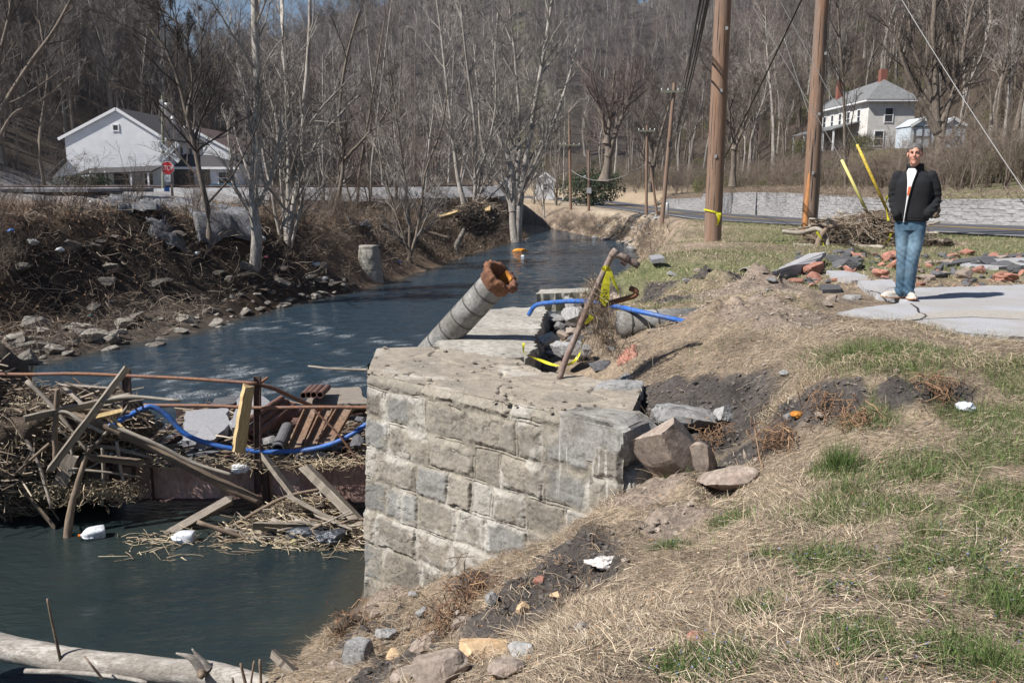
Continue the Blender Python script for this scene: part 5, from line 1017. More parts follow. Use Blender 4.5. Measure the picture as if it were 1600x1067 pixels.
tree('big many-stemmed tree at the tip of the left bank', [(T_(60, (806, 384), (802, 340), (803, 300), (795, 250), (780, 200), (772, 120), (778, 20)), .42, .08), (T_(60, (808, 384), (812, 320), (820, 260), (832, 190), (845, 110), (862, 10), (870, -50)), .36, .07), (T_(60, (805, 380), (808, 290), (812, 200), (806, 100), (795, 0)), .28, .06), (T_(60, (802, 330), (785, 280), (757, 240), (748, 160), (740, 60)), .20, .05), (T_(60, (812, 300), (850, 230), (880, 150), (905, 60)), .18, .05)], seed=10, lv=lvl(1.2, 1, 1, L=(.2, .42, 1), up=.45))
tree('broad bare tree on the hillside in front of the pale sheds', [(T_(52, (1466, 268), (1468, 230), (1464, 190), (1462, 130), (1458, 60), (1462, -40)), .36, .12), (T_(52, (1468, 215), (1480, 170), (1498, 120), (1510, 50), (1530, -30)), .20, .07), (T_(52, (1464, 205), (1440, 160), (1415, 110), (1400, 60), (1370, 20)), .20, .06), (T_(52, (1464, 190), (1450, 130), (1425, 70), (1420, -10)), .16, .05), (T_(52, (1470, 190), (1490, 150), (1495, 80), (1480, 0)), .16, .05)], seed=11, bark=m_barkd, twig=m_twigd, lv=lvl(.8, .9, .9))
tree('slender tree standing before the white hillside house', [(T_(46, (1322, 318), (1320, 240), (1319, 160), (1312, 60), (1306, -20)), .13, .05)], seed=12, bark=m_barkd, twig=m_twigd, lv=lvl(.9, .9, .9))
tree('twiggy reddish tree fanning out above the far road', [(T_(92, (944, 285), (950, 250), (948, 215), (935, 160), (925, 110)), .5, .12), (T_(92, (950, 245), (965, 200), (985, 150), (995, 110)), .3, .10), (T_(92, (948, 225), (955, 170), (960, 110)), .3, .10)], seed=13, bark=m_barkd, twig=m_twigr, lv=lvl(1.0, .9, .9, up=.25, L=(.35, .75, 1), ang=(.5, 1.2)))
tree('dark spreading tree behind the crossarm pole', [(T_(64, (1014, 300), (1020, 260), (1012, 215), (990, 170)), .2, .06), (T_(64, (1020, 260), (1035, 200), (1050, 150)), .16, .05)], seed=14, bark=m_barkd, twig=m_twigd)
tree('bare tree with dark limbs beside the nearest utility pole', [(T_(58, (1145, 292), (1146, 250), (1145, 200), (1130, 130), (1120, 60)), .2, .06), (T_(58, (1146, 235), (1165, 190), (1180, 120)), .14, .05)], seed=15, bark=m_barkd, twig=m_twigd)
GB = 'bare trees along the left bank and track'
lbl = ['behind the clump of slender trunks', 'right of the white houses', 'between the pier and the bent tree', 'over the far gravel bank', 'left of the big many-stemmed tree', 'at the far bend of the river', 'above the far left bank']
spots = [(505, 300, 48), (555, 302, 50), (575, 305, 55), (620, 306, 58), (663, 310, 62), (683, 312, 70), (700, 312, 75), (765, 322, 75), (850, 320, 88), (870, 316, 95), (600, 303, 66), (480, 300, 60), (540, 300, 70), (650, 306, 80), (715, 310, 85), (835, 316, 100), (880, 310, 110), (745, 312, 66)]
for k, (a_, b__, y) in enumerate(spots):
    c = A(a_, b__) if False else Vector((D(a_, b__, y).x, y, float(hgt(D(a_, b__, y).x, y)[0]) - .1)); h_ = 8 + (k * 37 % 7) * 1.0; q = np.random.default_rng(200 + k); l_ = q.normal(size=2) * .8
    st_ = [([c, c + Vector((l_[0] * .3, l_[1] * .3, h_ * .35)), c + Vector((l_[0] * .8, l_[1], h_ * .7)), c + Vector((l_[0] * 1.3, l_[1], h_ * 1.1))], .10 + .05 * q.random(), .03)]
    if k % 2: st_.append(([c, c + Vector((-l_[0] * .6, l_[1] * .5, h_ * .4)), c + Vector((-l_[0] * 1.6, 0, h_ * .95))], .09, .03))
    tree('%s bare tree %s' % (['forked', 'slim single-stemmed'][1 - k % 2], ['just right of the tallest pale tree', 'behind the dark thin tree', 'close behind the dark thin tree on its right', 'left of the multi-stemmed small tree', 'right behind the multi-stemmed small tree', 'left of the wrack ball tree', 'behind the wrack ball tree', 'between the wrack ball tree and the river tip tree', 'right of the big river tip tree', 'farther right of the big river tip tree', 'far behind the multi-stemmed small tree', 'behind the clump of slender trunks', 'far back between the dark thin tree and the clump', 'far back above the railway ballast', 'far back behind the wrack ball', 'beyond the river tip tree', 'by the far road beyond the river tip', 'directly left behind the river tip tree'][k]), st_, GB, bark=[m_bark, m_barkd][k % 2], twig=[m_twig, m_twigr, m_twigd][k % 3], seed=300 + k, lv=lvl(.8, .9, .8), K=10)
tree('dark many-branched tree at the left edge of the hillside', [(T_(44, (-30, 300), (-10, 200), (40, 110), (90, 40), (120, -20)), .22, .06), (T_(44, (-20, 250), (20, 180), (60, 160), (110, 120)), .10, .03), (T_(44, (-10, 220), (-5, 120), (15, 20), (30, -60)), .14, .05)], seed=21, bark=m_barkd, twig=m_twigd)
tree('dark bare tree standing left of the white house', [(T_(56, (70, 300), (62, 220), (75, 120), (60, 20), (64, -60)), .16, .05)], seed=22, bark=m_barkd, twig=m_twigd)

# forest on the hills
def forest_tree(seed, h, bark, twig, dense=1.0, low=.35):
    q = np.random.default_rng(seed); l = q.normal(size=(3, 2)) * .35
    pts = [(0, 0, -.5), (l[0, 0], l[0, 1], h * .35), (l[1, 0] * 1.5, l[1, 1] * 1.5, h * .7), (l[2, 0] * 2, l[2, 1] * 2, h)]
    S = [stem(pts, .17 * h / 15, .03, 8, q)]
    lv = [dict(n=int(28 * dense), t0=low, t1=1, L=(.16, .34, 1), ang=(.45, 1.0), up=.4, rr=.5, K=4, wig=.1, rmin=.014, tl=.4), dict(n=7, t0=.2, t1=1, L=(.3, .65, 1), ang=(.4, .9), up=.3, rr=.6, K=3, wig=.14, rmin=.010), dict(n=7, t0=.2, t1=1, L=(.35, .7, 1), ang=(.35, .9), up=.2, rr=.7, K=2, wig=.1, rmin=.007)]
    limbs, twigs = crown_parts(S, q, lv)
    t = MB(); V, F = tubes(S[0][0][None], S[0][1][None], 6); t.add(V, [F])
    for P, r_ in limbs: V, F = tubes(P, r_, 4); t.add(V, [F])
    c = MB()
    for P, r_ in twigs: V, F = tubes(P, r_, 3); c.add(V, [F])
    return t, c, bark, twig
m_barkf = M('grey_forest_bark', [(.15, .13, .115), (.33, .30, .27), (.11, .095, .08)], scale=4, stretch=(1, 1, .35), bscale=22, bmp=.4, rough=.9, vary=.2)
VAR = [forest_tree(400, 17, m_barkf, m_twigd), forest_tree(401, 14, m_barkd, m_twigd, 1.2), forest_tree(402, 19, m_barkf, m_twigr, .9, .45), forest_tree(403, 12, m_barkd, m_twigr, 1.2, .25), forest_tree(404, 16, m_barkd, m_twig, 1, .4)]
VM = [(t.mesh('trunk', b_), c.mesh('crown', tw)) for t, c, b_, tw in VAR]
PROTO = bpy.data.collections.new('prototypes')
def joined(name, parts, coll=PROTO):            # one mesh with several materials for instancing
    V = []; F = []; fm = []; mats = []; n0 = 0
    for mb, mat in parts:
        v = np.concatenate(mb.V); V.append(v)
        for f in mb.F.values():
            f = np.concatenate(f); F.append(f + n0); fm.append(np.full(len(f), len(mats)))
        n0 += len(v); mats.append(mat)
    k3 = [f for f in F]; me = npmesh(name, np.concatenate(V), k3, mats=mats, fmat=np.concatenate(fm)); o = bpy.data.objects.new(name, me); coll.objects.link(o); return o
def scatter_gn(name, pts, rot, scl, idx_, coll, label, cat):
    me = npmesh(name, pts, [np.zeros((0, 3), int)]) if False else bpy.data.meshes.new(name)
    me.vertices.add(len(pts)); me.vertices.foreach_set('co', np.asarray(pts, np.float32).ravel())
    a_ = me.attributes.new('rot', 'FLOAT_VECTOR', 'POINT'); a_.data.foreach_set('vector', np.asarray(rot, np.float32).ravel())
    a_ = me.attributes.new('scl', 'FLOAT', 'POINT'); a_.data.foreach_set('value', np.asarray(scl, np.float32)); a_ = me.attributes.new('pick', 'INT', 'POINT'); a_.data.foreach_set('value', np.asarray(idx_, np.int32))
    o = nobj(name, me); tag(o, label, cat, None, 'stuff')
    g = bpy.data.node_groups.new(name, 'GeometryNodeTree'); g.interface.new_socket('Geometry', in_out='INPUT', socket_type='NodeSocketGeometry'); g.interface.new_socket('Geometry', in_out='OUTPUT', socket_type='NodeSocketGeometry')
    i = g.nodes.new('NodeGroupInput'); u = g.nodes.new('NodeGroupOutput'); s = g.nodes.new('GeometryNodeInstanceOnPoints'); c = g.nodes.new('GeometryNodeCollectionInfo'); c.inputs['Collection'].default_value = coll; c.inputs['Separate Children'].default_value = True; c.inputs['Reset Children'].default_value = True
    def na(nm, ty): n_ = g.nodes.new('GeometryNodeInputNamedAttribute'); n_.data_type = ty; n_.inputs['Name'].default_value = nm; return n_.outputs['Attribute']
    g.links.new(i.outputs[0], s.inputs['Points']); g.links.new(c.outputs[0], s.inputs['Instance']); s.inputs['Pick Instance'].default_value = True
    g.links.new(na('pick', 'INT'), s.inputs['Instance Index']); g.links.new(na('rot', 'FLOAT_VECTOR'), s.inputs['Rotation']); g.links.new(na('scl', 'FLOAT'), s.inputs['Scale']); g.links.new(s.outputs[0], u.inputs[0])
    md = o.modifiers.new('scatter', 'NODES'); md.node_group = g; return o
FOR = bpy.data.collections.new('forest_kinds')
for k, (t, c, b_, tw) in enumerate(VAR): joined('forest_tree_%d' % k, [(t, b_), (c, tw)], FOR)
q = np.random.default_rng(77)
cand = []
NC = 60000; yy = 35 + 560 * q.random(NC) ** 1.25; xx = yy * q.uniform(-.78, .80, NC); hh_ = hills(xx, yy); rs = road_s(xx, yy)
dens = np.where(yy < 170, .046, .017) * yy / 60 / 1.0                    # weight by the cone's width
left = (xx < interp(yy, XL) - 3) & (yy < 170)
ok = (hh_ > 2.2) & (rs > -1e3)
ok &= ~((rs > -8) & (rs < 7 + 0 * xx) & (yy < 150)) & ~((xx > 33) & (xx < 49) & (yy > 84) & (yy < 120)) & ~((xx > 27) & (xx < 40) & (yy > 45) & (yy < 80)) & ~((xx > yy * .34) & (xx < yy * .49) & (yy < 90)) & ~((xx > yy * .33) & (xx < yy * .53) & (yy < 96) & (yy > 50) & (q.random(NC) < .75))
ok &= q.random(NC) < np.clip(dens * (1 + .5 * fbm(xx / 25, yy / 25, 6, 2)), 0, 1) * np.where(left, 1.7, 1) * np.where(rs > 0, np.where(yy < 170, 1.0, 1), 1) * np.where(yy < 110, .8, 1)
xx, yy, rs = xx[ok], yy[ok], rs[ok]; o_ = np.argsort(np.hypot(xx, yy)); xx, yy, rs = xx[o_], yy[o_], rs[o_]; zz = hgt(xx, yy)
print('forest', len(xx))
nI = 300; kinds = q.integers(0, 5, len(xx)); sc_ = q.uniform(.65, 1.15, len(xx)); rz_ = q.uniform(0, 6.28, len(xx)); tl_ = q.normal(size=(len(xx), 2)) * .05
KL = ['pale-barked bare tree', 'bushy brown bare tree', 'tall reddish bare tree', 'low dark bare tree', 'dark-barked bare tree']
for k in range(min(nI, len(xx))):
    o = empty('bare_tree', (xx[k], yy[k], zz[k]), rz_[k]); o.scale = (sc_[k],) * 3; o.rotation_euler = (tl_[k, 0], tl_[k, 1], rz_[k]); side = 'right' if rs[k] > 0 else 'left'
    pxx = 800 + xx[k] / yy[k] * FOC
    LM = [(60, 'at the left picture edge'), (180, 'above the white house gable'), (290, 'behind the crossing sign'), (400, 'left of the tallest pale tree'), (480, 'behind the clump of slender trunks'), (600, 'behind the dark thin tree'), (720, 'behind the wrack ball tree'), (860, 'behind the river tip tree'), (960, 'above the far road'), (1050, 'behind the leaning crossarm pole'), (1130, 'behind the nearest pole'), (1260, 'between the two big poles'), (1340, 'left of the hillside house'), (1430, 'above the hillside house'), (1520, 'above the metal sheds'), (9999, 'at the right picture edge')]
    tag(o, KL[kinds[k]] + ', %s, %s' % (next(t_ for a_, t_ in LM if pxx < a_), 'low on the slope' if zz[k] < 5 else 'part way up the slope' if zz[k] < 14 else 'high on the slope'), 'tree', 'bare trees on the %s hillside' % side)
    nobj('trunk', VM[kinds[k]][0], o); nobj('crown', VM[kinds[k]][1], o)
s = slice(nI, None)
scatter_gn('far_forest', np.c_[xx[s], yy[s], zz[s]], np.c_[tl_[s], rz_[s]], sc_[s] * np.where(yy[s] > 200, 1.15, 1), kinds[s], FOR, 'leafless grey brown forest covering the far hillsides', 'forest')
# undergrowth
def shrub_mb(seed, h, n, spread=.5, r0=.012):
    q = np.random.default_rng(seed); S = []
    for _ in range(n):
        a_ = q.uniform(0, 6.28); s_ = q.uniform(.1, spread) * h; e = np.array([math.cos(a_) * s_, math.sin(a_) * s_, h * q.uniform(.6, 1.0)]); S.append(stem([(e[0] * .05, e[1] * .05, -.1), e * np.array([.35, .35, .5]), e * np.array([.8, .8, .85]), e + np.array([.1 * e[0], .1 * e[1], -.05 * h])], r0, r0 * .4, 6, q, .01 * h))
    lv = [dict(n=7, t0=.25, t1=1, L=(.25, .5, 1), ang=(.4, 1.1), up=.1, rr=.6, K=4, wig=.2, rmin=r0 * .35), dict(n=4, t0=.2, t1=1, L=(.3, .7, 1), ang=(.4, 1.1), up=.05, rr=.7, K=3, wig=.2, rmin=r0 * .3)]
    limbs, twigs = crown_parts(S, q, lv); mb = MB()
    for P, r_ in [(s_[0][None], s_[1][None]) for s_ in S] + limbs + twigs: V, F = tubes(P, r_, 3); mb.add(V, [F])
    return mb
m_brush = M('brush_stems', [(.13, .10, .08), (.24, .195, .16)], scale=2, rough=.95, bmp=0, vary=.2)
m_brushd = M('dark_brush_stems', [(.075, .055, .043), (.15, .115, .09)], scale=2, rough=.95, bmp=0, vary=.2)
def leaf_cloud(seed, n, size, leaf, flat=.7):
    q = np.random.default_rng(seed); d = unit(q.normal(size=(n, 3))); r_ = q.random(n) ** .4; c = d * r_[:, None] * np.array(size) / 2; c += fbm3(c * 1.3, seed, 2)[:, None] * .25 * np.array(size); c[:, 2] += size[2] * .45
    a_ = unit(q.normal(size=(n, 3))); b_ = unit(np.cross(a_, q.normal(size=(n, 3)))); s_ = q.uniform(.5, 1, n)[:, None] * leaf
    V = np.stack([c - a_ * s_, c - b_ * s_ * .5, c + a_ * s_, c + b_ * s_ * .5], 1).reshape(-1, 3); return V, np.arange(4 * n).reshape(-1, 4)
m_olive = M('honeysuckle_leaves', [(.085, .095, .03), (.16, .155, .06)], scale=3, rough=.8, bmp=0, vary=.25)
m_dkgreen = M('evergreen_leaves', [(.018, .035, .016), (.05, .075, .03)], scale=2, rough=.7, bmp=0, vary=.2)
SHR = bpy.data.collections.new('shrub_kinds')
joined('shrub_a', [(shrub_mb(1, 2.6, 12), m_brush)], SHR); joined('shrub_b', [(shrub_mb(2, 1.9, 14, .7), m_brushd)], SHR); joined('shrub_c', [(shrub_mb(3, 3.4, 9, .4), m_brush)], SHR)
mb = MB(); V, F = leaf_cloud(4, 1600, (2.6, 2.4, 1.8), .07); mb.add(V, [F]); joined('shrub_d', [(mb, m_olive), (shrub_mb(5, 2.0, 9, .6), m_brushd)], SHR)
NC = 30000; yy = 30 + 190 * q.random(NC) ** 1.5; xx = yy * q.uniform(-.75, .78, NC); rs = road_s(xx, yy); hh_ = hills(xx, yy)
ok = (hh_ > 1.0) & ~((xx > 36) & (xx < 47) & (yy > 90) & (yy < 115)) & ~((xx > 29) & (xx < 40) & (yy > 64) & (yy < 74)) & ((rs < 0) | (rs > 1.6)); ok &= q.random(NC) < np.where(rs > 0, .17, .16) * (yy / 60) ** .9 * np.where((rs > 0) & (rs < 4), .75, 1)
xx, yy, rs = xx[ok], yy[ok], rs[ok]; zz = hgt(xx, yy); ol = (rs > 0) & (fbm(xx / 9, yy / 9, 15, 3) > .12) & (q.random(len(xx)) < .6)
kk = np.where(ol, 3, q.integers(0, 3, len(xx))); print('brush', len(xx))
scatter_gn('hillside_brush', np.c_[xx, yy, zz], np.c_[np.zeros((len(xx), 2)), q.uniform(0, 6.28, len(xx))], q.uniform(.45, 1.1, len(xx)), kk, SHR, 'leafless brush and olive green thickets covering the slopes', 'brush')
# bank-top shrubs and brush on the left bank
BR = bpy.data.collections.new('bank_kinds')
joined('bank_shrub_a', [(shrub_mb(11, 1.6, 10, .5, .008), m_brushd)], BR); joined('bank_shrub_b', [(shrub_mb(12, 1.1, 12, .9, .008), m_brush)], BR); joined('bank_shrub_c', [(shrub_mb(13, 2.4, 7, .3, .009), m_brushd)], BR)
NC = 9000; yy = 22 + 60 * q.random(NC) ** 1.3; dl = q.uniform(1.2, 13, NC); xx = interp(yy, XL) - dl / .93; ok = q.random(NC) < np.where(dl < 6, .07, .03) * (1 + fbm(xx / 3, yy / 3, 17, 2)); ok &= ~((yy < 26.5) & (dl < 4)) & ~((yy > 34) & (dl > 7.5)); xx, yy, dl = xx[ok], yy[ok], dl[ok]; zz = hgt(xx, yy); dzn = yy * math.cos(PITCH) - (zz - EYE) * math.sin(PITCH); ppx = 800 + xx / dzn * FOC; ppy = 533.5 - (yy * math.sin(PITCH) + (zz - EYE) * math.cos(PITCH)) / dzn * FOC; ok = ~((ppx > 160) & (ppx < 410) & (ppy > 305) & (ppy < 420) & (q.random(len(xx)) < .85)); xx, yy, dl = xx[ok], yy[ok], dl[ok]
scatter_gn('bank_brush', np.c_[xx, yy, hgt(xx, yy)], np.c_[q.normal(size=(len(xx), 2)) * .3, q.uniform(0, 6.28, len(xx))], q.uniform(.5, 1.1, len(xx)), q.integers(0, 3, len(xx)), BR, 'tangled dead brush and vines on the steep left bank', 'brush'); print('bank', len(xx))
NC = 2600; yy = 24 + 61 * q.random(NC); dr = q.uniform(.3, 5.2, NC); xx = interp(yy, XR) + dr; ok = (q.random(NC) < np.where(yy > 50, .5, .10)) & (hgt(xx, yy) < zroad(yy) - .6) & ((yy > 48) | (dr < 1.6)); xx, yy = xx[ok], yy[ok]
scatter_gn('bank_brush', np.c_[xx, yy, hgt(xx, yy)], np.c_[q.normal(size=(len(xx), 2)) * .5, q.uniform(0, 6.28, len(xx))], q.uniform(.25, .6, len(xx)), q.integers(1, 2, len(xx)), BR, 'straw coloured dead brush on the right bank of the river', 'brush')
def on_bank(y0, y1, d0, d1, lift=.12):
    def f(q, n_): y = y0 + (y1 - y0) * q.random(n_) ** 1.2; d = q.uniform(d0, d1, n_); x = interp(y, XL) - d / .93; return np.c_[x, y, hgt(x, y) + np.abs(q.normal(size=n_)) * lift]
    return f
sticks('bank_twigs', on_bank(18, 85, .6, 7), 13000, (.3, 1.6), (.004, .012), 31, m_vc, 'dead vines twigs and roots tangled over the left bank', 'twigs', colours=[(.26, .20, .15), (.15, .11, .08), (.36, .30, .24), (.09, .065, .05), (.09, .065, .05)], bend=.22, sides=3, K=6, flat=.5)
quads('leaf_litter', on_bank(17, 50, 2.5, 12, .05), 26000, .045, 33, m_vc, 'brown fallen leaves covering the left bank', 'leaves', [(.22, .12, .06), (.30, .17, .09), (.14, .085, .05), (.34, .25, .16), (.09, .06, .04)])
# ------------------------------------------------------------------ asphalt drive, rubble strip
m_drive = M('grey_drive_asphalt', [(.33, .335, .365), (.42, .425, .45)], scale=60, detail=3, bscale=150, bmp=.35, bdist=.003, rough=.9, big=(1.2, (.30, .275, .24), .55))
m_tan = M('dried_mud', [(.34, .315, .285), (.38, .35, .31), (.33, .33, .34)], scale=12, bscale=60, bmp=.4)
E1 = [(1292, 493), (1330, 484), (1400, 474), (1420, 470), (1375, 462), (1352, 452), (1450, 449), (1530, 447), (1620, 444), (1800, 438), (2100, 452), (2100, 600), (1850, 560), (1700, 545), (1604, 527), (1520, 521), (1440, 511), (1380, 508), (1320, 503)]
o = slab('driveway_slab', E1, 0.0, .07, m_drive, None, None, jag=.018, seed=7); 
for k_ in ('label', 'category'):
    if k_ in o: del o[k_]
o.name = 'driveway'; tag(o, kind='structure')
MB().prism([tuple(G(a, b_, .004))[:2] for a, b_ in [(1380, 505), (1440, 488), (1520, 484), (1620, 487), (1760, 500), (1760, 512), (1620, 500), (1520, 495), (1440, 498)]][::-1], .0035, .0045).build('mud_streak', m_tan); bpy.data.objects['mud_streak']['kind'] = 'structure'
m_crk = M('crack_shadow_gap', [(.03, .03, .032)], bmp=0)
ck = MB()
for pts in ([(1423, 474), (1432, 480), (1438, 488), (1446, 491), (1444, 496), (1425, 501)], [(1392, 505), (1400, 500), (1408, 499)], [(1352, 452), (1375, 458), (1380, 463), (1400, 466)]):
    P = resample([np.array(G(a, b_, .006)) for a, b_ in pts], 26); P[:, :2] += rng.normal(size=(26, 2)) * .007
    w_ = .004 + .012 * rng.random(26); T = np.gradient(P, axis=0); T /= np.linalg.norm(T, axis=1)[:, None]; S = np.c_[-T[:, 1], T[:, 0], np.zeros(26)]; V = np.stack([P - S * w_[:, None], P + S * w_[:, None]], 1).reshape(-1, 3); i = np.arange(25) * 2
    ck.add(V, [np.stack([i, i + 1, i + 3, i + 2], -1)])
tag(ck.build('driveway_crack', m_crk), kind='structure')
def gslab(px, label, seed, th=.07, lift=None, mat=m_drive, group=None):
    P = [A(a, b_) for a, b_ in px]; P = [np.array(p) + np.array([0, 0, .05 + (lift[i] if lift else 0)]) for i, p in enumerate(P)]; return poly3('asphalt_slab', P, th, mat, label, seed, group=group, jag=.008)
gslab([(1206, 434), (1235, 420), (1262, 411), (1290, 413), (1270, 425), (1232, 434)], 'pale tilted asphalt slab at the left end of the rubble strip', 61, lift=[.0, .05, .1, .14, .08, .0])
gslab([(1290, 428), (1330, 428), (1352, 436), (1358, 444), (1330, 444), (1300, 437)], 'pale asphalt slab lying right of the big red stone', 62)
gslab([(1500, 418), (1540, 410), (1620, 405), (1640, 412), (1600, 420), (1560, 422)], 'large flat pale asphalt slab at the right end of the rubble', 63)
gslab([(1280, 402), (1310, 404), (1350, 409), (1340, 414), (1300, 412)], 'dark flat asphalt slab in the middle of the rubble', 64, mat=m_pasph)
gslab([(1470, 414), (1530, 405), (1600, 400), (1600, 404), (1540, 410), (1480, 418)], 'long dark asphalt edge at the right end of the rubble', 65, mat=m_pasph)
gslab([(1340, 449), (1392, 449), (1402, 456), (1372, 462), (1350, 458)], 'pale broken asphalt piece beside the man\'s shoes', 66, lift=[.04, .06, .02, 0, .0])
gslab([(1280, 451), (1312, 451), (1315, 458), (1285, 459)], 'thick grey asphalt block in front of the rubble strip', 67, th=.12, mat=m_pasph)
gslab([(1013, 416), (1030, 414), (1038, 420), (1018, 423)], 'thin grey asphalt flake on top of the dirt mound', 68, lift=[.12] * 4, mat=m_gasph)
q = np.random.default_rng(91)
PROT = {}
def rubble(kind_mat, k, nm):
    key = (nm, k)
    if key not in PROT: V, F = rockV((1, 1, .62), 500 + k * 7 + len(nm), sub=3, cuts=16, rough=.12, lo=.45, hi=.9); PROT[key] = npmesh(nm, V, F, kind_mat)
    return PROT[key]
def inpoly(x, y, P):
    c = False; j = len(P) - 1
    for i in range(len(P)):
        if (P[i][1] > y) != (P[j][1] > y) and x < (P[j][0] - P[i][0]) * (y - P[i][1]) / (P[j][1] - P[i][1]) + P[i][0]: c = not c
        j = i
    return c
RP = [(1225, 440), (1215, 425), (1250, 408), (1240, 398), (1290, 396), (1400, 400), (1470, 402), (1530, 396), (1600, 400), (1610, 436), (1560, 446), (1440, 443), (1360, 446), (1290, 448)]
RW_ = [tuple(G(a, b_, 0))[:2] for a, b_ in RP]; xs_ = [p[0] for p in RW_]; ys_ = [p[1] for p in RW_]; nrub = 0
where = lambda p: 'left part' if p < 1330 else 'middle part' if p < 1440 else 'right part'
while nrub < 215:
    x_ = q.uniform(min(xs_), max(xs_)); y_ = q.uniform(min(ys_), max(ys_))
    if not inpoly(x_, y_, RW_): continue
    typ = q.random(); s_ = q.uniform(.06, .17) if q.random() < .8 else q.uniform(.17, .36)
    if typ < .46: mt, nm, lb, gr = m_red, 'red_stone', 'reddish cinder stone', 'red stones in the rubble strip'
    elif typ < .85: mt, nm, lb, gr = m_pasph, 'asphalt_chunk', 'dark asphalt chunk', 'asphalt chunks in the rubble strip'
    else: mt, nm, lb, gr = m_sand, 'tan_stone', 'tan stone', 'tan stones in the rubble strip'
    o = nobj(nm, rubble(mt, int(q.integers(0, 6)), nm), None, onG(x_, y_, s_ * .14)); o.scale = (s_ * q.uniform(.8, 1.3), s_ * q.uniform(.7, 1.1), s_ * q.uniform(.6, 1.1)); o.rotation_euler = (q.normal() * .3, q.normal() * .3, q.uniform(0, 6.28))
    pxx = 800 + x_ / y_ * FOC * .99; sz = 'large ' if s_ > .2 else 'small ' if s_ < .1 else ''
    tag(o, '%s%s lying in the %s of the rubble strip' % (sz, lb, where(pxx)), 'stone' if nm != 'asphalt_chunk' else 'asphalt chunk', gr); nrub += 1
for k, (a, b_, s, lb, mt) in enumerate([(1272, 428, (.42, .36, .24), 'biggest red stone with a dirty right side in the rubble strip', m_red), (1322, 421, (.48, .38, .22), 'big dark asphalt boulder right of the biggest red stone', m_pasph), (1312, 398, (.30, .24, .12), 'dark asphalt lump at the back of the rubble strip', m_pasph), (1255, 408, (.30, .2, .12), 'black asphalt lump behind the pale tilted slab', m_pasph), (1310, 441, (.24, .2, .1), 'low red stone in front of the pale slab', m_red), (1380, 447, (.26, .2, .14), 'orange stone next to the pale broken asphalt piece', m_oran), (1245, 443, (.28, .16, .1), 'red stone at the front left of the rubble strip', m_red), (1525, 418, (.22, .18, .12), 'dark pointed asphalt lump right of the man', m_pasph), (1335, 402, (.40, .25, .12), 'pinkish flat stone at the back of the rubble', m_red), (1467, 434, (.34, .25, .13), 'dark asphalt lump right of the jeans', m_pasph), (1445, 437, (.32, .2, .1), 'tan stone right of the jeans', m_sand)]):
    g = A(a, b_); V, F = rockV(s, 620 + k, cuts=16, rough=.1, lo=.5, hi=.9); tag(nobj('stone', npmesh('stone', V, F, mt), None, (g.x, g.y, g.z + s[2] * .3)), lb, 'stone')
# loose stones: river beach on the left, river bank on the right, dirt mound
def loose(spots_, names, gr, mats_, lab, cat='rock'):
    for k, (x_, y_, s_) in enumerate(spots_):
        mt = mats_[k % len(mats_)]; nm = 'river_rock'; o = nobj(nm, rubble(mt, 10 + k % 7, nm + mt.name), None, onG(x_, y_, s_ * .1)); o.scale = (s_ * q.uniform(.9, 1.5), s_ * q.uniform(.7, 1.1), s_ * q.uniform(.5, .9)); o.rotation_euler = (q.normal() * .2, q.normal() * .2, q.uniform(0, 6.28)); tag(o, lab(x_, y_, s_), cat, gr)
m_wetc = M('clean_river_stone', [(.13, .12, .105), (.26, .24, .21), (.17, .145, .12)], scale=3.5, bscale=18, bmp=.4, rough=.85, vary=.35)
sp = []
for k in range(210):
    y_ = 18.3 + 16 * q.random() ** 1.5; d_ = q.uniform(-.35, 3.6) * (1 if y_ < 25 else .3); s_ = q.uniform(.12, .32) if q.random() < .8 else q.uniform(.35, .8); sp.append((float(interp(y_, XL)) - d_, y_, s_))
loose(sp, None, 'river rocks on the left beach', [m_wetc, m_wet, m_wetc, m_wetc], lambda x_, y_, s_: '%s river rock %s, %s' % ('broad flat' if s_ > .35 else 'fist-sized' if s_ < .17 else 'small' if s_ < .24 else 'middling', 'at the left water edge' if x_ > float(interp(y_, XL)) - .8 else 'on the left beach' if x_ > float(interp(y_, XL)) - 2 else 'below the left bank', 'nearest the bridge rail' if y_ < 20 else 'near the big layered boulder' if y_ < 22 else 'past the big boulders' if y_ < 24.5 else 'where the beach narrows'))
for k, (a, b_, s, lb) in enumerate([(120, 515, (1.0, .6, .35), 'long pale flat boulder on the left beach, nearest the frame edge'), (60, 545, (.9, .5, .3), 'pale long boulder at the left edge of the beach'), (85, 551, (.55, .4, .32), 'whitish blocky boulder near the water on the left beach'), (152, 532, (.9, .7, .45), 'big layered tan boulder in the middle of the left beach'), (176, 535, (.6, .5, .35), 'leaning tan boulder beside the big layered one'), (196, 512, (.9, .6, .4), 'broad pale boulder farther up the left beach'), (45, 568, (.7, .5, .5), 'rounded brown boulder by the railing end'), (290, 502, (.7, .5, .35), 'pale grey boulder at the far end of the left beach'), (283, 520, (.45, .3, .22), 'small whitish boulder by the water at the far beach end'), (60, 508, (.9, .7, .4), 'brown angular boulder at the foot of the left bank')]):
    g = A(a, b_); V, F = rockV(s, 700 + k, cuts=14, rot=k * .4, rough=.07); tag(nobj('boulder', npmesh('boulder', V, F, m_wetc), None, (g.x, g.y, g.z + s[2] * .2)), lb, 'boulder')
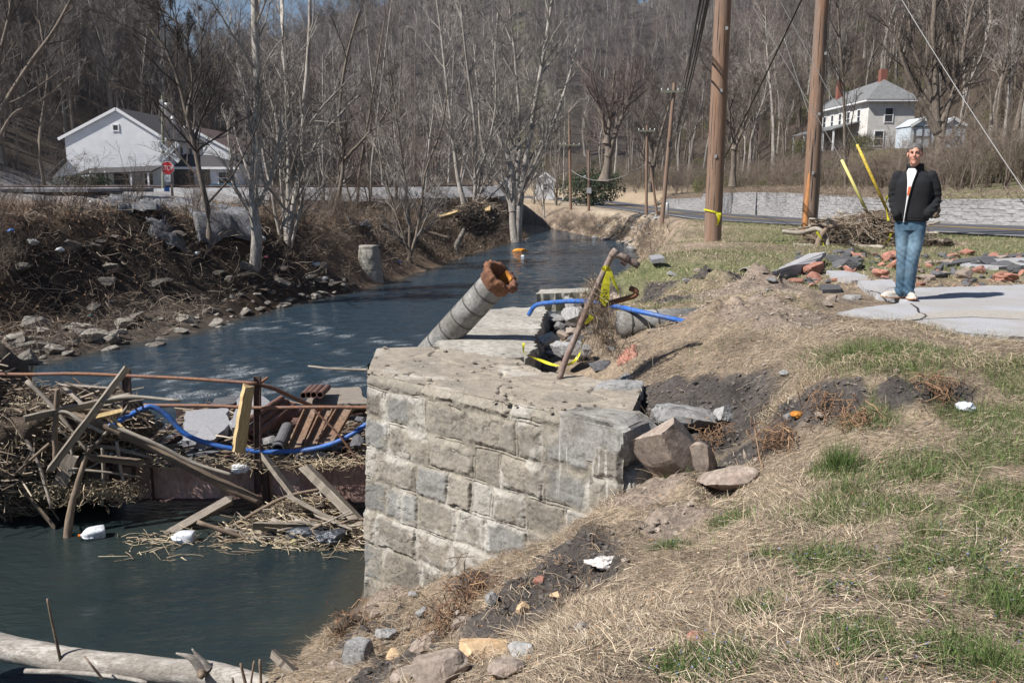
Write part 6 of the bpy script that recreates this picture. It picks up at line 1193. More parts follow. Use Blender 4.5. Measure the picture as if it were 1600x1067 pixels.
for k in range(28):
    a_, b__ = [(int(x0 + (x1 - x0) * q.random()), int(y0 + (y1 - y0) * q.random())) for x0, x1, y0, y1 in [((0, 330, 345, 462), (330, 560, 395, 452), (560, 800, 345, 390))[k % 3]]][0]; g = A(a_, b__); s3 = (q.uniform(.35, .95), q.uniform(.3, .6), q.uniform(.15, .4)); V, F = rockV(s3, 1200 + k, sub=4, cuts=18, rot=q.uniform(0, 3), tilt=(q.normal() * .3, q.normal() * .3), rough=.07)
    tag(nobj('bank_rock', npmesh('bank_rock', V, F, m_wet), None, (g.x, g.y, g.z + s3[2] * .25)), '%s %s rock in the left bank %s' % ('broad' if s3[0] > .65 else 'small', 'dark', ['below the crossing sign' if a_ > 200 else 'near the left picture edge', 'between the tallest tree and the stone pier', 'right of the stone pier'][k % 3]), 'rock', 'dark rocks in the left bank')
sp = []
for k in range(70):
    y_ = q.uniform(52, 72); sp.append((float(interp(y_, XR)) + q.uniform(-.2, 2.2), y_, q.uniform(.2, .7)))
loose(sp, None, 'rocks on the far right bank', [m_sand, m_grey], lambda x_, y_, s_: 'pale rock on the far river bank below the road, %s' % ('close to the water' if x_ < float(interp(y_, XR)) + .9 else 'up in the dead grass'))
sp = [(A(a, b_).x, A(a, b_).y, s_) for a, b_, s_ in [(1232, 470, .1), (1045, 500, .12), (1110, 475, .14), (1075, 440, .16), (1300, 470, .16), (1330, 468, .2), (1290, 478, .12), (1050, 430, .2), (1090, 425, .14), (1200, 455, .12), (1020, 520, .12), (1225, 583, .08), (1285, 655, .1), (1235, 655, .1), (1120, 575, .06), (1270, 440, .12), (1195, 432, .1), (1205, 440, .14)]]
loose(sp, None, 'stones lying in the torn dirt', [m_sand, m_grey], lambda x_, y_, s_: '%s stone lying in the torn dirt %s' % ('pale tan' if s_ > .13 else 'small grey', 'near the driveway slab' if x_ > 2.6 else 'beside the buried pipe'))

# ------------------------------------------------------------------ utility poles, wires
m_pole = M('brown_treated_pole', [(.14, .075, .045), (.27, .155, .095), (.20, .115, .075)], scale=3, stretch=(7, 7, .22), big=(.7, (.21, .165, .14), .75), bscale=9, bmp=.5, rough=.85, detail=8)
m_gpole = M('greenish_grey_pole', [(.16, .17, .125), (.24, .245, .19)], scale=3, stretch=(5, 5, .3), bmp=.3)
m_steel = M('galvanised_steel', [(.45, .46, .47), (.58, .59, .60)], scale=8, rough=.45, metal=.4, bmp=.05)
m_wire = M('black_cable', [(.02, .02, .022)], rough=.6, bmp=0); m_wireg = M('grey_cable', [(.30, .30, .30)], rough=.5, bmp=0)
def pole(base, top, r0, r1, label, mat=m_pole, name='utility_pole', cat='utility pole'):
    o = empty(name, base); tag(o, label, cat); n = 40; P = resample([np.array(base) - (0, 0, .3), np.array(top)], n); V, F = tubes(P[None], np.linspace(r0, r1, n)[None], 24); d = fbm3(V * np.array([7, 7, .8]), 3, 3)[:, None]; C = np.repeat(P, 24, 0); V = C + (V - C) * (1 + .035 * d)
    child('pole_shaft', npmesh('pole_shaft', V, F, mat, True), o); return o
b1 = A(1113, 378); up1 = Vector((b1.x + .02, b1.y, 11.5)); u1 = pole(b1, up1, .195, .15, 'thick brown wooden utility pole standing nearest, with yellow tape at its foot')
b2_ = A(1263, 372); up2 = Vector((b2_.x - .05, b2_.y, 11.5)); u2 = pole(b2_, up2, .185, .13, 'brown wooden utility pole rising behind the brush pile')
m_split = M('fresh_orange_wood', [(.42, .17, .06), (.52, .25, .10)], scale=3, stretch=(6, 6, .3), bmp=.3)
zt2 = D(1268, 190, b2_.y).z
mbx = MB(); P = np.array([(b2_.x - .13, b2_.y - .10, b2_.z), (b2_.x - .10, b2_.y - .10, (b2_.z + zt2) / 2), (b2_.x - .02, b2_.y - .08, zt2)]); mbx.tube(resample(P, 12), np.linspace(.075, .03, 12), 10); mbx.build('split_face', m_split, u2, True)
for u_, b_, hs in ((u1, b1, (1.9, 3.3, 4.6)), (u2, b2_, (1.6, 3.0, 4.4))):
    for k, h_ in enumerate(hs):
        mbh = MB(); mbh.box((b_.x - .05 + .06 * k, b_.y - .195, b_.z + h_), (.05, .02, .07)); mbh.build('name_tag' if k == 0 else 'bolt_plate', m_steel, u_)
    P = np.array([(b_.x + .17, b_.y - .09, b_.z), (b_.x + .16, b_.y - .085, b_.z + 3), (b_.x + .14, b_.y - .08, b_.z + 9)]); MB().tube(P, np.full(3, .008), 6).build('ground_wire', m_wireg, u_)
    ckm = MB(); qq = np.random.default_rng(int(b_.y * 10))
    for k in range(26):
        a_ = qq.uniform(-2.6, -.5); h0 = qq.uniform(.2, 6.5); L_ = qq.uniform(.3, 1.3); rr_ = .193 - .004 * h0; rr1 = .193 - .004 * (h0 + L_); c0 = np.array([b_.x + rr_ * math.cos(a_), b_.y + rr_ * math.sin(a_), b_.z + h0]); c1 = np.array([b_.x + rr1 * math.cos(a_ + .04), b_.y + rr1 * math.sin(a_ + .04), b_.z + h0 + L_]); ckm.tube(resample([c0, (c0 + c1) / 2, c1], 5), (.001, .005, .006, .004, .001), 4)
    ckm.build('drying_cracks', m_crk, u_)
def crossarm(par, c, L, mat=m_gpole): 
    ca = MB().box(c, (L, .09, .11)).build('crossarm', mat, par)
    mbk = MB(); 
    for f in (-.46, -.2, .2, .46): mbk.lathe([(0, 0), (.035, 0), (.05, .05), (.03, .09), (.045, .13), (0, .15)], 8, Matrix.Translation((c[0] + L * f, c[1], c[2] + .055)))
    o = mbk.mesh('insulator', m_steel); oo = nobj('insulator', o, par); oo.matrix_parent_inverse = world_inv(par)
def P3_(px0, py0, px1, py1, y): return D(px0, py0, y), D(px1, py1, y)
bb = A(1033, 356); a_, t_ = bb, D(1054, 130, bb.y); u3 = pole(a_, t_, .13, .10, 'leaning dark brown pole with a pale crossarm at the river bank edge'); c = D(1051, 144, bb.y); crossarm(u3, (c.x, c.y - .15, c.z), 1.35)
MB().box(D(1047, 226, bb.y - .2), (.15, .12, .3)).build('bracket', m_wire, u3)
dx_ = b_ = A(1010, 337); u4 = pole(b_, D(1011, 196, b_.y), .11, .08, 'straight brown pole with a small crossarm left of the leaning one'); c = D(1010, 205, b_.y); crossarm(u4, (c.x, c.y - .13, c.z), 1.2)
b5 = A(892, 328); u5 = pole(b5, D(889, 170, b5.y), .15, .10, 'thin distant reddish brown pole at the far river bend'); c = D(890, 227, b5.y); crossarm(u5, (c.x, c.y - .2, c.z), 2.0)
b6 = A(920, 330); u6 = pole(b6, D(920, 236, b6.y), .13, .11, 'short greenish service pole with a white meter box'); c = D(920, 298, b6.y); MB().box((c.x, c.y - .2, c.z), (.42, .2, .5)).build('meter_box', m_steel, u6); c = D(914, 277, b6.y); MB().lathe([(0, -.1), (.13, -.05), (.16, .1), (0, .16)], 12, Matrix.Translation(c)).build('lamp', m_steel, u6)
pole(A(1028, 338), D(1017, 262, A(1028, 338).y), .09, .06, 'thin brown stub pole leaning left behind the two far poles', name='stub_pole')
g = A(1042, 342); tb = MB().lathe([(0, 0), (.11, 0), (.11, .85), (.09, .9), (0, .9)], 18, Matrix.Translation(g)); tag(tb.build('steel_marker', m_steel, None, True, loc=g), 'short silver steel tube standing beside the leaning pole', 'bollard')
def sag(a, b_, s=.3, n=40):
    t = np.linspace(0, 1, n)[:, None]; P = np.array(a) * (1 - t) + np.array(b_) * t; P[:, 2] -= 4 * s * (t * (1 - t))[:, 0]; return P
def wire(name, a, b_, r_, mat, label, s=.3, cat='wire', group=None): P = sag(a, b_, s); return tag(MB().tube(P, np.full(len(P), r_), 6).build(name, mat, None, True, loc=P[0]), label, cat, group)
yb = bb.y
for k, (x0, x1, y1) in enumerate([(1104, 1060, 148), (1108, 1064, 150), (1112, 1067, 152), (1116, 1064, 182), (1100, 1056, 206), (1114, 1050, 226)]):
    wire('power_line', D(x0, -40, 13.5), D(x1, y1, yb), .012 if k < 3 else .016, m_wire, 'dark overhead cable running down to the leaning crossarm pole', .35, group='bundle of dark overhead cables')
wire('guy_cable', D(1262, -20, 15.5), D(1118, 275, b1.y + 4), .016, m_wire, 'thick dark cable slanting down behind the nearest pole', .05)
wire('service_wire', D(1010, 256, u4.location.y), D(892, 266, b5.y), .025, m_wireg, 'pale service wire sagging between the two far brown poles', 1.1)
wire('service_wire', D(892, 266, b5.y), D(800, 262, 75), .025, m_wireg, 'pale service wire running left from the distant pole', .8)
# guy wires with yellow guards
m_guard = M('yellow_guard', [(.60, .42, .03), (.72, .52, .04)], scale=5, big=(3, (.30, .23, .08), .5), rough=.5, bmp=.1); m_guardp = M('faded_yellow_guard', [(.62, .56, .18), (.70, .64, .26)], scale=2, rough=.5, bmp=0)
gb = A(1370, 385); yg = gb.y + .6
def guy(bpx, bpy_, gpx, gpy, tpx, tpy, ty, mat, label):
    B_ = D(bpx, bpy_, yg); g1_ = D(gpx, gpy, yg + .0); o = empty('guy_wire', B_); tag(o, label, 'guy wire'); d = (g1_ - B_); T2 = B_ + d * 4.2; T2.y += 1.0
    MB().tube([B_, g1_, T2], (.006, .006, .006), 6).build('wire', m_wireg, o); MB().tube([B_, g1_], (.034, .030), 10).build('wire_guard', mat, o, True)
guy(1364, 350, 1315, 250, 0, 0, 0, m_guardp, 'guy wire in a pale yellow guard, left of the brighter one'); guy(1396, 350, 1339, 226, 0, 0, 0, m_guard, 'guy wire in a bright yellow guard beside the man')
wire('guy_cable', D(1403, -10, 32), D(1610, 312, 26), .014, m_wireg, 'pale thin wire slanting down at the right edge', .1)
wire('guy_cable', D(1225, 60, 22), D(1285, 240, 21.5), .008, m_wireg, 'thin pale wire crossing beside the second pole', .02)
# tape round the first pole
o = empty('caution_tape', D(1106, 330, b1.y - .2)); tag(o, 'yellow tape tied round the foot of the nearest pole', 'caution tape')
c = D(1114, 331, b1.y); th = np.linspace(0, 2 * np.pi, 25); P = np.c_[c.x + .205 * np.cos(th), b1.y + .205 * np.sin(th), c.z - .05 * np.cos(th) + .0 * th]; V, F = ribbon(P, .04, 40, up=(0, 0, 1)); V2 = V.copy(); mbt = MB(); 
Pn = resample(P, 40); V = np.stack([Pn - (0, 0, .02), Pn + (0, 0, .02)], 1).reshape(-1, 3); mbt.add(V, [F]); V, F = ribbon([D(1121, 333, b1.y - .22), D(1123, 342, b1.y - .24), D(1121, 352, b1.y - .22)], .075, 14, twist=.8); mbt.add(V, [F]); V, F = ribbon([D(1124, 333, b1.y - .22), D(1126, 338, b1.y - .26), D(1124, 347, b1.y - .22)], .05, 14, twist=1.4); mbt.add(V, [F]); mbt.build('tape_strip', m_tape, o)

# ------------------------------------------------------------------ brush pile
q = np.random.default_rng(55); bc = gb; pile = []
def inpile(f, hgt_=.9):
    x_ = bc.x + q.normal() * 0 + (f * 2 - 1) * 1.25; y_ = bc.y + .5 + q.normal() * .35; h_ = hgt_ * (1 - (f * 2 - 1) ** 2) ** .5; return np.array([x_, y_, float(hgt(x_, y_)[0]) + q.random() * h_ * .65 + .05])
for k in range(46):
    f = q.uniform(.05, .95); c = inpile(f); L = q.uniform(.5, 1.6); d = np.array([q.normal() + 1.2 * q.choice([-1, 1]), q.normal() * .5, q.normal() * .28]); d /= np.linalg.norm(d); P = [c - d * L / 2 + q.normal(size=3) * .05, c + q.normal(size=3) * .10, c + d * L / 2 + q.normal(size=3) * .08]
    for p in P: p[2] = max(p[2], float(hgt(p[0], p[1])[0]) + .03)
    r_ = q.uniform(.014, .05); logo_('branch', P, r_, r_ * .5, [m_wood_p, m_wood_b, m_wood_g][k % 3], '%s branch lying in the brush pile behind the man' % ['thick pale', 'crooked brown', 'grey'][k % 3] if r_ > .03 else 'thin %s branch lying in the brush pile behind the man' % ['pale', 'brown', 'grey'][k % 3], 'branch', 14, 8, .15, k, 'branches in the brush pile')
logo_('root_log', [D(1222, 362, bc.y + .3), D(1250, 364, bc.y + .2), D(1275, 358, bc.y + .1), D(1290, 368, bc.y), D(1293, 385, bc.y - .1)], .045, .06, m_wood_p, 'pale curved root log poking out left of the brush pile', 'log')
logo_('root_log', [D(1240, 383, bc.y - .1), D(1262, 384, bc.y - .1), D(1290, 387, bc.y - .1)], .035, .045, m_wood_p, 'lower pale root end on the grass at the left of the brush pile', 'log')
logo_('root_log', [D(1276, 390, bc.y - .2), D(1281, 372, bc.y - .1), D(1296, 356, bc.y), D(1330, 350, bc.y + .1)], .07, .045, m_wood_b, 'stout forked stump root at the left end of the brush pile', 'log')
pc = lambda s: (lambda q, n_: (lambda f: np.c_[bc.x + (f * 2 - 1) * 1.3, bc.y + .5 + q.normal(size=n_) * .35, hgt(bc.x + (f * 2 - 1) * 1.3, np.full(n_, bc.y + .5)) + s * q.random(n_) * np.sqrt(1 - (f * 2 - 1) ** 2) * .62])(q.random(n_)))
sticks('brush_twigs', pc(1.0), 1500, (.15, .8), (.003, .010), 61, m_vc, 'twigs and roots matted in the brush pile', 'twigs', colours=WOODC, bend=.2, flat=.5)
crumple('root_ball', D(1388, 345, bc.y + .4), (.62, .4, .34), 12, m_matt, 'brown root ball on top of the brush pile', 'root ball', .7); crumple('root_ball', D(1458, 330, bc.y + .6), (.22, .2, .28), 13, m_wood_b, 'small dry leafy clump right of the man', 'leaf clump', .9)
crumple('root_ball', D(1470, 380, bc.y + .2), (.5, .3, .2), 14, m_matt, 'dark root ball at the right end of the brush pile', 'root ball', .7)
for k, (p, lb) in enumerate([([(1276, 362), (1284, 374), (1288, 386)], 'yellow tape end hanging over the left of the brush pile'), ([(1387, 306), (1384, 320), (1388, 345)], 'yellow tape tied to the bright guy guard'), ([(1300, 388), (1340, 390), (1380, 391), (1402, 393)], 'yellow tape lying in the grass before the brush pile'), ([(1392, 365), (1388, 376), (1376, 382), (1362, 385)], 'yellow tape strand in the middle of the brush pile')]):
    tape('caution_tape', [([D(a, b_, bc.y - .25) for a, b_ in p], .055, 2.0)], lb)

# ------------------------------------------------------------------ buildings
def siding(name, c1, c2, sc_):
    m, nt, b = newmat(name); v = coords(nt, 'Object'); s = N(nt, 'ShaderNodeSeparateXYZ'); nt.links.new(v, s.inputs[0]); f = mathn(nt, 'FRACT', mathn(nt, 'MULTIPLY', s.outputs[2], sc_)); c = ramp(nt, f, [(0, (.55, .55, .57)), (.14, (1, 1, 1))])
    c = mix(nt, 1.0, ramp(nt, noise_n(nt, 1.2, 5, .6, 0, v), [(.35, c1), (.65, c2)]), c, 'MULTIPLY'); nt.links.new(c, b.inputs['Base Color']); b.inputs['Roughness'].default_value = .7; bump(nt, b, f, .4, .02); return m
m_side = siding('white_clapboard', (.70, .72, .76), (.80, .81, .83), 7.0); m_sideo = siding('worn_white_clapboard', (.62, .60, .57), (.80, .78, .75), 7.0)
m_roofd = M('dark_shingles', [(.035, .033, .036), (.07, .065, .068)], scale=9, bscale=20, bmp=.5); m_roofg = M('grey_slate_roof', [(.12, .125, .13), (.21, .215, .22)], scale=4, bscale=20, bmp=.4); m_trim = M('white_trim', [(.72, .73, .75)], bmp=0); m_glass = M('dark_window_glass', [(.02, .025, .03), (.05, .055, .065)], scale=1, rough=.08, bmp=0); m_brick = M('red_brick', [(.20, .07, .05), (.27, .11, .08)], scale=12); m_dark = M('shaded_opening', [(.04, .035, .032)], bmp=0); m_door = M('dull_door', [(.16, .13, .11)], bmp=0)
def gable_house(par, x0, x1, y0, y1, z0, ze, zp, xp, wallm, roofm, ov=.35, th=.12):
    V = [(x0, y0, z0), (x1, y0, z0), (x1, y0, ze), (xp, y0, zp), (x0, y0, ze)]; n = 5; V2 = V + [(a, y1, c) for a, b, c in V]
    mb = MB().add(V2, [np.array([[0, 1, 2, 3, 4]]), np.array([[9, 8, 7, 6, 5]]), np.array([[1, 6, 7, 2], [5, 0, 4, 9]])]); mb.build('wall', wallm, par)
    mr = MB()
    for (xa, za), (xb, zb__) in (((x0, ze), (xp, zp)), ((x1, ze), (xp, zp))):
        sl = (zb__ - za) / (xb - xa); xe = xa + (ov if xa > xb else -ov); zz_ = za + (xe - xa) * sl; fo = min(ov, .16); A_ = [(xe, y0 - fo, zz_ + .02), (xb, y0 - fo, zb__ + .02), (xb, y1 + ov, zb__ + .02), (xe, y1 + ov, zz_ + .02)]
        V = A_ + [(a, b, c + th) for a, b, c in A_]; mr.add(V, [np.array([[0, 1, 2, 3], [7, 6, 5, 4], [0, 4, 5, 1], [3, 2, 6, 7], [0, 3, 7, 4], [1, 5, 6, 2]])])
    mr.build('roof', roofm, par); mt = MB()
    for (xa, za), (xb, zb__) in (((x0, ze), (xp, zp)), ((x1, ze), (xp, zp))):
        sl = (zb__ - za) / (xb - xa); xe = xa + (ov if xa > xb else -ov); zz_ = za + (xe - xa) * sl; mt.bar((xe, y0 - min(ov, .16) - .02, zz_ + .03), (xb, y0 - min(ov, .16) - .02, zb__ + .03), .05, .24, up=(0, 0, 1))
    mt.build('barge_board', m_trim, par)
def window(par, c, w_, h_, face='y', sg=-1, fr=m_trim, panes=True):
    c = np.array(c, float)
    def bx_(mb, cc, sx, sz, d): mb.box(cc, (sx, d, sz) if face == 'y' else (d, sx, sz))
    nrm = np.array([0, sg, 0]) if face == 'y' else np.array([sg, 0, 0]); tx = np.array([1, 0, 0]) if face == 'y' else np.array([0, 1, 0])
    mb = MB(); 
    for s_ in (-1, 1): bx_(mb, c + tx * s_ * w_ / 2 + nrm * .03, .09, h_ + .18, .08); bx_(mb, c + np.array([0, 0, s_ * h_ / 2]) + nrm * .03, w_ - .09, .09, .078)
    if panes: bx_(mb, c + nrm * .03, w_ - .1, .05, .06)
    f = mb.build('window', fr, par); m2 = MB(); bx_(m2, c + nrm * .012, w_ - .02, h_ - .02, .02); g_ = m2.build('pane', m_glass, f) if False else None
    me = m2.mesh('pane', m_glass); g_ = nobj('pane', me, f); g_.matrix_parent_inverse = f.matrix_parent_inverse.inverted() @ Matrix.Identity(4) if False else world_inv(par); g_.matrix_parent_inverse = Matrix.Identity(4)
    return f
zg = lambda x_, y_: float(hgt(x_, y_)[0])
# left white house
YH = 75.; X0, X1 = D(108, 290, YH).x, D(257, 290, YH).x; zb0 = .7; ze = D(108, 214, YH).z; zp = D(180, 171, YH).z; XP = D(182, 171, YH).x
h1 = empty('white_house', (X0, YH, zb0)); tag(h1, 'large white clapboard house with a plain front gable beyond the railway', 'house')
gable_house(h1, X0, X1, YH, YH + 10, zb0 - .5, ze, zp, XP, m_side, m_roofd, .5)
c = D(181, 200, YH); window(h1, (c.x, YH, c.z), .5, .5, panes=False)
for yy_ in (77.5, 79.3, 81.5, 83.5): window(h1, (X1, yy_, ze - 1.3), .8, 1.3, 'x', 1)
xl0 = D(80, 280, YH).x; zl_ = D(80, 276, YH).z; zl2 = D(108, 250, YH).z
mb = MB(); mb.add([(xl0, YH + .3, zb0 - .5), (X0, YH + .3, zb0 - .5), (X0, YH + .3, zl2), (xl0, YH + .3, zl_), (xl0, YH + 6, zb0 - .5), (X0, YH + 6, zb0 - .5), (X0, YH + 6, zl2), (xl0, YH + 6, zl_)], [np.array([[0, 1, 2, 3], [7, 6, 5, 4], [4, 0, 3, 7]])]); mb.build('side_shed', m_side, h1)
mb = MB(); mb.bar((xl0 - .5, YH + 3, zl_ - .28), (X0 - .02, YH + 3, zl2 + .1), 6.8, .14); mb.build('shed_roof', m_roofd, h1)
xr2 = D(372, 280, 80).x; z1_ = D(180, 267, YH).z; 
mb = MB(); mb.bar((D(140, 270, YH).x, YH - 1.2, z1_ - .1), (X1, YH - 1.2, z1_ + .15), 2.6, .12, up=(0, -.2, 1)); mb.build('porch_roof', m_roofd, h1)
mb = MB()
for p_ in (142, 165, 205, 232, 255): x_ = D(p_, 280, YH - 2.3).x; mb.box((x_, YH - 2.3, (zb0 - .4 + z1_) / 2), (.12, .12, z1_ - zb0 + .3))
mb.build('porch_post', m_trim, h1)
for p_, w_, h_ in ((160, .9, 1.8), (190, 1.4, 1.0), (233, .8, 1.0)): x_ = D(p_, 280, YH).x; window(h1, (x_, YH, zb0 + 1.0), w_, h_, fr=m_door if p_ == 160 else m_trim, panes=p_ != 160)
# low wing in front of the side wall
xw0, xw1 = X1 + .02, D(368, 280, 78).x; zw = D(300, 262, 78).z; mb = MB(); mb.box(((xw0 + xw1) / 2, 80, (zb0 - .4 + zw) / 2), (xw1 - xw0, 5, zw - zb0 + .4)); mb.build('low_wing', m_side, h1)
mb = MB(); V = [(xw0, 77.1, zw), (xw1 + .6, 77.1, zw - .05), (xw1 + .6, 83, zw - .05), (xw0, 83, zw), (xw0, 80, zw + 1.25), (xw1 - 2.6, 80, zw + 1.15)]; mb.add(V, [np.array([[0, 1, 5, 4], [2, 3, 4, 5]]), np.array([[1, 2, 5], [3, 0, 4]])]); mb.build('wing_roof', m_roofd, h1)
MB().box(((xw0 + xw1 + .6) / 2, 77.08, zw - .06), (xw1 - xw0 + .7, .05, .2)).build('fascia', m_trim, h1)
x_ = D(352, 280, 77.5).x; window(h1, (x_, 77.5, zb0 + 1.1), 1.2, 1.1); x_ = D(320, 280, 77.5).x; window(h1, (x_, 77.5, zb0 + 1.0), .9, 1.6, fr=m_door, panes=False)
xa_, xb_ = D(262, 280, 77).x, D(306, 280, 77).x; MB().box(((xa_ + xb_) / 2, 77.3, zb0 + .9), (xb_ - xa_ - .6, .3, 2.0)).build('garage_opening', m_dark, h1); 
c = D(271, 187, 80); MB().lathe([(0, 0), (.16, 0), (.16, .5), (.28, .55), (.2, .8), (0, .85)], 12, Matrix.Translation((c.x, 80, c.z - .5))).build('roof_vent', m_steel, h1)
# second white house behind
YK = 90.; K0, K1 = D(232, 280, YK).x, D(362, 280, YK).x; ke = D(362, 235, YK).z; kp = D(297, 198, YK).z; h2 = empty('white_house', (K0, YK, .8)); tag(h2, 'second white house with a brown roof, behind the low wing of the gabled one', 'house'); m_roofb = M('brown_shingles', [(.075, .045, .04), (.12, .08, .072)], scale=9, bmp=.4)
gable_house(h2, K0, K1, YK, YK + 13, .3, ke, kp, (K0 + K1) / 2, m_side, m_roofb, .5)
for yy_ in (92, 94, 96, 98, 100): window(h2, (K1, yy_, ke - 1.1), .8, 1.4, 'x', 1)
x2_ = D(402, 280, YK).x; zq0, zq1 = D(366, 252, YK).z, D(402, 270, YK).z
mb = MB(); mb.add([(K1, YK + .2, .3), (x2_, YK + .2, .3), (x2_, YK + .2, zq1), (K1, YK + .2, zq0), (K1, YK + 5, .3), (x2_, YK + 5, .3), (x2_, YK + 5, zq1), (K1, YK + 5, zq0)], [np.array([[0, 1, 2, 3], [7, 6, 5, 4], [1, 5, 6, 2]])]); mb.build('side_porch', m_side, h2); mb = MB(); mb.bar((K1, YK + 2.5, zq0 + .1), (x2_ + .5, YK + 2.5, zq1 + .0), 5.6, .14); mb.build('porch_roof', m_roofd, h2)
m_grn = M('green_awning', [(.25, .45, .34), (.35, .52, .42)], bmp=0); c = D(384, 270, YK - .3); MB().box((c.x, YK - .3, c.z), (2.0, .9, .12)).build('awning', m_grn, h2); c = D(386, 282, YK); MB().box((c.x, YK + .1, 1.2), (2.2, .08, 1.7)).build('garage_door', M('tan_panel', [(.30, .29, .24)], bmp=0), h2)
# car behind the track
cx_ = D(354, 292, 66); car = empty('blue_car', (cx_.x, 66, zg(cx_.x, 66))); tag(car, 'blue car parked by the white house, mostly hidden by the track', 'car'); zc_ = D(354, 297, 66).z - .9
m_carp = M('blue_car_paint', [(.02, .11, .19), (.03, .14, .23)], rough=.3, bmp=0)
prof = [(-2.1, .35), (-2.1, .75), (-1.5, .92), (-.9, 1.35), (.6, 1.38), (1.25, .98), (2.0, .82), (2.15, .4)]
def extr(prof, w_, cx, cy, cz): n = len(prof); V = [(cx + a, cy - w_ / 2, cz + b) for a, b in prof] + [(cx + a, cy + w_ / 2, cz + b) for a, b in prof]; i = np.arange(n); return V, [np.stack([i, (i + 1) % n, n + (i + 1) % n, n + i], -1), np.array([list(range(n))[::-1]]), np.array([[n + k for k in range(n)]])]
V, F = extr(prof, 1.7, cx_.x, 66, zc_); mb = MB().add(V, F); mb.build('car_body', m_carp, car); V, F = extr([(-.95, .95), (-.75, 1.28), (.5, 1.31), (1.0, .97)], 1.72, cx_.x, 66, zc_); MB().add(V, F).build('car_glass', m_glass, car)
for s_ in (-1.3, 1.3): MB().lathe([(0, -.1), (.33, -.1), (.33, .1), (0, .1)], 18, Matrix.Translation((cx_.x + s_, 65.15, zc_ + .33)) @ Matrix.Rotation(R(90), 4, 'X')).build('wheel', m_wire, car)
# pole with transformer behind the sign
bt = D(255, 296, 55); ut = pole(Vector((bt.x, 55, zg(bt.x, 55))), D(254, 150, 55), .12, .09, 'pale grey utility pole carrying a light transformer can', m_gpole); c = D(262, 172, 55); MB().lathe([(0, -.38), (.22, -.38), (.22, .34), (.16, .42), (0, .44)], 16, Matrix.Translation((c.x, 55, c.z))).build('transformer', m_steel, ut, True); c = D(253, 163, 55); MB().box((c.x, 55, c.z), (.2, .2, .5)).build('cutout', m_steel, ut)
# railway: ballast and rails
m_bal = M('crushed_ballast', [(.16, .16, .17), (.40, .40, .41), (.24, .235, .24)], scale=16, bscale=16, bmp=1.0, bdist=.08, rough=.95, lo=.35, hi=.65)
RL = [(-75, 56), (-40, 55.2), (-25, 55.5), (-15, 58), (-8, 64), (-3, 76), (-3, 95), (-6, 130)]
def railz(y): return np.full(np.shape(y), 1.02)
P = resample(np.array(RL, float), 300); prof = [(-6.5, -.75), (-2.0, .0), (-1.6, .03), (1.6, .03), (2.0, 0), (3.6, -.7)]; rows = []
for o_, dz in prof: a_ = offset_line(P, -o_ * -1 if False else o_); rows.append(np.c_[a_, railz(a_[:, 1]) + dz + .05 * fbm(a_[:, 0] / .6, a_[:, 1] / .6 + o_, 44, 3)])
V = np.array(rows).reshape(-1, 3); i = np.arange(len(prof) - 1)[:, None] * 300; j = np.arange(299)[None]; tag(nobj('track_ballast', npmesh('track_ballast', V, np.stack([i + j, i + j + 1, i + 300 + j + 1, i + 300 + j], -1).reshape(-1, 4), m_bal)), kind='structure')
mb = MB()
for o_ in (-.72, .72): a_ = offset_line(P, o_); mb.tube(np.c_[a_, railz(a_[:, 1]) + .13], np.full(300, .06), 4)
tag(mb.build('railway_rails', m_drust), 'two dark steel rails of the railway on the ballast bed', 'railway track')
MB().prism([(-48, 44), (-21.8, 44.5), (-22.5, 57), (-50, 60)], .9, 1.07).build('crossing_road', m_gasph); bpy.data.objects['crossing_road']['kind'] = 'structure'
# crossing sign
YS = 47.; cb = D(264, 238, YS); sg = empty('crossing_sign', (cb.x, YS, zg(cb.x, YS))); tag(sg, 'railroad crossing crossbuck above a red stop sign on one post', 'road sign')
m_white = M('white_sign_face', [(.72, .74, .74)], rough=.4, bmp=0); m_redp = M('red_sign_face', [(.55, .02, .025)], rough=.35, bmp=0); m_bluep = M('blue_sign_face', [(.03, .13, .42)], rough=.4, bmp=0); zs0 = zg(cb.x, YS)
MB().box((cb.x, YS + .06, (zs0 + cb.z + .65) / 2), (.10, .10, cb.z + .65 - zs0)).build('sign_post', M('wooden_post', [(.30, .23, .17)], bmp=0), sg)
ca, sa = math.cos(R(45)), math.sin(R(45)); LB = 1.42
for s_, tx in ((1, 'CROSSING'), (-1, 'RAIL   ROAD')):
    ang = s_ * R(42); m3 = np.array(Matrix.Rotation(-ang, 3, 'Y')); mb = MB(); mb.box((cb.x, YS - .01 - (.0 if s_ < 0 else .025), cb.z), (LB, .02, .26), rot=m3); bd = mb.build('crossbuck_blade', m_white, sg)
    t_ = text('lettering', tx, .19, (cb.x, YS - .024 - (.0 if s_ < 0 else .025), cb.z), (0, 0, 0), m_ink, sg); t_.rotation_euler = (Matrix.Rotation(-ang, 3, 'Y') @ Matrix.Rotation(R(90), 3, 'X')).to_euler()
cs_ = D(262, 263, YS); o8 = [(.375 * math.cos(R(22.5 + 45 * k)), .375 * math.sin(R(22.5 + 45 * k))) for k in range(8)]
def octo(r_, y_, mat, nm): mb = MB(); V = [(cs_.x + a * r_, y_, cs_.z + b * r_) for a, b in o8] + [(cs_.x + a * r_, y_ + .012, cs_.z + b * r_) for a, b in o8]; i = np.arange(8); mb.add(V, [np.stack([i, (i + 1) % 8, 8 + (i + 1) % 8, 8 + i], -1), np.array([list(range(8))]), np.array([[15 - k for k in range(8)]])]); return mb.build(nm, mat, sg)
octo(1.0, YS - .03, m_white, 'stop_sign_rim'); octo(.93, YS - .036, m_redp, 'stop_sign_face'); t_ = text('lettering', 'STOP', .31, (cs_.x, YS - .042, cs_.z), (R(90), 0, 0), m_white, sg); t_.scale = (.85, 1.15, 1)
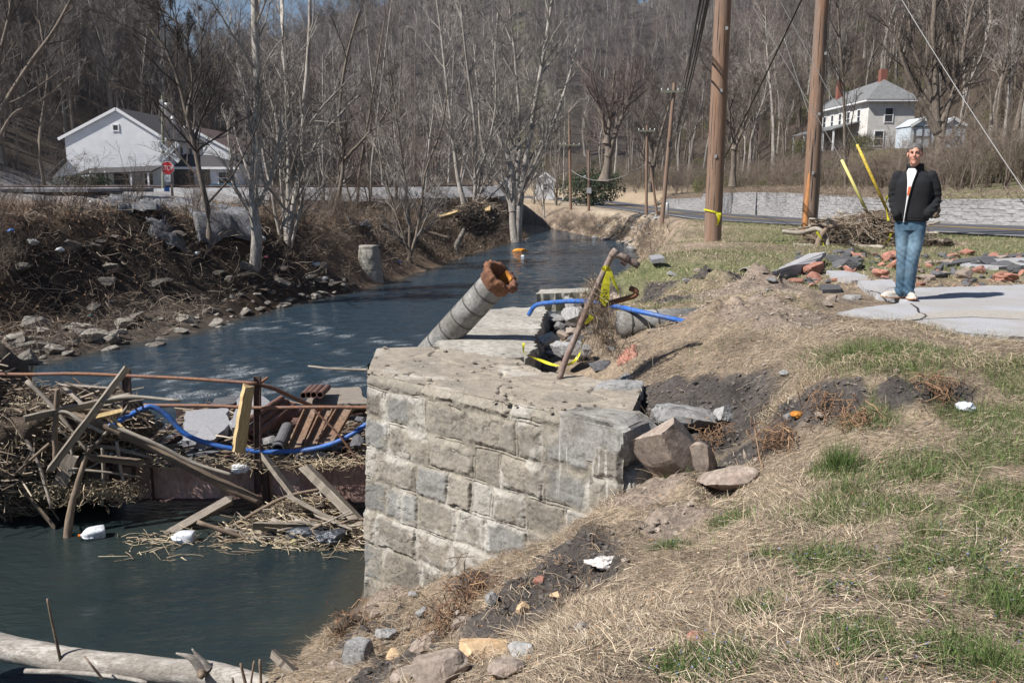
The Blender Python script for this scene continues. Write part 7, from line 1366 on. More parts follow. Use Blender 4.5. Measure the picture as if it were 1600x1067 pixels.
c = D(262, 279, YS); MB().box((c.x, YS - .03, c.z), (.36, .015, .36)).build('small_plate', m_white, sg); c = D(261, 296, YS); MB().box((c.x, YS - .03, c.z), (.30, .015, .24)).build('blue_plate', m_bluep, sg)
text('lettering', 'X', .26, (D(262, 279, YS).x, YS - .04, D(262, 279, YS).z), (R(90), 0, 0), m_ink, sg)
# dark hedge before the house
def bush(name, c, size, n_, leaf, mat, label, seed): V, F = leaf_cloud(seed, n_, size, leaf); o = empty(name, c); tag(o, label, 'bush'); me = npmesh('foliage', V, F, mat); nobj('foliage', me, o); m_ = shrub_mb(seed, size[2] * .8, 6, .4, .02).mesh('stem', m_brushd); nobj('stem', m_, o); return o
c = D(118, 292, 70); bush('evergreen_bush', (c.x, 70, zg(c.x, 70) + .1), (3.4, 2, 1.3), 3000, .09, m_dkgreen, 'low dark evergreen bush against the white house', 41); c = D(145, 290, 70); bush('evergreen_bush', (c.x, 70.5, zg(c.x, 70) + .1), (2.0, 2, 1.2), 2000, .09, m_dkgreen, 'dark evergreen bush right of the wider one at the white house', 42)
c = D(926, 296, 95); bush('evergreen_tree', (c.x, 95, zg(c.x, 95)), (6.5, 5, 4.2), 6000, .16, m_dkgreen, 'round dark evergreen bush beside the far road', 43)
# right hillside house
YR = 95.; hx = D(1353, 230, YR).x; hx1 = D(1425, 230, YR).x; zt0 = D(1353, 156, YR).z; zb2 = D(1353, 236, YR).z; y2 = 112.; zpk = D(1372, 124, YR + 2.5).z
h3 = empty('hillside_house', (hx, YR, zb2)); tag(h3, 'old white two-storey house with a grey hip roof and brick chimneys on the hillside', 'house')
MB().box(((hx + hx1) / 2, (YR + y2) / 2, (zt0 + zb2 - 1.5) / 2), (hx1 - hx, y2 - YR, zt0 - zb2 + 1.5)).build('wall', m_sideo, h3)
o_ = .55; mx = (hx + hx1) / 2; V = [(hx - o_, YR - o_, zt0), (hx1 + o_, YR - o_, zt0), (hx1 + o_, y2 + o_, zt0), (hx - o_, y2 + o_, zt0), (mx, YR + 2.6, zpk), (mx, y2 - 2.6, zpk - .3)]
MB().add(V, [np.array([[0, 1, 4], [2, 3, 5]]), np.array([[1, 2, 5, 4], [3, 0, 4, 5]]), np.array([[3, 2, 1, 0]])]).build('roof', m_roofg, h3); MB().box(((hx + hx1) / 2, (YR + y2) / 2, zt0 - .12), (hx1 - hx + 2 * o_ - .06, y2 - YR + 2 * o_ - .06, .2)).build('eaves', m_trim, h3)
for px_, py_, y_, sz_ in ((1369, 122, YR + 3, 1.1), (1320, 140, 107, 1.0)): c = D(px_, py_, y_); MB().box((mx if px_ == 1369 else hx + 1.2, y_, c.z - .2), (.7, .7, 2.2)).build('chimney', m_brick, h3)
for y_ in (97.5, 100.5, 103, 105.5, 108, 110.5): window(h3, (hx, y_, zt0 - 1.6), .85, 1.5, 'x', -1)
for y_ in (97.5, 101, 105): window(h3, (hx, y_, zb2 + 1.3), .85, 1.6, 'x', -1)
c = D(1388, 190, YR); window(h3, (c.x, YR, zt0 - 1.6), .9, 1.5); window(h3, (c.x - .9, YR, zb2 + 1.3), 1.0, 1.6); window(h3, (c.x + 1.4, YR, zb2 + 1.3), .8, 1.6)
zpr = D(1260, 212, 106).z; mb = MB(); mb.add([(hx, YR + 2, zb2 + 3.2), (hx, y2 - 1, zb2 + 3.2), (hx - 3.0, y2 - 1, zb2 + 2.35), (hx - 3.0, YR + 2, zb2 + 2.35), (hx, YR + 2, zb2 + 3.32), (hx, y2 - 1, zb2 + 3.32), (hx - 3.0, y2 - 1, zb2 + 2.47), (hx - 3.0, YR + 2, zb2 + 2.47)], [np.array([[0, 1, 2, 3], [7, 6, 5, 4], [0, 3, 7, 4], [2, 6, 7, 3][::-1], [1, 5, 6, 2]])]); mb.build('porch_roof', m_roofg, h3)
mb = MB(); [mb.box((hx - 2.8, y_, zb2 + 1.0), (.16, .16, 2.7)) for y_ in (97.2, 100.5, 103.8, 107, 110.8)]; mb.build('porch_post', m_trim, h3)
for k, (xa, xb, lb) in enumerate([(1421, 1458, 'left one of two pale blue metal sheds on the hillside'), (1466, 1506, 'right one of two pale blue metal sheds, with crossed door braces')]):
    YD = 70.; x0, x1 = D(xa, 228, YD).x, D(xb, 228, YD).x; z0 = D(xa, 229, YD).z; z1 = D(xa, 197, YD).z; zp_ = D(xa, 185, YD).z; sh = empty('metal_shed', (x0, YD, z0)); tag(sh, lb, 'shed')
    m_mtl = M('pale_blue_metal', [(.48, .55, .62), (.58, .64, .70)], scale=3, rough=.5, bmp=.1, stretch=(8, 8, .5)) if k == 0 else m_mtl; gable_house(sh, x0, x1, YD, YD + 2.6, z0 - 1.2, z1, zp_, (x0 + x1) / 2, m_mtl, m_mtl, .08, .04)
    mb = MB(); xm = (x0 + x1) / 2; zt3 = z1 - .05
    for a_, b__ in (((x0 + .3, z0), (x0 + .3, zt3)), ((x1 - .35, z0), (x1 - .35, zt3)), ((xm, z0), (xm, zt3)), ((x0 + .3, zt3), (x1 - .3, zt3)), ((x0 + .3, (z0 + zt3) / 2), (x1 - .35, (z0 + zt3) / 2))) + ((((xm, z0), (x1 - .35, (z0 + zt3) / 2)), ((x1 - .35, z0), (xm, (z0 + zt3) / 2)), ((x0 + .3, z0), (xm, (z0 + zt3) / 2)), ((xm, z0), (x0 + .3, (z0 + zt3) / 2))) if k else ()): mb.bar((a_[0], YD - .03, a_[1]), (b__[0], YD - .03, b__[1]), .05, .06, up=(0, 1, 0))
    mb.build('door_frame', m_dark, sh)
# far pale buildings at the end of the road
for k, (px0, px1, pyt, pyb, y_, lb) in enumerate([(838, 866, 282, 305, 120, 'small pale building at the far end of the valley road'), (780, 800, 290, 306, 120, 'tiny white house glimpsed behind the big many-stemmed tree')]):
    x0, x1 = D(px0, pyb, y_).x, D(px1, pyb, y_).x; z0 = zg((x0 + x1) / 2, y_) - .3; z1 = D(px0, pyt, y_).z; hh3 = empty('distant_house', (x0, y_, z0)); tag(hh3, lb, 'building'); gable_house(hh3, x0, x1, y_, y_ + 5, z0, z1, z1 + 1.0, (x0 + x1) / 2, m_side, m_roofd, .2); window(hh3, ((x0 + x1) / 2, y_, z1 - .9), .7, .9)
# ruined round pier, tarpaulins, rubbish on the far bank
g = A(578, 444); pr = MB(); Zp = []; V, F = None, None
pz0, pz1 = WATER - .3, D(578, 384, 36).z; n_ = 60; prf = np.linspace(0, 1, 40); th = np.linspace(0, 2 * np.pi, n_, endpoint=False); rr_ = .62 - .22 * prf + .04 * (prf < .1); VV = []
for f_, r_ in zip(prf, rr_):
    z_ = pz0 + (pz1 - pz0) * f_; p3_ = np.c_[np.cos(th) * 2, np.sin(th) * 2, np.full(n_, z_ * 2)]; r2 = r_ + .05 * fbm3(p3_, 4, 3) - .018 * (np.abs((z_ * 2.2) % 1 - .5) > .44); VV.append(np.c_[r2 * np.cos(th), r2 * np.sin(th), np.full(n_, z_)])
VV.append(np.c_[.001 * np.cos(th), .001 * np.sin(th), np.full(n_, pz1 + .02)]); VV = np.array(VV).reshape(-1, 3); i = np.arange(40)[:, None]; j = np.arange(n_)[None]; jn = (j + 1) % n_
gx_ = D(578, 440, 36.2); tag(nobj('stone_pier', npmesh('stone_pier', VV - (0, 0, pz0), np.stack([i * n_ + j, i * n_ + jn, (i + 1) * n_ + jn, (i + 1) * n_ + j], -1).reshape(-1, 4), m_conc, True), None, (gx_.x, gx_.y, pz0)), 'tapered round stone pier at the foot of the left bank', 'bridge pier')
m_tarp = M('grey_geotextile', [(.10, .105, .12), (.20, .205, .225)], scale=2, big=(1.5, (.06, .055, .05), .6), bscale=4, bmp=.8, bdist=.08, rough=.6)
def tarp(quad, label, seed, lift=.22, n=40):
    Q = [A(a, b_) for a, b_ in quad]; u, v = np.meshgrid(np.linspace(0, 1, n), np.linspace(0, 1, n), indexing='ij'); P = sum(np.array(Q[k])[None, None] * w_[..., None] for k, w_ in enumerate([(1 - u) * (1 - v), u * (1 - v), u * v, (1 - u) * v])); P[..., :2] += .25 * np.stack([fbm(u * 4 + seed, v * 4, 7, 2), fbm(u * 4, v * 4 + seed, 8, 2)], -1)
    P[..., 2] = np.maximum(hgt(P[..., 0].ravel(), P[..., 1].ravel()).reshape(n, n), P[..., 2]) + lift + .35 * (np.floor(3 * (fbm(u * 2.2 + seed, v * 2.2, 19, 2) + .5)) / 3 - .4) + .10 * fbm(P[..., 0] / .5, P[..., 1] / .7, 12 + seed, 3); ii = np.arange(n * n).reshape(n, n); me = npmesh('tarpaulin', P.reshape(-1, 3) - P[0, 0], np.stack([ii[:-1, :-1], ii[1:, :-1], ii[1:, 1:], ii[:-1, 1:]], -1).reshape(-1, 4), m_tarp, True)
    o = nobj('tarpaulin', me, None, P[0, 0]); sm = o.modifiers.new('thickness', 'SOLIDIFY'); sm.thickness = .02; return tag(o, label, 'tarpaulin')
tarp([(236, 314), (300, 320), (398, 384), (315, 402)], 'large dark grey sheet draped down the left bank by the slim brown tree', 1); tarp([(160, 316), (232, 313), (262, 352), (180, 350)], 'smaller dark grey sheet at the top of the bank left of the larger one', 2, .2); tarp([(225, 352), (262, 356), (300, 396), (240, 388)], 'narrow dark grey sheet low on the bank below the other two', 5, .2, 26); tarp([(545, 350), (575, 348), (580, 362), (550, 366)], 'grey sheet on the bank above the stone pier', 3, .12)
crumple('orange_float', D(813, 393, 54), (1.0, .5, .38), 15, M('orange_plastic_float', [(.75, .26, .01), (.85, .36, .02)], rough=.5, bmp=.2), 'bright orange plastic wreckage at the water edge of the left bank', 'float', .3)
crumple('plastic_jug', D(817, 401, 50), (.22, .2, .2), 16, m_jug, 'small white float below the orange wreckage', 'float', .1)
for k, (a, b_, s, mt, lb) in enumerate([(143, 320, .3, m_film, 'white plastic scrap at the top of the left bank'), (408, 378, .55, m_film, 'pale rag snagged on the foot of the tallest tree'), (52, 388, .5, m_film, 'pale torn plastic low at the left of the bank'), (95, 398, .4, m_film, 'whitish litter heap on the left bank'), (308, 402, .3, m_film, 'white bag scrap left of the tallest tree'), (494, 418, .5, m_film, 'torn white plastic hanging in the bank roots'), (508, 440, .35, m_film, 'strip of white plastic lower in the bank roots'), (625, 414, .4, m_blue, 'blue plastic scrap under the multi-stemmed tree'), (416, 408, .25, M('pink_plastic', [(.45, .08, .14)], bmp=0), 'pink scrap near the foot of the tallest tree'), (388, 422, .3, M('green_cord', [(.03, .25, .13)], bmp=0), 'green cord on the root of the tallest tree'), (18, 370, .3, m_blue, 'light blue scrap at the far left of the bank'), (552, 355, .3, m_film, 'white scrap on the sheet above the stone pier'), (141, 500, .25, M('teal_cloth', [(.10, .22, .22)], bmp=0), 'teal rag among the left beach stones')]):
    g = A(a, b_); s *= .55; crumple('litter', (g.x, g.y, g.z + .12), (s, s * .6, s * .6), 30 + k, mt, lb, 'litter', .8, 3)
g = A(1508, 645); crumple('crumpled_paper', (g.x, g.y, g.z + .03), (.11, .08, .07), 50, M('white_paper', [(.62, .66, .72)], bmp=.3, bscale=30), 'crumpled white paper scrap lying on the grass', 'paper', .8)
g = A(945, 885); crumple('plastic_rag', (g.x, g.y, g.z + .03), (.17, .10, .05), 51, M('dirty_cloth', [(.50, .46, .44), (.62, .58, .56)], bmp=.4, bscale=30), 'torn dirty white plastic rag on the straw slope', 'plastic rag', .9)
g = A(1225, 588); tag(nobj('tin_lid', MB().lathe([(0, 0), (.045, 0), (.045, .012), (0, .012)], 18).mesh('tin_lid', m_steel), None, (g.x, g.y, g.z + .01)), 'small round grey lid lying in the dry grass', 'lid')
g = A(1245, 655); crumple('red_scrap', (g.x, g.y, g.z + .03), (.10, .07, .05), 53, m_orust, 'bright orange brick scrap at the gully edge', 'brick scrap', .4)
# wrack ball in the bent tree
c = D(745, 335, 46); mound('wrack_ball', [(c, (2.3, 1.6, 1.1)), (D(752, 352, 46), (1.6, 1.2, 1.0))], m_matt, 'ball of flood wrack lodged in the bent tree', seed=60)
sticks('flood_straw', on_lumps([(c, (2.3, 1.6, 1.1)), (D(752, 352, 46), (1.6, 1.2, 1.0))]), 900, (.2, 1.2), (.01, .025), 62, m_vc, 'straw and sticks bristling from the wrack ball', 'straw', colours=WOODC, bend=.1)
plank('plank', D(686, 341, 45.6), D(724, 330, 45.6), .35, .12, m_wood_y, 'pale plank sticking out of the wrack ball in the tree', seed=20); plank('plank', D(758, 328, 45.3), D(766, 327, 45.3), .3, .3, m_wood_y, 'sawn timber end in the wrack ball', 'timber', seed=21)
logo_('driftwood_log', [D(660, 360, 44), D(700, 372, 44), D(640, 345, 44)][:2], .1, .08, m_wood_b, 'brown log lying on the bank left of the bent tree')
# ------------------------------------------------------------------ the man
def remesh(mb, vox, smooth=3):
    me = mb.mesh('tmp'); o = bpy.data.objects.new('tmp', me); COL.objects.link(o); m = o.modifiers.new('r', 'REMESH'); m.mode = 'VOXEL'; m.voxel_size = vox; s = o.modifiers.new('s', 'SMOOTH'); s.iterations = smooth; s.factor = .6
    dg = bpy.context.evaluated_depsgraph_get(); e = bpy.data.meshes.new_from_object(o.evaluated_get(dg)); bpy.data.objects.remove(o)
    n = len(e.vertices); V = np.empty(n * 3, np.float32); e.vertices.foreach_get('co', V); V = V.reshape(-1, 3).astype(float); NN = np.empty(n * 3, np.float32); e.vertices.foreach_get('normal', NN)
    F = [tuple(p.vertices) for p in e.polygons]; q4 = np.array([f for f in F if len(f) == 4]); q3 = np.array([f for f in F if len(f) == 3]); bpy.data.meshes.remove(e); return V, NN.reshape(-1, 3), [f for f in (q4, q3) if len(f)]
def limb(mb, pts, rs, n=20, k=24): P = resample([np.array(p) for p in pts], k); r = np.interp(np.linspace(0, 1, k), np.linspace(0, 1, len(rs)), rs); mb.tube(P, r, n); [ell(mb, p, (r_, r_, r_)) for p, r_ in ((pts[0], rs[0]), (pts[-1], rs[-1]))]
def ell(mb, c, s, rot=None): V, F = ICO[3]; V = V * np.array(s); V = V @ np.array(Matrix.Rotation(rot[0], 3, rot[1])).T if rot else V; mb.add(V + np.array(c), [F])
def loft(mb, secs, n=40):      # (z, cx, cy, half width, half depth)
    secs = np.array(secs, float); zz = np.linspace(secs[0, 0], secs[-1, 0], 50); o_ = np.argsort(secs[:, 0]); S = np.stack([np.interp(zz, secs[o_, 0], secs[o_, i]) for i in range(1, 5)], 1); th = np.linspace(0, 2 * np.pi, n, endpoint=False)
    c, s = np.cos(th), np.sin(th); ex = .85; V = np.stack([S[:, None, 0] + S[:, None, 2] * np.sign(c) * np.abs(c) ** ex, S[:, None, 1] + S[:, None, 3] * np.sign(s) * np.abs(s) ** ex, np.broadcast_to(zz[:, None], (50, n))], -1).reshape(-1, 3)
    i = np.arange(49)[:, None] * n; j = np.arange(n)[None]; jn = (j + 1) % n; mb.add(V, [np.stack([i + j, i + jn, i + n + jn, i + n + j], -1).reshape(-1, 4), np.array([[k for k in range(n)][::-1]]), np.array([[49 * n + k for k in range(n)]])])
pg = G(1413, 466, .012); YAW = R(-24)
man = empty('person', pg, YAW); man.scale = (.94, .96, 1.0); tag(man, 'man in an open black fleece jacket, blue jeans and pale sneakers, hands in pockets', 'person')
def part(name, mb, vox, mat, amp=0, sc_=12, sm=3, colf=None, par=man, disp=None):
    V, NN, F = remesh(mb, vox, sm)
    if amp: V = V + NN * (amp * fbm3(V * np.array([sc_, sc_, sc_ * .8]), 7, 3))[:, None]
    if disp: V = V + NN * disp(V)[:, None]
    return nobj(name, npmesh(name, V, F, mat, True, col=colf(V) if colf else np.ones((len(V), 3))), par)
m_skin = M('ruddy_skin', [(.50, .25, .18), (.58, .32, .24)], scale=9, rough=.5, bmp=.08, bscale=80, vcol=True)
m_jack = M('black_fleece', [(.004, .0045, .006), (.011, .012, .015)], scale=120, bscale=300, bmp=.5, bdist=.003, rough=.95, vcol=True)
m_jean = M('blue_denim', [(.85, .85, .85), (1.15, 1.15, 1.15)], scale=160, bscale=300, bmp=.3, bdist=.002, rough=.9, vcol=True)
m_shirt = M('white_cotton', [(.70, .70, .71), (.78, .78, .79)], scale=30, bmp=.2); m_hair = M('grey_hair', [(.03, .028, .027), (.20, .19, .185)], scale=110, stretch=(1, 1, .3), bscale=120, bmp=.6, rough=.7)
HY = R(-5); hc = np.array([-.015, -.045, 1.655])     # the head turns back towards the camera
def hR(p): p = np.array(p, float) * 1.07 + (0, 0, .006); c, s = math.cos(HY), math.sin(HY); return hc + np.array([p[0] * c - p[1] * s, p[0] * s + p[1] * c, p[2]])
mb = MB(); rotz = (HY, 'Z')
ell(mb, hR((0, .012, .035)), (.077, .096, .085), rotz); ell(mb, hR((0, -.025, -.02)), (.064, .072, .075), rotz); ell(mb, hR((0, -.045, -.075)), (.045, .045, .036), rotz); ell(mb, hR((0, -.075, -.092)), (.022, .020, .018), rotz)
ell(mb, hR((0, -.099, -.018)), (.0125, .017, .013), rotz); limb(mb, [hR((0, -.088, .022)), hR((0, -.104, -.012))], (.008, .012), 10, 6); ell(mb, hR((-.034, -.066, -.018)), (.022, .018, .026), rotz); ell(mb, hR((.034, -.066, -.018)), (.022, .018, .026), rotz); ell(mb, hR((0, -.078, .030)), (.055, .018, .012), rotz)
ell(mb, hR((0, -.074, -.052)), (.030, .016, .026), rotz)
for s in (-1, 1): ell(mb, hR((s * .078, .008, -.005)), (.010, .020, .032), rotz)
limb(mb, [(0, .015, 1.46), (-.005, -.005, 1.52), hR((0, .0, -.04))], (.066, .060, .058)); loft(mb, [(1.0, 0, 0, .16, .10), (1.3, 0, 0, .17, .11), (1.42, 0, 0, .15, .09), (1.47, 0, 0, .08, .07)])
def faceC(V):
    c, s = math.cos(-HY), math.sin(-HY); p = (V - hc) / 1.07 - (0, 0, .006); x = p[:, 0] * c - p[:, 1] * s; y = p[:, 0] * s + p[:, 1] * c; z = p[:, 2]; C = np.ones((len(V), 3)); fr = y < -.04
    stub = fr & (z < -.045); C[stub] = (.84, .80, .80);  sock = fr & (np.abs(z - .014) < .010) & (np.abs(np.abs(x) - .030) < .016); C[sock] = (.62, .58, .58); brow = fr & (np.abs(z - .033) < .005) & (np.abs(np.abs(x) - .030) < .019); C[brow] = (.38, .38, .42); mouth = fr & (np.abs(z + .056 + .12 * np.abs(x)) < .003) & (np.abs(x) < .020); C[mouth] = (.5, .36, .36)
    ch = np.exp(-(((np.abs(x) - .035) / .02) ** 2 + ((z + .02) / .025) ** 2)) * fr; C *= (1 - ch[:, None] * np.array([.0, .06, .05])); return C
def faceD(V):
    c, s = math.cos(-HY), math.sin(-HY); p = (V - hc) / 1.07 - (0, 0, .006); x = p[:, 0] * c - p[:, 1] * s; y = p[:, 0] * s + p[:, 1] * c; z = p[:, 2]; fr = (y < -.04)
    return fr * (-.007 * np.exp(-(((np.abs(x) - .030) / .013) ** 2 + ((z - .014) / .009) ** 2)) - .0015 * np.exp(-((z + .057) / .004) ** 2) * (np.abs(x) < .02))
part('body', mb, .0055, m_skin, colf=faceC, sm=4, disp=faceD)
m_eye = M('dark_eye', [(.03, .025, .02)], rough=.2, bmp=0)
for s in (-1, 1): mb = MB(); ell(mb, hR((s * .030, -.083, .013)), (.011, .006, .0045), rotz); nobj('eye', mb.mesh('eye', m_eye, True), man)
V, F = ICO[5]; V = V * np.array((.0768, .0957, .0855)); x, y, z = V.T; hn = .010 * fbm3(V * 55, 6, 2) + .008 * np.cos(x * 75); keep = (z > hn + .004 + .34 * np.maximum(-y - .035, 0) + .006 * (y < -.045)) | ((y > -.012) & (z > -.055 + .9 * np.maximum(.03 - y, 0))) 
keep &= ~((np.abs(x) > .055) & (y < .012) & (z < -.03)); keep |= (y < -.0) & (y > -.045) & (z > -.012) & (np.abs(x) > .05); kv = keep[F].all(1); V = V * (1 + .035 * fbm3(V * 70, 3, 2)[:, None] + .008); V = V + np.array((0, .012, .036)); V = np.array([hR(p) for p in V]); nobj('hair', npmesh('hair', V, F[kv], m_hair, False), man)
# jacket
mb = MB(); loft(mb, [(.905, .0, .01, .198, .140), (.93, 0, .01, .212, .150), (.99, 0, .01, .212, .152), (1.10, 0, .01, .205, .148), (1.25, 0, .01, .215, .150), (1.36, 0, .012, .212, .138), (1.43, 0, .015, .180, .112), (1.475, 0, .018, .115, .090), (1.50, 0, .02, .088, .080), (1.555, -.002, .022, .080, .076)])
limb(mb, [(.185, .01, 1.415), (.235, .03, 1.30), (.262, .045, 1.16), (.238, -.03, 1.07), (.185, -.105, 1.0)], (.070, .066, .060, .056, .052)); limb(mb, [(-.185, .01, 1.415), (-.215, .015, 1.30), (-.222, .02, 1.17), (-.20, -.05, 1.06), (-.165, -.115, .985)], (.070, .064, .058, .054, .052))
def jw(V):
    a = np.abs(V[:, 0]); arm = sstep(.17, .23, a); w_ = .006 * np.sin(V[:, 2] * 95 + 12 * V[:, 1] + 3 * fbm3(V * 6, 3, 2)) * arm * sstep(1.40, 1.1, V[:, 2]); return w_ + .008 * fbm3(V * np.array([9, 9, 5]), 8, 3) - .006 * np.exp(-((V[:, 2] - .935) / .006) ** 2) - .003 * np.exp(-((V[:, 2] - 1.33) / .004) ** 2)
part('jacket', mb, .008, m_jack, colf=lambda V: np.where((V[:, 2:3] > 1.33), 1.6, 1.0) * np.ones((len(V), 3)), disp=jw, sm=3)
def front(name, z0, z1, xc, wd, lift, mat, n=40, k=12):       # a strip lying on the chest
    zz = np.linspace(z0, z1, n); u = np.linspace(-1, 1, k); secs = np.array([(.905, .140), (.93, .150), (.99, .152), (1.10, .148), (1.25, .150), (1.36, .138), (1.43, .112), (1.475, .090), (1.50, .080), (1.56, .072)]); hw = np.array([(.905, .198), (1.10, .205), (1.25, .215), (1.36, .212), (1.43, .18), (1.475, .115), (1.5, .088), (1.56, .08)])
    x = xc(zz)[:, None] + wd(zz)[:, None] * u[None]; hd = np.interp(zz, *secs.T)[:, None]; hh_ = np.interp(zz, *hw.T)[:, None]; t = np.clip(np.abs(x) / hh_, 0, .97); y = .01 - hd * (1 - t ** (2 / .85)) ** (.85 / 2) - lift - .003 * fbm(x * 30, zz[:, None] * 12, 5, 2)
    V = np.stack([x, y, np.broadcast_to(zz[:, None], x.shape)], -1).reshape(-1, 3); i = np.arange(n - 1)[:, None] * k; j = np.arange(k - 1)[None]; return nobj(name, npmesh(name, V, np.stack([i + j, i + j + 1, i + k + j + 1, i + k + j], -1).reshape(-1, 4), mat, True), man)
xc = lambda z: -.035 - .05 * np.interp(z, [.9, 1.5], [1, 0]) + .0 * z
front('shirt', .90, 1.505, xc, lambda z: np.interp(z, [.9, 1.0, 1.2, 1.35, 1.46, 1.505], [.010, .009, .016, .034, .056, .04]), .012, m_shirt)
front('shirt_print', 1.20, 1.30, lambda z: xc(z) + .004, lambda z: np.full(z.shape, .014), .0145, M('orange_print', [(.60, .14, .05)], bmp=0), 8, 4)
for s in (-1, 1):
    P = np.array([(xc(np.array(z)) + s * (np.interp(z, [.9, 1.0, 1.2, 1.35, 1.46, 1.52], [.012, .011, .018, .036, .060, .06])), 0, z) for z in np.linspace(.91, 1.54, 30)]); hd = np.interp(P[:, 2], [.905, .93, .99, 1.1, 1.25, 1.36, 1.43, 1.475, 1.5, 1.56], [.14, .15, .152, .148, .15, .138, .112, .09, .08, .076]); hh_ = np.interp(P[:, 2], [.905, 1.1, 1.25, 1.36, 1.43, 1.475, 1.5, 1.56], [.198, .205, .215, .212, .18, .115, .088, .08]); P[:, 1] = .01 - hd * (1 - np.clip(np.abs(P[:, 0]) / hh_, 0, .95) ** 2.35) ** .425 - .010
    nobj('jacket_zip_edge', MB().tube(P, np.full(30, .008), 8).mesh('jacket_zip_edge', m_jack, True), man)
th = np.linspace(-2.2, 2.2, 24) - np.pi / 2; mb = MB(); V = []
for th_ in np.linspace(-4.1, 1.0, 36): V += [(.098 * math.cos(th_), .02 + .088 * math.sin(th_), 1.475), (.088 * math.cos(th_), .022 + .080 * math.sin(th_), 1.56)]
V = np.array(V); i = np.arange(35) * 2; cl_ = nobj('collar', npmesh('collar', V, np.stack([i, i + 2, i + 3, i + 1], -1), m_jack, True, col=np.full((len(V), 3), 1.5)), man); sm_ = cl_.modifiers.new('t', 'SOLIDIFY'); sm_.thickness = .014; sm_.offset = 0
# jeans
mb = MB(); loft(mb, [(.80, 0, .0, .155, .115), (.90, 0, .005, .165, .120), (.98, 0, .01, .165, .118)])
limb(mb, [(.078, .0, .86), (.072, -.025, .66), (.058, -.045, .50), (.048, -.02, .30), (.045, .0, .12), (.046, -.005, .075)], (.104, .088, .074, .068, .064, .068)); limb(mb, [(-.078, .0, .86), (-.070, -.005, .66), (-.058, -.015, .50), (-.052, .01, .30), (-.050, .03, .12), (-.052, .03, .08)], (.104, .088, .074, .068, .064, .068))
def jd(V): z = V[:, 2]; return .010 * np.sin(z * 85 + 7 * V[:, 0] * 10 + 4 * fbm3(V * 5, 2, 2)) * (.35 * np.exp(-((z - .48) / .10) ** 2) + .65 * sstep(.26, .08, z)) + .006 * fbm3(V * np.array([12, 12, 6]), 5, 3)
def jc(V):
    z = V[:, 2]; f = np.exp(-((z - .62) / .16) ** 2) * (V[:, 1] < -.03) * .6 + .35 * np.exp(-((z - .33) / .1) ** 2) * (V[:, 1] < 0); b = np.array([.045, .10, .16]); c = b * (1 - f[:, None]) + np.array([.19, .28, .35]) * f[:, None]; inner = np.exp(-(V[:, 0] / .012) ** 2) * .4; return c * (1 + .5 * fbm3(V * 25, 4, 2)[:, None])
part('jeans', mb, .008, m_jean, colf=jc, disp=jd, sm=2)
# shoes
m_shoe = M('off_white_mesh', [(.42, .385, .34), (.55, .51, .46)], scale=60, bscale=150, bmp=.3, rough=.8); m_sole = M('gum_sole', [(.45, .22, .10), (.52, .28, .14)], bmp=.1); m_mid = M('white_midsole', [(.68, .66, .62)], bmp=0)
def shoe(cx, cy, ang, lift=0):
    c, s = math.cos(ang), math.sin(ang); X = lambda p: np.array([cx + p[0] * c - p[1] * s, cy + p[0] * s + p[1] * c, p[2] + lift])
    out = np.array([(.030, .055), (.040, .0), (.044, -.08), (.050, -.15), (.040, -.205), (.012, -.232), (-.020, -.228), (-.042, -.19), (-.048, -.13), (-.038, -.06), (-.036, 0), (-.030, .055), (0, .07)])
    def layer(z0, z1, sc_, nm, mat, tz=0): mb = MB(); o_ = out * sc_; mb.prism([tuple(X((a, b, 0))[:2]) for a, b in o_][::-1], np.array([X((0, 0, z0))[2] + max(0, -b - .17) * tz for a, b in o_][::-1]), np.array([X((0, 0, z1))[2] + max(0, -b - .17) * tz for a, b in o_][::-1])); me = mb.mesh(nm, mat); return me
    up = MB(); ell(up, X((0, -.12, .045)), (.046, .105, .036), (ang, 'Z')); ell(up, X((0, -.02, .06)), (.042, .075, .045), (ang, 'Z')); limb(up, [X((0, .0, .05)), X((0, .01, .10))], (.040, .038)); ell(up, X((0, -.155, .038)), (.047, .07, .026), (ang, 'Z'))
    V, NN, F = remesh(up, .006, 3); o = nobj('shoe', npmesh('shoe', V, F, m_shoe, True), man); nobj('midsole', layer(.012, .032, 1.04, 'midsole', m_mid, .25), o); nobj('sole', layer(.0, .0125, 1.05, 'sole', m_sole, .25), o)
    lm = MB(); [lm.tube([X((-.022, -.06 - .022 * k, .088 - .010 * k)), X((.022, -.068 - .022 * k, .088 - .010 * k))], (.0035, .0035), 6) for k in range(4)]; nobj('laces', lm.mesh('laces', m_mid), o)
shoe(.048, .02, R(16)); shoe(-.055, .05, R(-62))
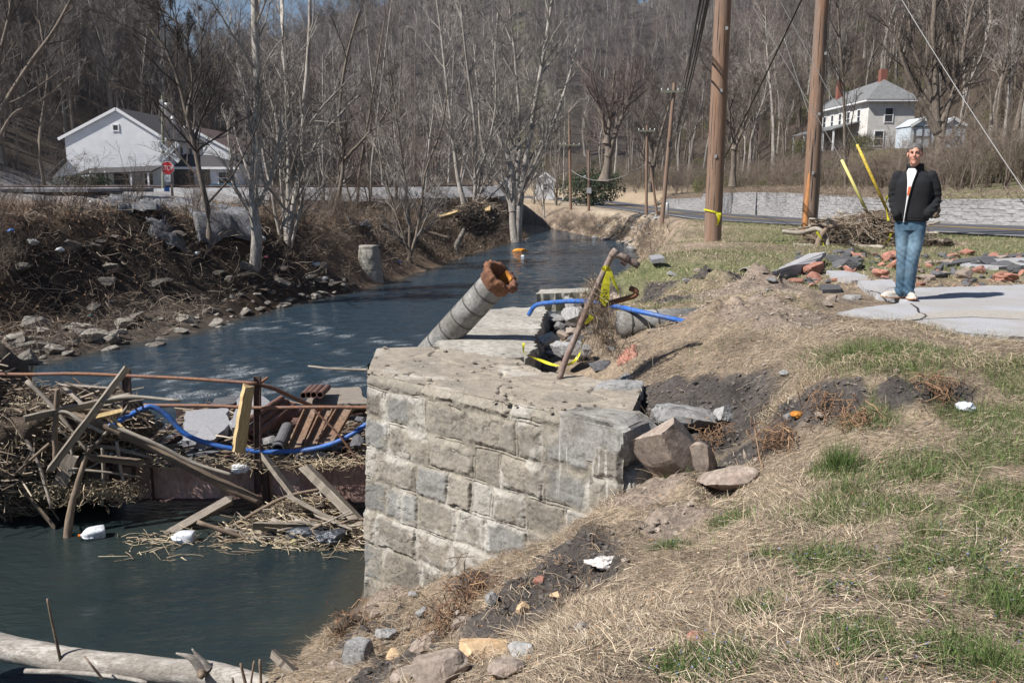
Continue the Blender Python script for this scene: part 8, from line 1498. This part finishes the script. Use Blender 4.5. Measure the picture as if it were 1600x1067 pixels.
# ------------------------------------------------------------------ grass, straw, weeds
def blades(name, xy, L, W, lean, seed, colours, label, cat, K=4, lift=.0, ang=None, up=1.0, droop=.6, mat=None, tip=.15, cvar=.3):
    q = np.random.default_rng(seed); n = len(xy); z = hgt(xy[:, 0], xy[:, 1]); a = q.uniform(0, 6.28, n) if ang is None else ang; l = q.uniform(L[0], L[1], n); w_ = q.uniform(W[0], W[1], n); le = np.clip(q.normal(lean[0], lean[1], n), 0, 1.5)
    d = np.stack([np.cos(a) * np.sin(le), np.sin(a) * np.sin(le), np.cos(le)], 1); P = [np.c_[xy, z + lift * q.random(n)]]
    for k in range(K - 1): P.append(P[-1] + d * (l / (K - 1))[:, None]); d = unit(d + np.array([0, 0, -1]) * droop / K + q.normal(size=d.shape) * .10)
    P = np.stack(P, 1); gnd = hgt(P[:, :, 0].ravel(), P[:, :, 1].ravel()).reshape(n, K); P[:, :, 2] = np.maximum(P[:, :, 2], gnd + .003)
    s = q.uniform(0, 6.28, n); S = np.stack([np.cos(s), np.sin(s), .3 * q.normal(size=n)], 1); T = unit(P[:, -1] - P[:, 0]); S = unit(S - (S * T).sum(1, keepdims=True) * T); wk = w_[:, None] * np.linspace(1, tip, K)[None] / 2
    V = np.stack([P - S[:, None] * wk[..., None], P + S[:, None] * wk[..., None]], 2).reshape(-1, 3); b = np.arange(n)[:, None] * K * 2; i = np.arange(K - 1)[None] * 2; F = np.stack([b + i, b + i + 1, b + i + 3, b + i + 2], -1).reshape(-1, 4)
    cs = np.array(colours); c = cs[q.integers(0, len(cs), n)] * (1 + cvar * q.normal(size=(n, 1))).clip(.5, 1.6); return tag(nobj(name, npmesh(name, V, F, mat or m_blade, False, col=np.repeat(c, K * 2, 0))), label, cat, None, 'stuff')
m_blade = M('grass_blade', [(.9, .9, .9), (1.1, 1.1, 1.1)], scale=20, rough=.75, bmp=0, vcol=True, spec=.25)
q = np.random.default_rng(9)
def area(n, x0, x1, y0, y1, p=1.6):      # more blades close by
    y = y0 + (y1 - y0) * q.random(n) ** p; x = q.uniform(x0, x1, n); return x, y
def inside(x, y): return (x < .72 * y + .9) & (x > -.62 * y - .5)
x, y = area(420000, -2.2, 7.5, 1.9, 12.2, 1.35); k = inside(x, y); x, y = x[k], y[k]; soil, tan, green = masks(x, y); z = hgt(x, y)
def inabut(x, y): 
    s = (x - P0[0]) * FN[0] + (y - P0[1]) * FN[1]; return (s < .04) & (x < 1.16) & (x > -1.7) & (y < 10.2) & (y > 6.6)
drv = np.array([inpoly(a, b, [tuple(G(u_, v_, 0))[:2] for u_, v_ in E1]) for a, b in zip(x, y)]) if False else ((x > 3.3) & (y > 7.62 + .0 * x) & (y < 11.6) & (y > 8.95 - (x - 3.3) * 1.0))
okb = (z > WATER + .12) & ~inabut(x, y) & ~drv
dist = np.hypot(x, y); ok = okb & (q.random(len(x)) < (1 - .93 * soil) * (1 - .85 * tan) * (1 - .35 * green) * np.clip(1.15 - .05 * dist, .4, 1)); ok &= (q.random(len(x)) < .55 + .45 * sstep(-.3, .3, fbm(x / .25, y / .25, 201, 3)))
aa = fbm(x / .9, y / .9, 202, 3) * 7 + q.normal(size=len(x)) * .8; gs = np.arctan2(-1.0, -1.0)
ROCKXY = [(o.location.x, o.location.y, max(o.dimensions.x, o.dimensions.y) * .45) for o in bpy.data.objects if o.type == 'MESH' and o.name.split('.')[0] in ('rock', 'capstone', 'asphalt_slab', 'red_stone', 'tan_stone', 'concrete_slab') and o.location.y < 12.5]
for rx_, ry_, rr_ in ROCKXY: ok &= (x - rx_) ** 2 + (y - ry_) ** 2 > rr_ ** 2
sx, sy, sa = x[ok], y[ok], aa[ok]; print('straw', len(sx))
# thatch on the eroded slope hangs downhill
dn = sstep(-.7, -1.3, hgt(sx, sy)); sa = sa * (1 - dn) + (np.pi + .55 + q.normal(size=len(sx)) * .45) * dn
blades('dry_straw', np.c_[sx, sy], (.025, .085), (.0015, .0038), (1.32, .20), 301, [(.42, .345, .25), (.34, .265, .19), (.52, .445, .34), (.24, .18, .125), (.38, .295, .225), (.29, .24, .17)], 'matted dry straw covering the near bank', 'straw', K=3, lift=.025, ang=sa, droop=.3, tip=.5)
x, y = area(17000, -2.2, 7.5, 1.9, 10, 1.5); k = inside(x, y); x, y = x[k], y[k]; soil, tan, green = masks(x, y); z = hgt(x, y); ok = (z > WATER + .15) & ~inabut(x, y) & ~((x > 3.3) & (y > 8.95 - (x - 3.3)) & (y > 7.6)) & (fbm(x / .5, y / .5, 205, 3) > .0) & (q.random(len(x)) < (1 - .9 * soil))
dn = sstep(-.7, -1.3, z)[ok]; sa = (fbm(x / .5, y / .5, 206, 2) * 8)[ok] * (1 - dn) + (np.pi + .6 + q.normal(size=ok.sum()) * .3) * dn
blades('long_straw', np.c_[x, y][ok], (.08, .24), (.0018, .0036), (1.25, .2), 302, [(.44, .36, .26), (.38, .30, .21), (.50, .42, .31)], 'longer bleached grass stems lying over the near bank', 'straw', K=5, lift=.03, ang=sa + q.normal(size=ok.sum()) * .35, droop=.9, tip=.4)
x, y = area(420000, -1, 7.5, 1.9, 12.2, 1.4); k = inside(x, y); x, y = x[k], y[k]; soil, tan, green = masks(x, y); z = hgt(x, y); ok = (z > -1.3) & ~inabut(x, y) & ~((x > 3.3) & (y > 8.95 - (x - 3.3)) & (y > 7.6)) & (q.random(len(x)) < (green * .9 + .13 * sstep(.6, 1.5, x) * sstep(-.2, .3, fbm(x / .7, y / .7, 219, 3))) * (1 - soil) * (1 - tan)); print('green', ok.sum())
GRN = [(.085, .14, .035), (.12, .18, .055), (.06, .10, .03), (.16, .20, .08), (.20, .20, .10)]
blades('green_grass', np.c_[x, y][ok], (.03, .10), (.002, .0045), (.45, .3), 303, GRN, 'short fresh green grass sprouting through the straw', 'grass', K=4, droop=.5)
def tuft(px_, py_, n_, r_, L, W, cols, label, seed, lean=(.35, .2), cat='grass tuft', y_=None, name='grass_tuft'):
    g = A(px_, py_) if y_ is None else D(px_, py_, y_); qq = np.random.default_rng(seed); d = qq.normal(size=(n_, 2)) * r_; o = blades(name, np.c_[g.x + d[:, 0], g.y + d[:, 1]], L, W, lean, seed, cols, label, cat, K=5, droop=.6, ang=np.arctan2(d[:, 1], d[:, 0]) + qq.normal(size=n_) * .6)
    return o
tuft(1312, 735, 420, .05, (.10, .24), (.002, .004), GRN[:3], 'tall bright green grass tuft in the middle of the slope', 1, (.25, .15)); tuft(1430, 745, 300, .09, (.05, .12), (.002, .004), GRN[:4], 'broad low green tuft right of the tallest one', 2)
tuft(985, 762, 900, .11, (.08, .20), (.002, .004), [(.30, .29, .13), (.42, .37, .20), (.14, .18, .05), (.50, .44, .28)], 'yellow green tuft of grass growing at the abutment end', 3, (.5, .25)); tuft(1330, 765, 220, .06, (.05, .12), (.002, .004), GRN, 'small green tuft below the tallest one', 4); tuft(1445, 835, 260, .05, (.05, .11), (.002, .004), GRN, 'bright green tuft on the lower slope right', 5)
tuft(1410, 935, 260, .045, (.04, .10), (.002, .0035), GRN[:3], 'dense dark green tuft near the bottom right', 6); tuft(1585, 960, 300, .06, (.05, .12), (.002, .004), GRN[:3], 'dark green tuft at the right edge of the slope', 7); tuft(1260, 810, 240, .09, (.05, .10), (.002, .0035), GRN, 'sparse green tuft left of the bright lower one', 8); tuft(1350, 555, 500, .14, (.05, .12), (.002, .004), GRN, 'green tuft on the turf in front of the driveway', 9); tuft(1440, 590, 400, .16, (.05, .13), (.002, .004), GRN, 'green tuft on the lip of the gully', 10); tuft(1265, 560, 200, .1, (.04, .09), (.002, .004), GRN, 'faint green tuft on the middle turf', 11); tuft(1555, 1045, 300, .06, (.05, .12), (.002, .004), GRN[:3], 'dark green tuft in the bottom right corner', 12)
# creeping weeds and tiny blue flowers
WP = [(1140, 812, .10), (1045, 852, .08), (1270, 880, .11), (1310, 925, .12), (1100, 1040, .12), (1350, 1010, .14), (1480, 1030, .10), (1180, 960, .07), (1480, 880, .14), (1560, 900, .12), (1420, 885, .10), (1240, 915, .08), (1590, 1000, .10), (1330, 870, .10), (1530, 860, .10), (1080, 1060, .10), (1020, 860, .05), (1385, 1040, .08), (1300, 975, .06), (1575, 930, .10), (1460, 960, .07), (1195, 935, .06), (1230, 1035, .05)]
c = []
for a, b_, r_ in WP: g = A(a, b_); n_ = int(26000 * r_ ** 1.6 * .55); d = q.normal(size=(n_, 2)) * r_ * .62; c.append(np.c_[g.x + d[:, 0], g.y + d[:, 1]])
c = np.concatenate(c); c = c[fbm(c[:, 0] / .06, c[:, 1] / .06, 33, 2) > -.15]; n_ = len(c); z = hgt(c[:, 0], c[:, 1]) + .006 + .028 * q.random(n_)
def flakes(name, C3, size, cols, label, cat, flat=.45):
    n_ = len(C3); a_ = unit(np.c_[q.normal(size=(n_, 2)), q.normal(size=n_) * flat]); b2 = unit(np.cross(a_, np.c_[q.normal(size=(n_, 2)) * flat, np.ones(n_)])); s_ = q.uniform(.5, 1, n_)[:, None] * size
    V = np.stack([C3 - a_ * s_, C3 - b2 * s_ * .6, C3 + a_ * s_, C3 + b2 * s_ * .6], 1).reshape(-1, 3); cs = np.array(cols)[q.integers(0, len(cols), n_)] * q.uniform(.7, 1.3, (n_, 1)); return tag(nobj(name, npmesh(name, V, np.arange(4 * n_).reshape(-1, 4), m_blade, col=np.repeat(cs, 4, 0))), label, cat, None, 'stuff')
flakes('creeping_weeds', np.c_[c, z], .009, [(.06, .105, .03), (.09, .14, .045), (.045, .075, .03), (.12, .13, .06)], 'dark green patches of creeping weeds in the straw', 'weeds'); s_ = q.choice(n_, 210); flakes('blue_flowers', np.c_[c[s_] + q.normal(size=(210, 2)) * .05, hgt(c[s_, 0], c[s_, 1]) + .042], .005, [(.14, .20, .62), (.22, .30, .75)], 'tiny blue flowers dotted over the weeds', 'flowers', .2)
x, y = area(9000, -1.8, 7, 2, 12, 1.3); ok = (hgt(x, y) > -2.6) & ~inabut(x, y); x, y = x[ok], y[ok]; flakes('dead_leaves', np.c_[x, y, hgt(x, y) + .012], .011, [(.26, .13, .06), (.34, .20, .10), (.16, .10, .06), (.42, .30, .2)], 'scattered dead brown leaves on the near bank', 'leaves')
# small clods, gravel and roots in the torn soil
x, y = area(60000, -2.2, 7, 2.2, 13.5, 1.2); soil, tan, green = masks(x, y); z = hgt(x, y); ok = (z > WATER + .05) & ~inabut(x, y) & (q.random(len(x)) < .55 * np.maximum(soil, tan) + .02 + .3 * (z < -1.2)) & ~((x > 3.3) & (y > 8.95 - (x - 3.3)) & (y > 7.6)); x, y, z = x[ok], y[ok], z[ok]; n_ = len(x); print('clods', n_)
V0, F0 = ICO[2]; V0 = np.array([V0 * (1 + .6 * fbm3(V0 * 2.4 + k, k, 2)[:, None]) for k in range(6)]); s_ = .004 + .022 * q.random(n_) ** 4; kk = q.integers(0, 6, n_); Vc = V0[kk] * s_[:, None, None] * np.array([1, 1, .75]) + np.stack([x, y, z + s_ * .2], 1)[:, None]
soil, tan, _g = masks(x, y); cc = np.where(soil[:, None] > .5, np.array([.095, .083, .075]), np.array([.24, .20, .165])) * q.uniform(.6, 1.5, (n_, 1)); Fc = (F0[None] + (np.arange(n_) * V0.shape[1])[:, None, None]).reshape(-1, 3)
tag(nobj('clods', npmesh('clods', Vc.reshape(-1, 3), Fc, M('crumbled_soil', [(.8, .8, .8), (1.2, 1.2, 1.2)], scale=60, bmp=.4, bscale=120, vcol=True), col=np.repeat(cc, V0.shape[1], 0))), 'crumbled clods and small gravel on the torn soil', 'gravel', None, 'stuff')
def rootfan(px_, py_, n_, L, seed, label, dz=.05, dirs=(-.3, -.6, -.3)):
    g = A(px_, py_); return sticks('torn_roots', lambda q, n: np.array(g)[None] + np.array([0, 0, dz]) + q.normal(size=(n, 3)) * np.array([.07, .07, .05]), n_, L, (.0015, .005), seed, m_vc, label, 'roots', colours=[(.22, .12, .07), (.30, .19, .11), (.14, .085, .055)], bend=.35, flat=.6, K=7, sides=4, dirs=dirs)
rootfan(745, 940, 110, (.12, .40), 71, 'reddish brown torn roots spilling down the eroded bank'); rootfan(700, 985, 60, (.1, .3), 72, 'torn roots lower on the bank above the rocks'); rootfan(545, 985, 120, (.06, .22), 73, 'brown root mass at the water edge by the abutment foot'); rootfan(1335, 690 - 20, 50, (.1, .3), 74, 'pale roots at the gully edge', dirs=(0, -.3, -.4)); rootfan(1215, 700, 90, (.1, .35), 75, 'tangle of roots behind the pink stone', dirs=(0, -.3, -.3)); rootfan(1460, 625, 80, (.08, .25), 76, 'roots hanging from the turf edge of the gully', dirs=(0, -.4, -.7)); rootfan(1290, 650, 60, (.08, .25), 77, 'roots and dead grass under the turf edge', dirs=(0, -.4, -.7))
rootfan(690, 870, 70, (.08, .3), 78, 'dark roots where the bank meets the abutment face', dirs=(-.3, -.2, .1)); rootfan(1110, 690, 60, (.08, .25), 79, 'brown roots and fern litter between the gully rocks')
sticks('gully_thatch', lambda q, n: (lambda t: np.c_[2.0 + 3.2 * t, 6.75 - .55 * t + q.normal(size=n) * .06, hgt(2.0 + 3.2 * t, 6.75 - .55 * t) - .02 + q.normal(size=n) * .03])(q.random(n)), 2600, (.06, .2), (.001, .0025), 80, m_vc, 'dead grass hanging over the broken turf edge of the gully', 'straw', colours=STRAWC, dirs=(0, -.6, -.8), bend=.3, sides=3)
crumple('dirt_lump', (A(545, 985).x, A(545, 985).y, A(545, 985).z + .03), (.22, .18, .16), 90, m_matt, 'brown rooty clod at the foot of the bank by the water', 'clod', .8); g = A(670, 862); crumple('dirt_lump', (g.x, g.y, g.z + .02), (.13, .10, .09), 91, m_matt, 'small brown rooty clod against the abutment face', 'clod', .8)
for k, (a, b_, s, mt, lb) in enumerate([(600, 1000, (.20, .14, .12), m_grey, 'grey stone low in the bank above the granite rock'), (585, 965, (.12, .1, .08), m_sand, 'small tan stone near the water below the abutment'), (770, 940, (.12, .09, .08), m_grey, 'grey stone in the torn roots'), (720, 975, (.16, .1, .09), m_sand, 'brown stone under the reddish roots'), (660, 960, (.13, .1, .08), m_grey, 'dark stone half way down the bank'), (905, 985, (.09, .07, .05), m_grey, 'small grey pebble in the straw below the rag'), (530, 1050, (.16, .14, .12), m_sand, 'brown stone by the log end'), (790, 1055, (.16, .12, .09), m_sand, 'tan stone at the bottom edge'), (612, 1030, (.14, .12, .1), m_oran, 'small orange tinged stone left of the long flat one')]):
    g = A(a, b_); V, F = rockV(s, 900 + k, cuts=18, rot=k); tag(nobj('rock', npmesh('rock', V, F, mt), None, (g.x, g.y, g.z + s[2] * .15)), lb, 'rock')
sticks('root_hair', lambda q, n: (lambda x, y: np.c_[x, y, hgt(x, y) + .01])(*(lambda t: (-1.6 + 2.1 * t + q.normal(size=n) * .15, 6.9 - 3.6 * t * q.uniform(.4, 1, n) + q.normal(size=n) * .1))(q.random(n))), 1500, (.05, .22), (.001, .003), 95, m_vc, 'fine roots and dead stems sticking out of the eroded bank', 'roots', colours=[(.24, .15, .09), (.36, .28, .19), (.16, .11, .075), (.42, .34, .24)], dirs=(-.3, -.4, -.2), bend=.3, sides=3, K=5)
for k, (a, b_, dx_, h_) in enumerate([(708, 868, -.03, .16), (512 + 195, 866, -.06, .10), (620, 935, -.04, .12)]): g = A(a, b_); logo_('dead_stem', [(g.x, g.y, g.z - .02), (g.x + dx_ * .5, g.y, g.z + h_ * .5), (g.x + dx_, g.y, g.z + h_)], .003, .002, m_wood_b, ['tallest thin dead stem against the abutment', 'shorter dead stem left of the tallest against the abutment', 'thin red brown dead stem low on the bank'][k], 'stem', n=6, sides=5)
# lawn beyond the rubble
x, y = area(230000, 1.2, 26, 11.2, 34, 1.5); rs = road_s(x, y); z = hgt(x, y); ok = (rs < -RW - .3) & (x < .68 * y + 1) & (z > -.35) & (fbm(x / 2.2, y / 2.2, 211, 3) + .25 * fbm(x / .4, y / .4, 212, 2) > -.12) & ~np.array((y < 13.2) & (x > 4.2)); x, y = x[ok], y[ok]; soil, tan, green = masks(x, y); k = q.random(len(x)) < (1 - soil) * (1 - tan); x, y = x[k], y[k]; print('lawn', len(x))
blades('lawn_grass', np.c_[x, y], (.03, .08), (.004, .008), (.5, .3), 304, [(.11, .155, .05), (.16, .20, .08), (.24, .24, .13), (.085, .12, .04)], 'mown patchy green lawn between the drive and the road', 'grass', K=3)
x, y = area(90000, 1.0, 26, 11.2, 40, 1.3); rs = road_s(x, y); z = hgt(x, y); ok = (rs < -RW - .2) & (x < .68 * y + 1) & (z > -2.5) & (x > interp(y, XR) + .4); x, y = x[ok], y[ok]
blades('lawn_straw', np.c_[x, y], (.04, .12), (.004, .008), (1.0, .3), 305, [(.44, .36, .25), (.36, .28, .19), (.52, .44, .32)], 'dry straw mixed into the lawn and river edge', 'straw', K=3)
x, y = area(40000, 2, 16, 34, 75, 1.1); ok = (x > interp(y, XR) + .2) & (x < interp(y, XR) + 6) & (hgt(x, y) < zroad(y) - .45); x, y = x[ok], y[ok]; blades('bank_straw', np.c_[x, y], (.2, .6), (.012, .03), (.8, .35), 306, [(.42, .34, .24), (.34, .26, .18), (.50, .42, .31), (.22, .165, .12)], 'tall dead grass on the far right river bank', 'straw', K=4, droop=.8)
x = q.uniform(-60, -10, 60000); y = 26 + 40 * q.random(60000) ** 1.3; dl = interp(y, XL) - x; ok = (dl > 5) & (dl < 14) & (y < 50) & (x > -.65 * y); x, y = x[ok], y[ok]; blades('bank_straw', np.c_[x, y], (.15, .5), (.008, .02), (.7, .35), 307, [(.30, .22, .14), (.24, .15, .09), (.38, .30, .20), (.34, .17, .09)], 'reddish brown dead weeds along the top of the left bank', 'weeds', K=4, droop=.8)
sticks('wall_top_brush', lambda q, n: (lambda i: np.c_[wt[i, 0] - NR[i, 0] * q.uniform(-.05, .9, n), wt[i, 1] - NR[i, 1] * q.uniform(-.05, .9, n), wall_top(wt[i, 1]) + q.uniform(-.12, .35, n)])(q.integers(0, min(len(wt), 900), n)), 9000, (.2, .9), (.003, .008), 81, m_vc, 'dead brush leaning over the top of the retaining wall', 'brush', colours=[(.26, .20, .15), (.20, .15, .11), (.32, .255, .20)], bend=.2, sides=3)

y = q.uniform(45, 92, 16000); dl_ = q.uniform(.1, 4.5, 16000); x = interp(y, XL) - dl_; blades('bank_straw', np.c_[x, y], (.15, .6), (.012, .03), (.8, .4), 308, [(.24, .18, .125), (.17, .125, .09), (.34, .27, .19), (.12, .085, .06)], 'brown dead grass on the far left bank', 'straw', K=4, droop=.9)
# ------------------------------------------------------------------ hazy valley air
hz = MB(); zmax = max(float(gz[(GX > -460) & (GX < 460) & (GY < 900)].max()), 60) + 30
hz.box((0, 420, (zmax - 5) / 2), (1000, 1000, zmax + 5)); m = bpy.data.materials.new('valley_haze'); m.use_nodes = True; nt = m.node_tree; nt.nodes.remove(nt.nodes['Principled BSDF']); v = nt.nodes.new('ShaderNodeVolumePrincipled'); v.inputs['Color'].default_value = (.80, .86, 1, 1); v.inputs['Density'].default_value = .00016; v.inputs['Anisotropy'].default_value = .2
nt.links.new(v.outputs[0], nt.nodes['Material Output'].inputs['Volume']); o = hz.build('haze', m, None, loc=(0, 420, 0)); o['kind'] = 'stuff'
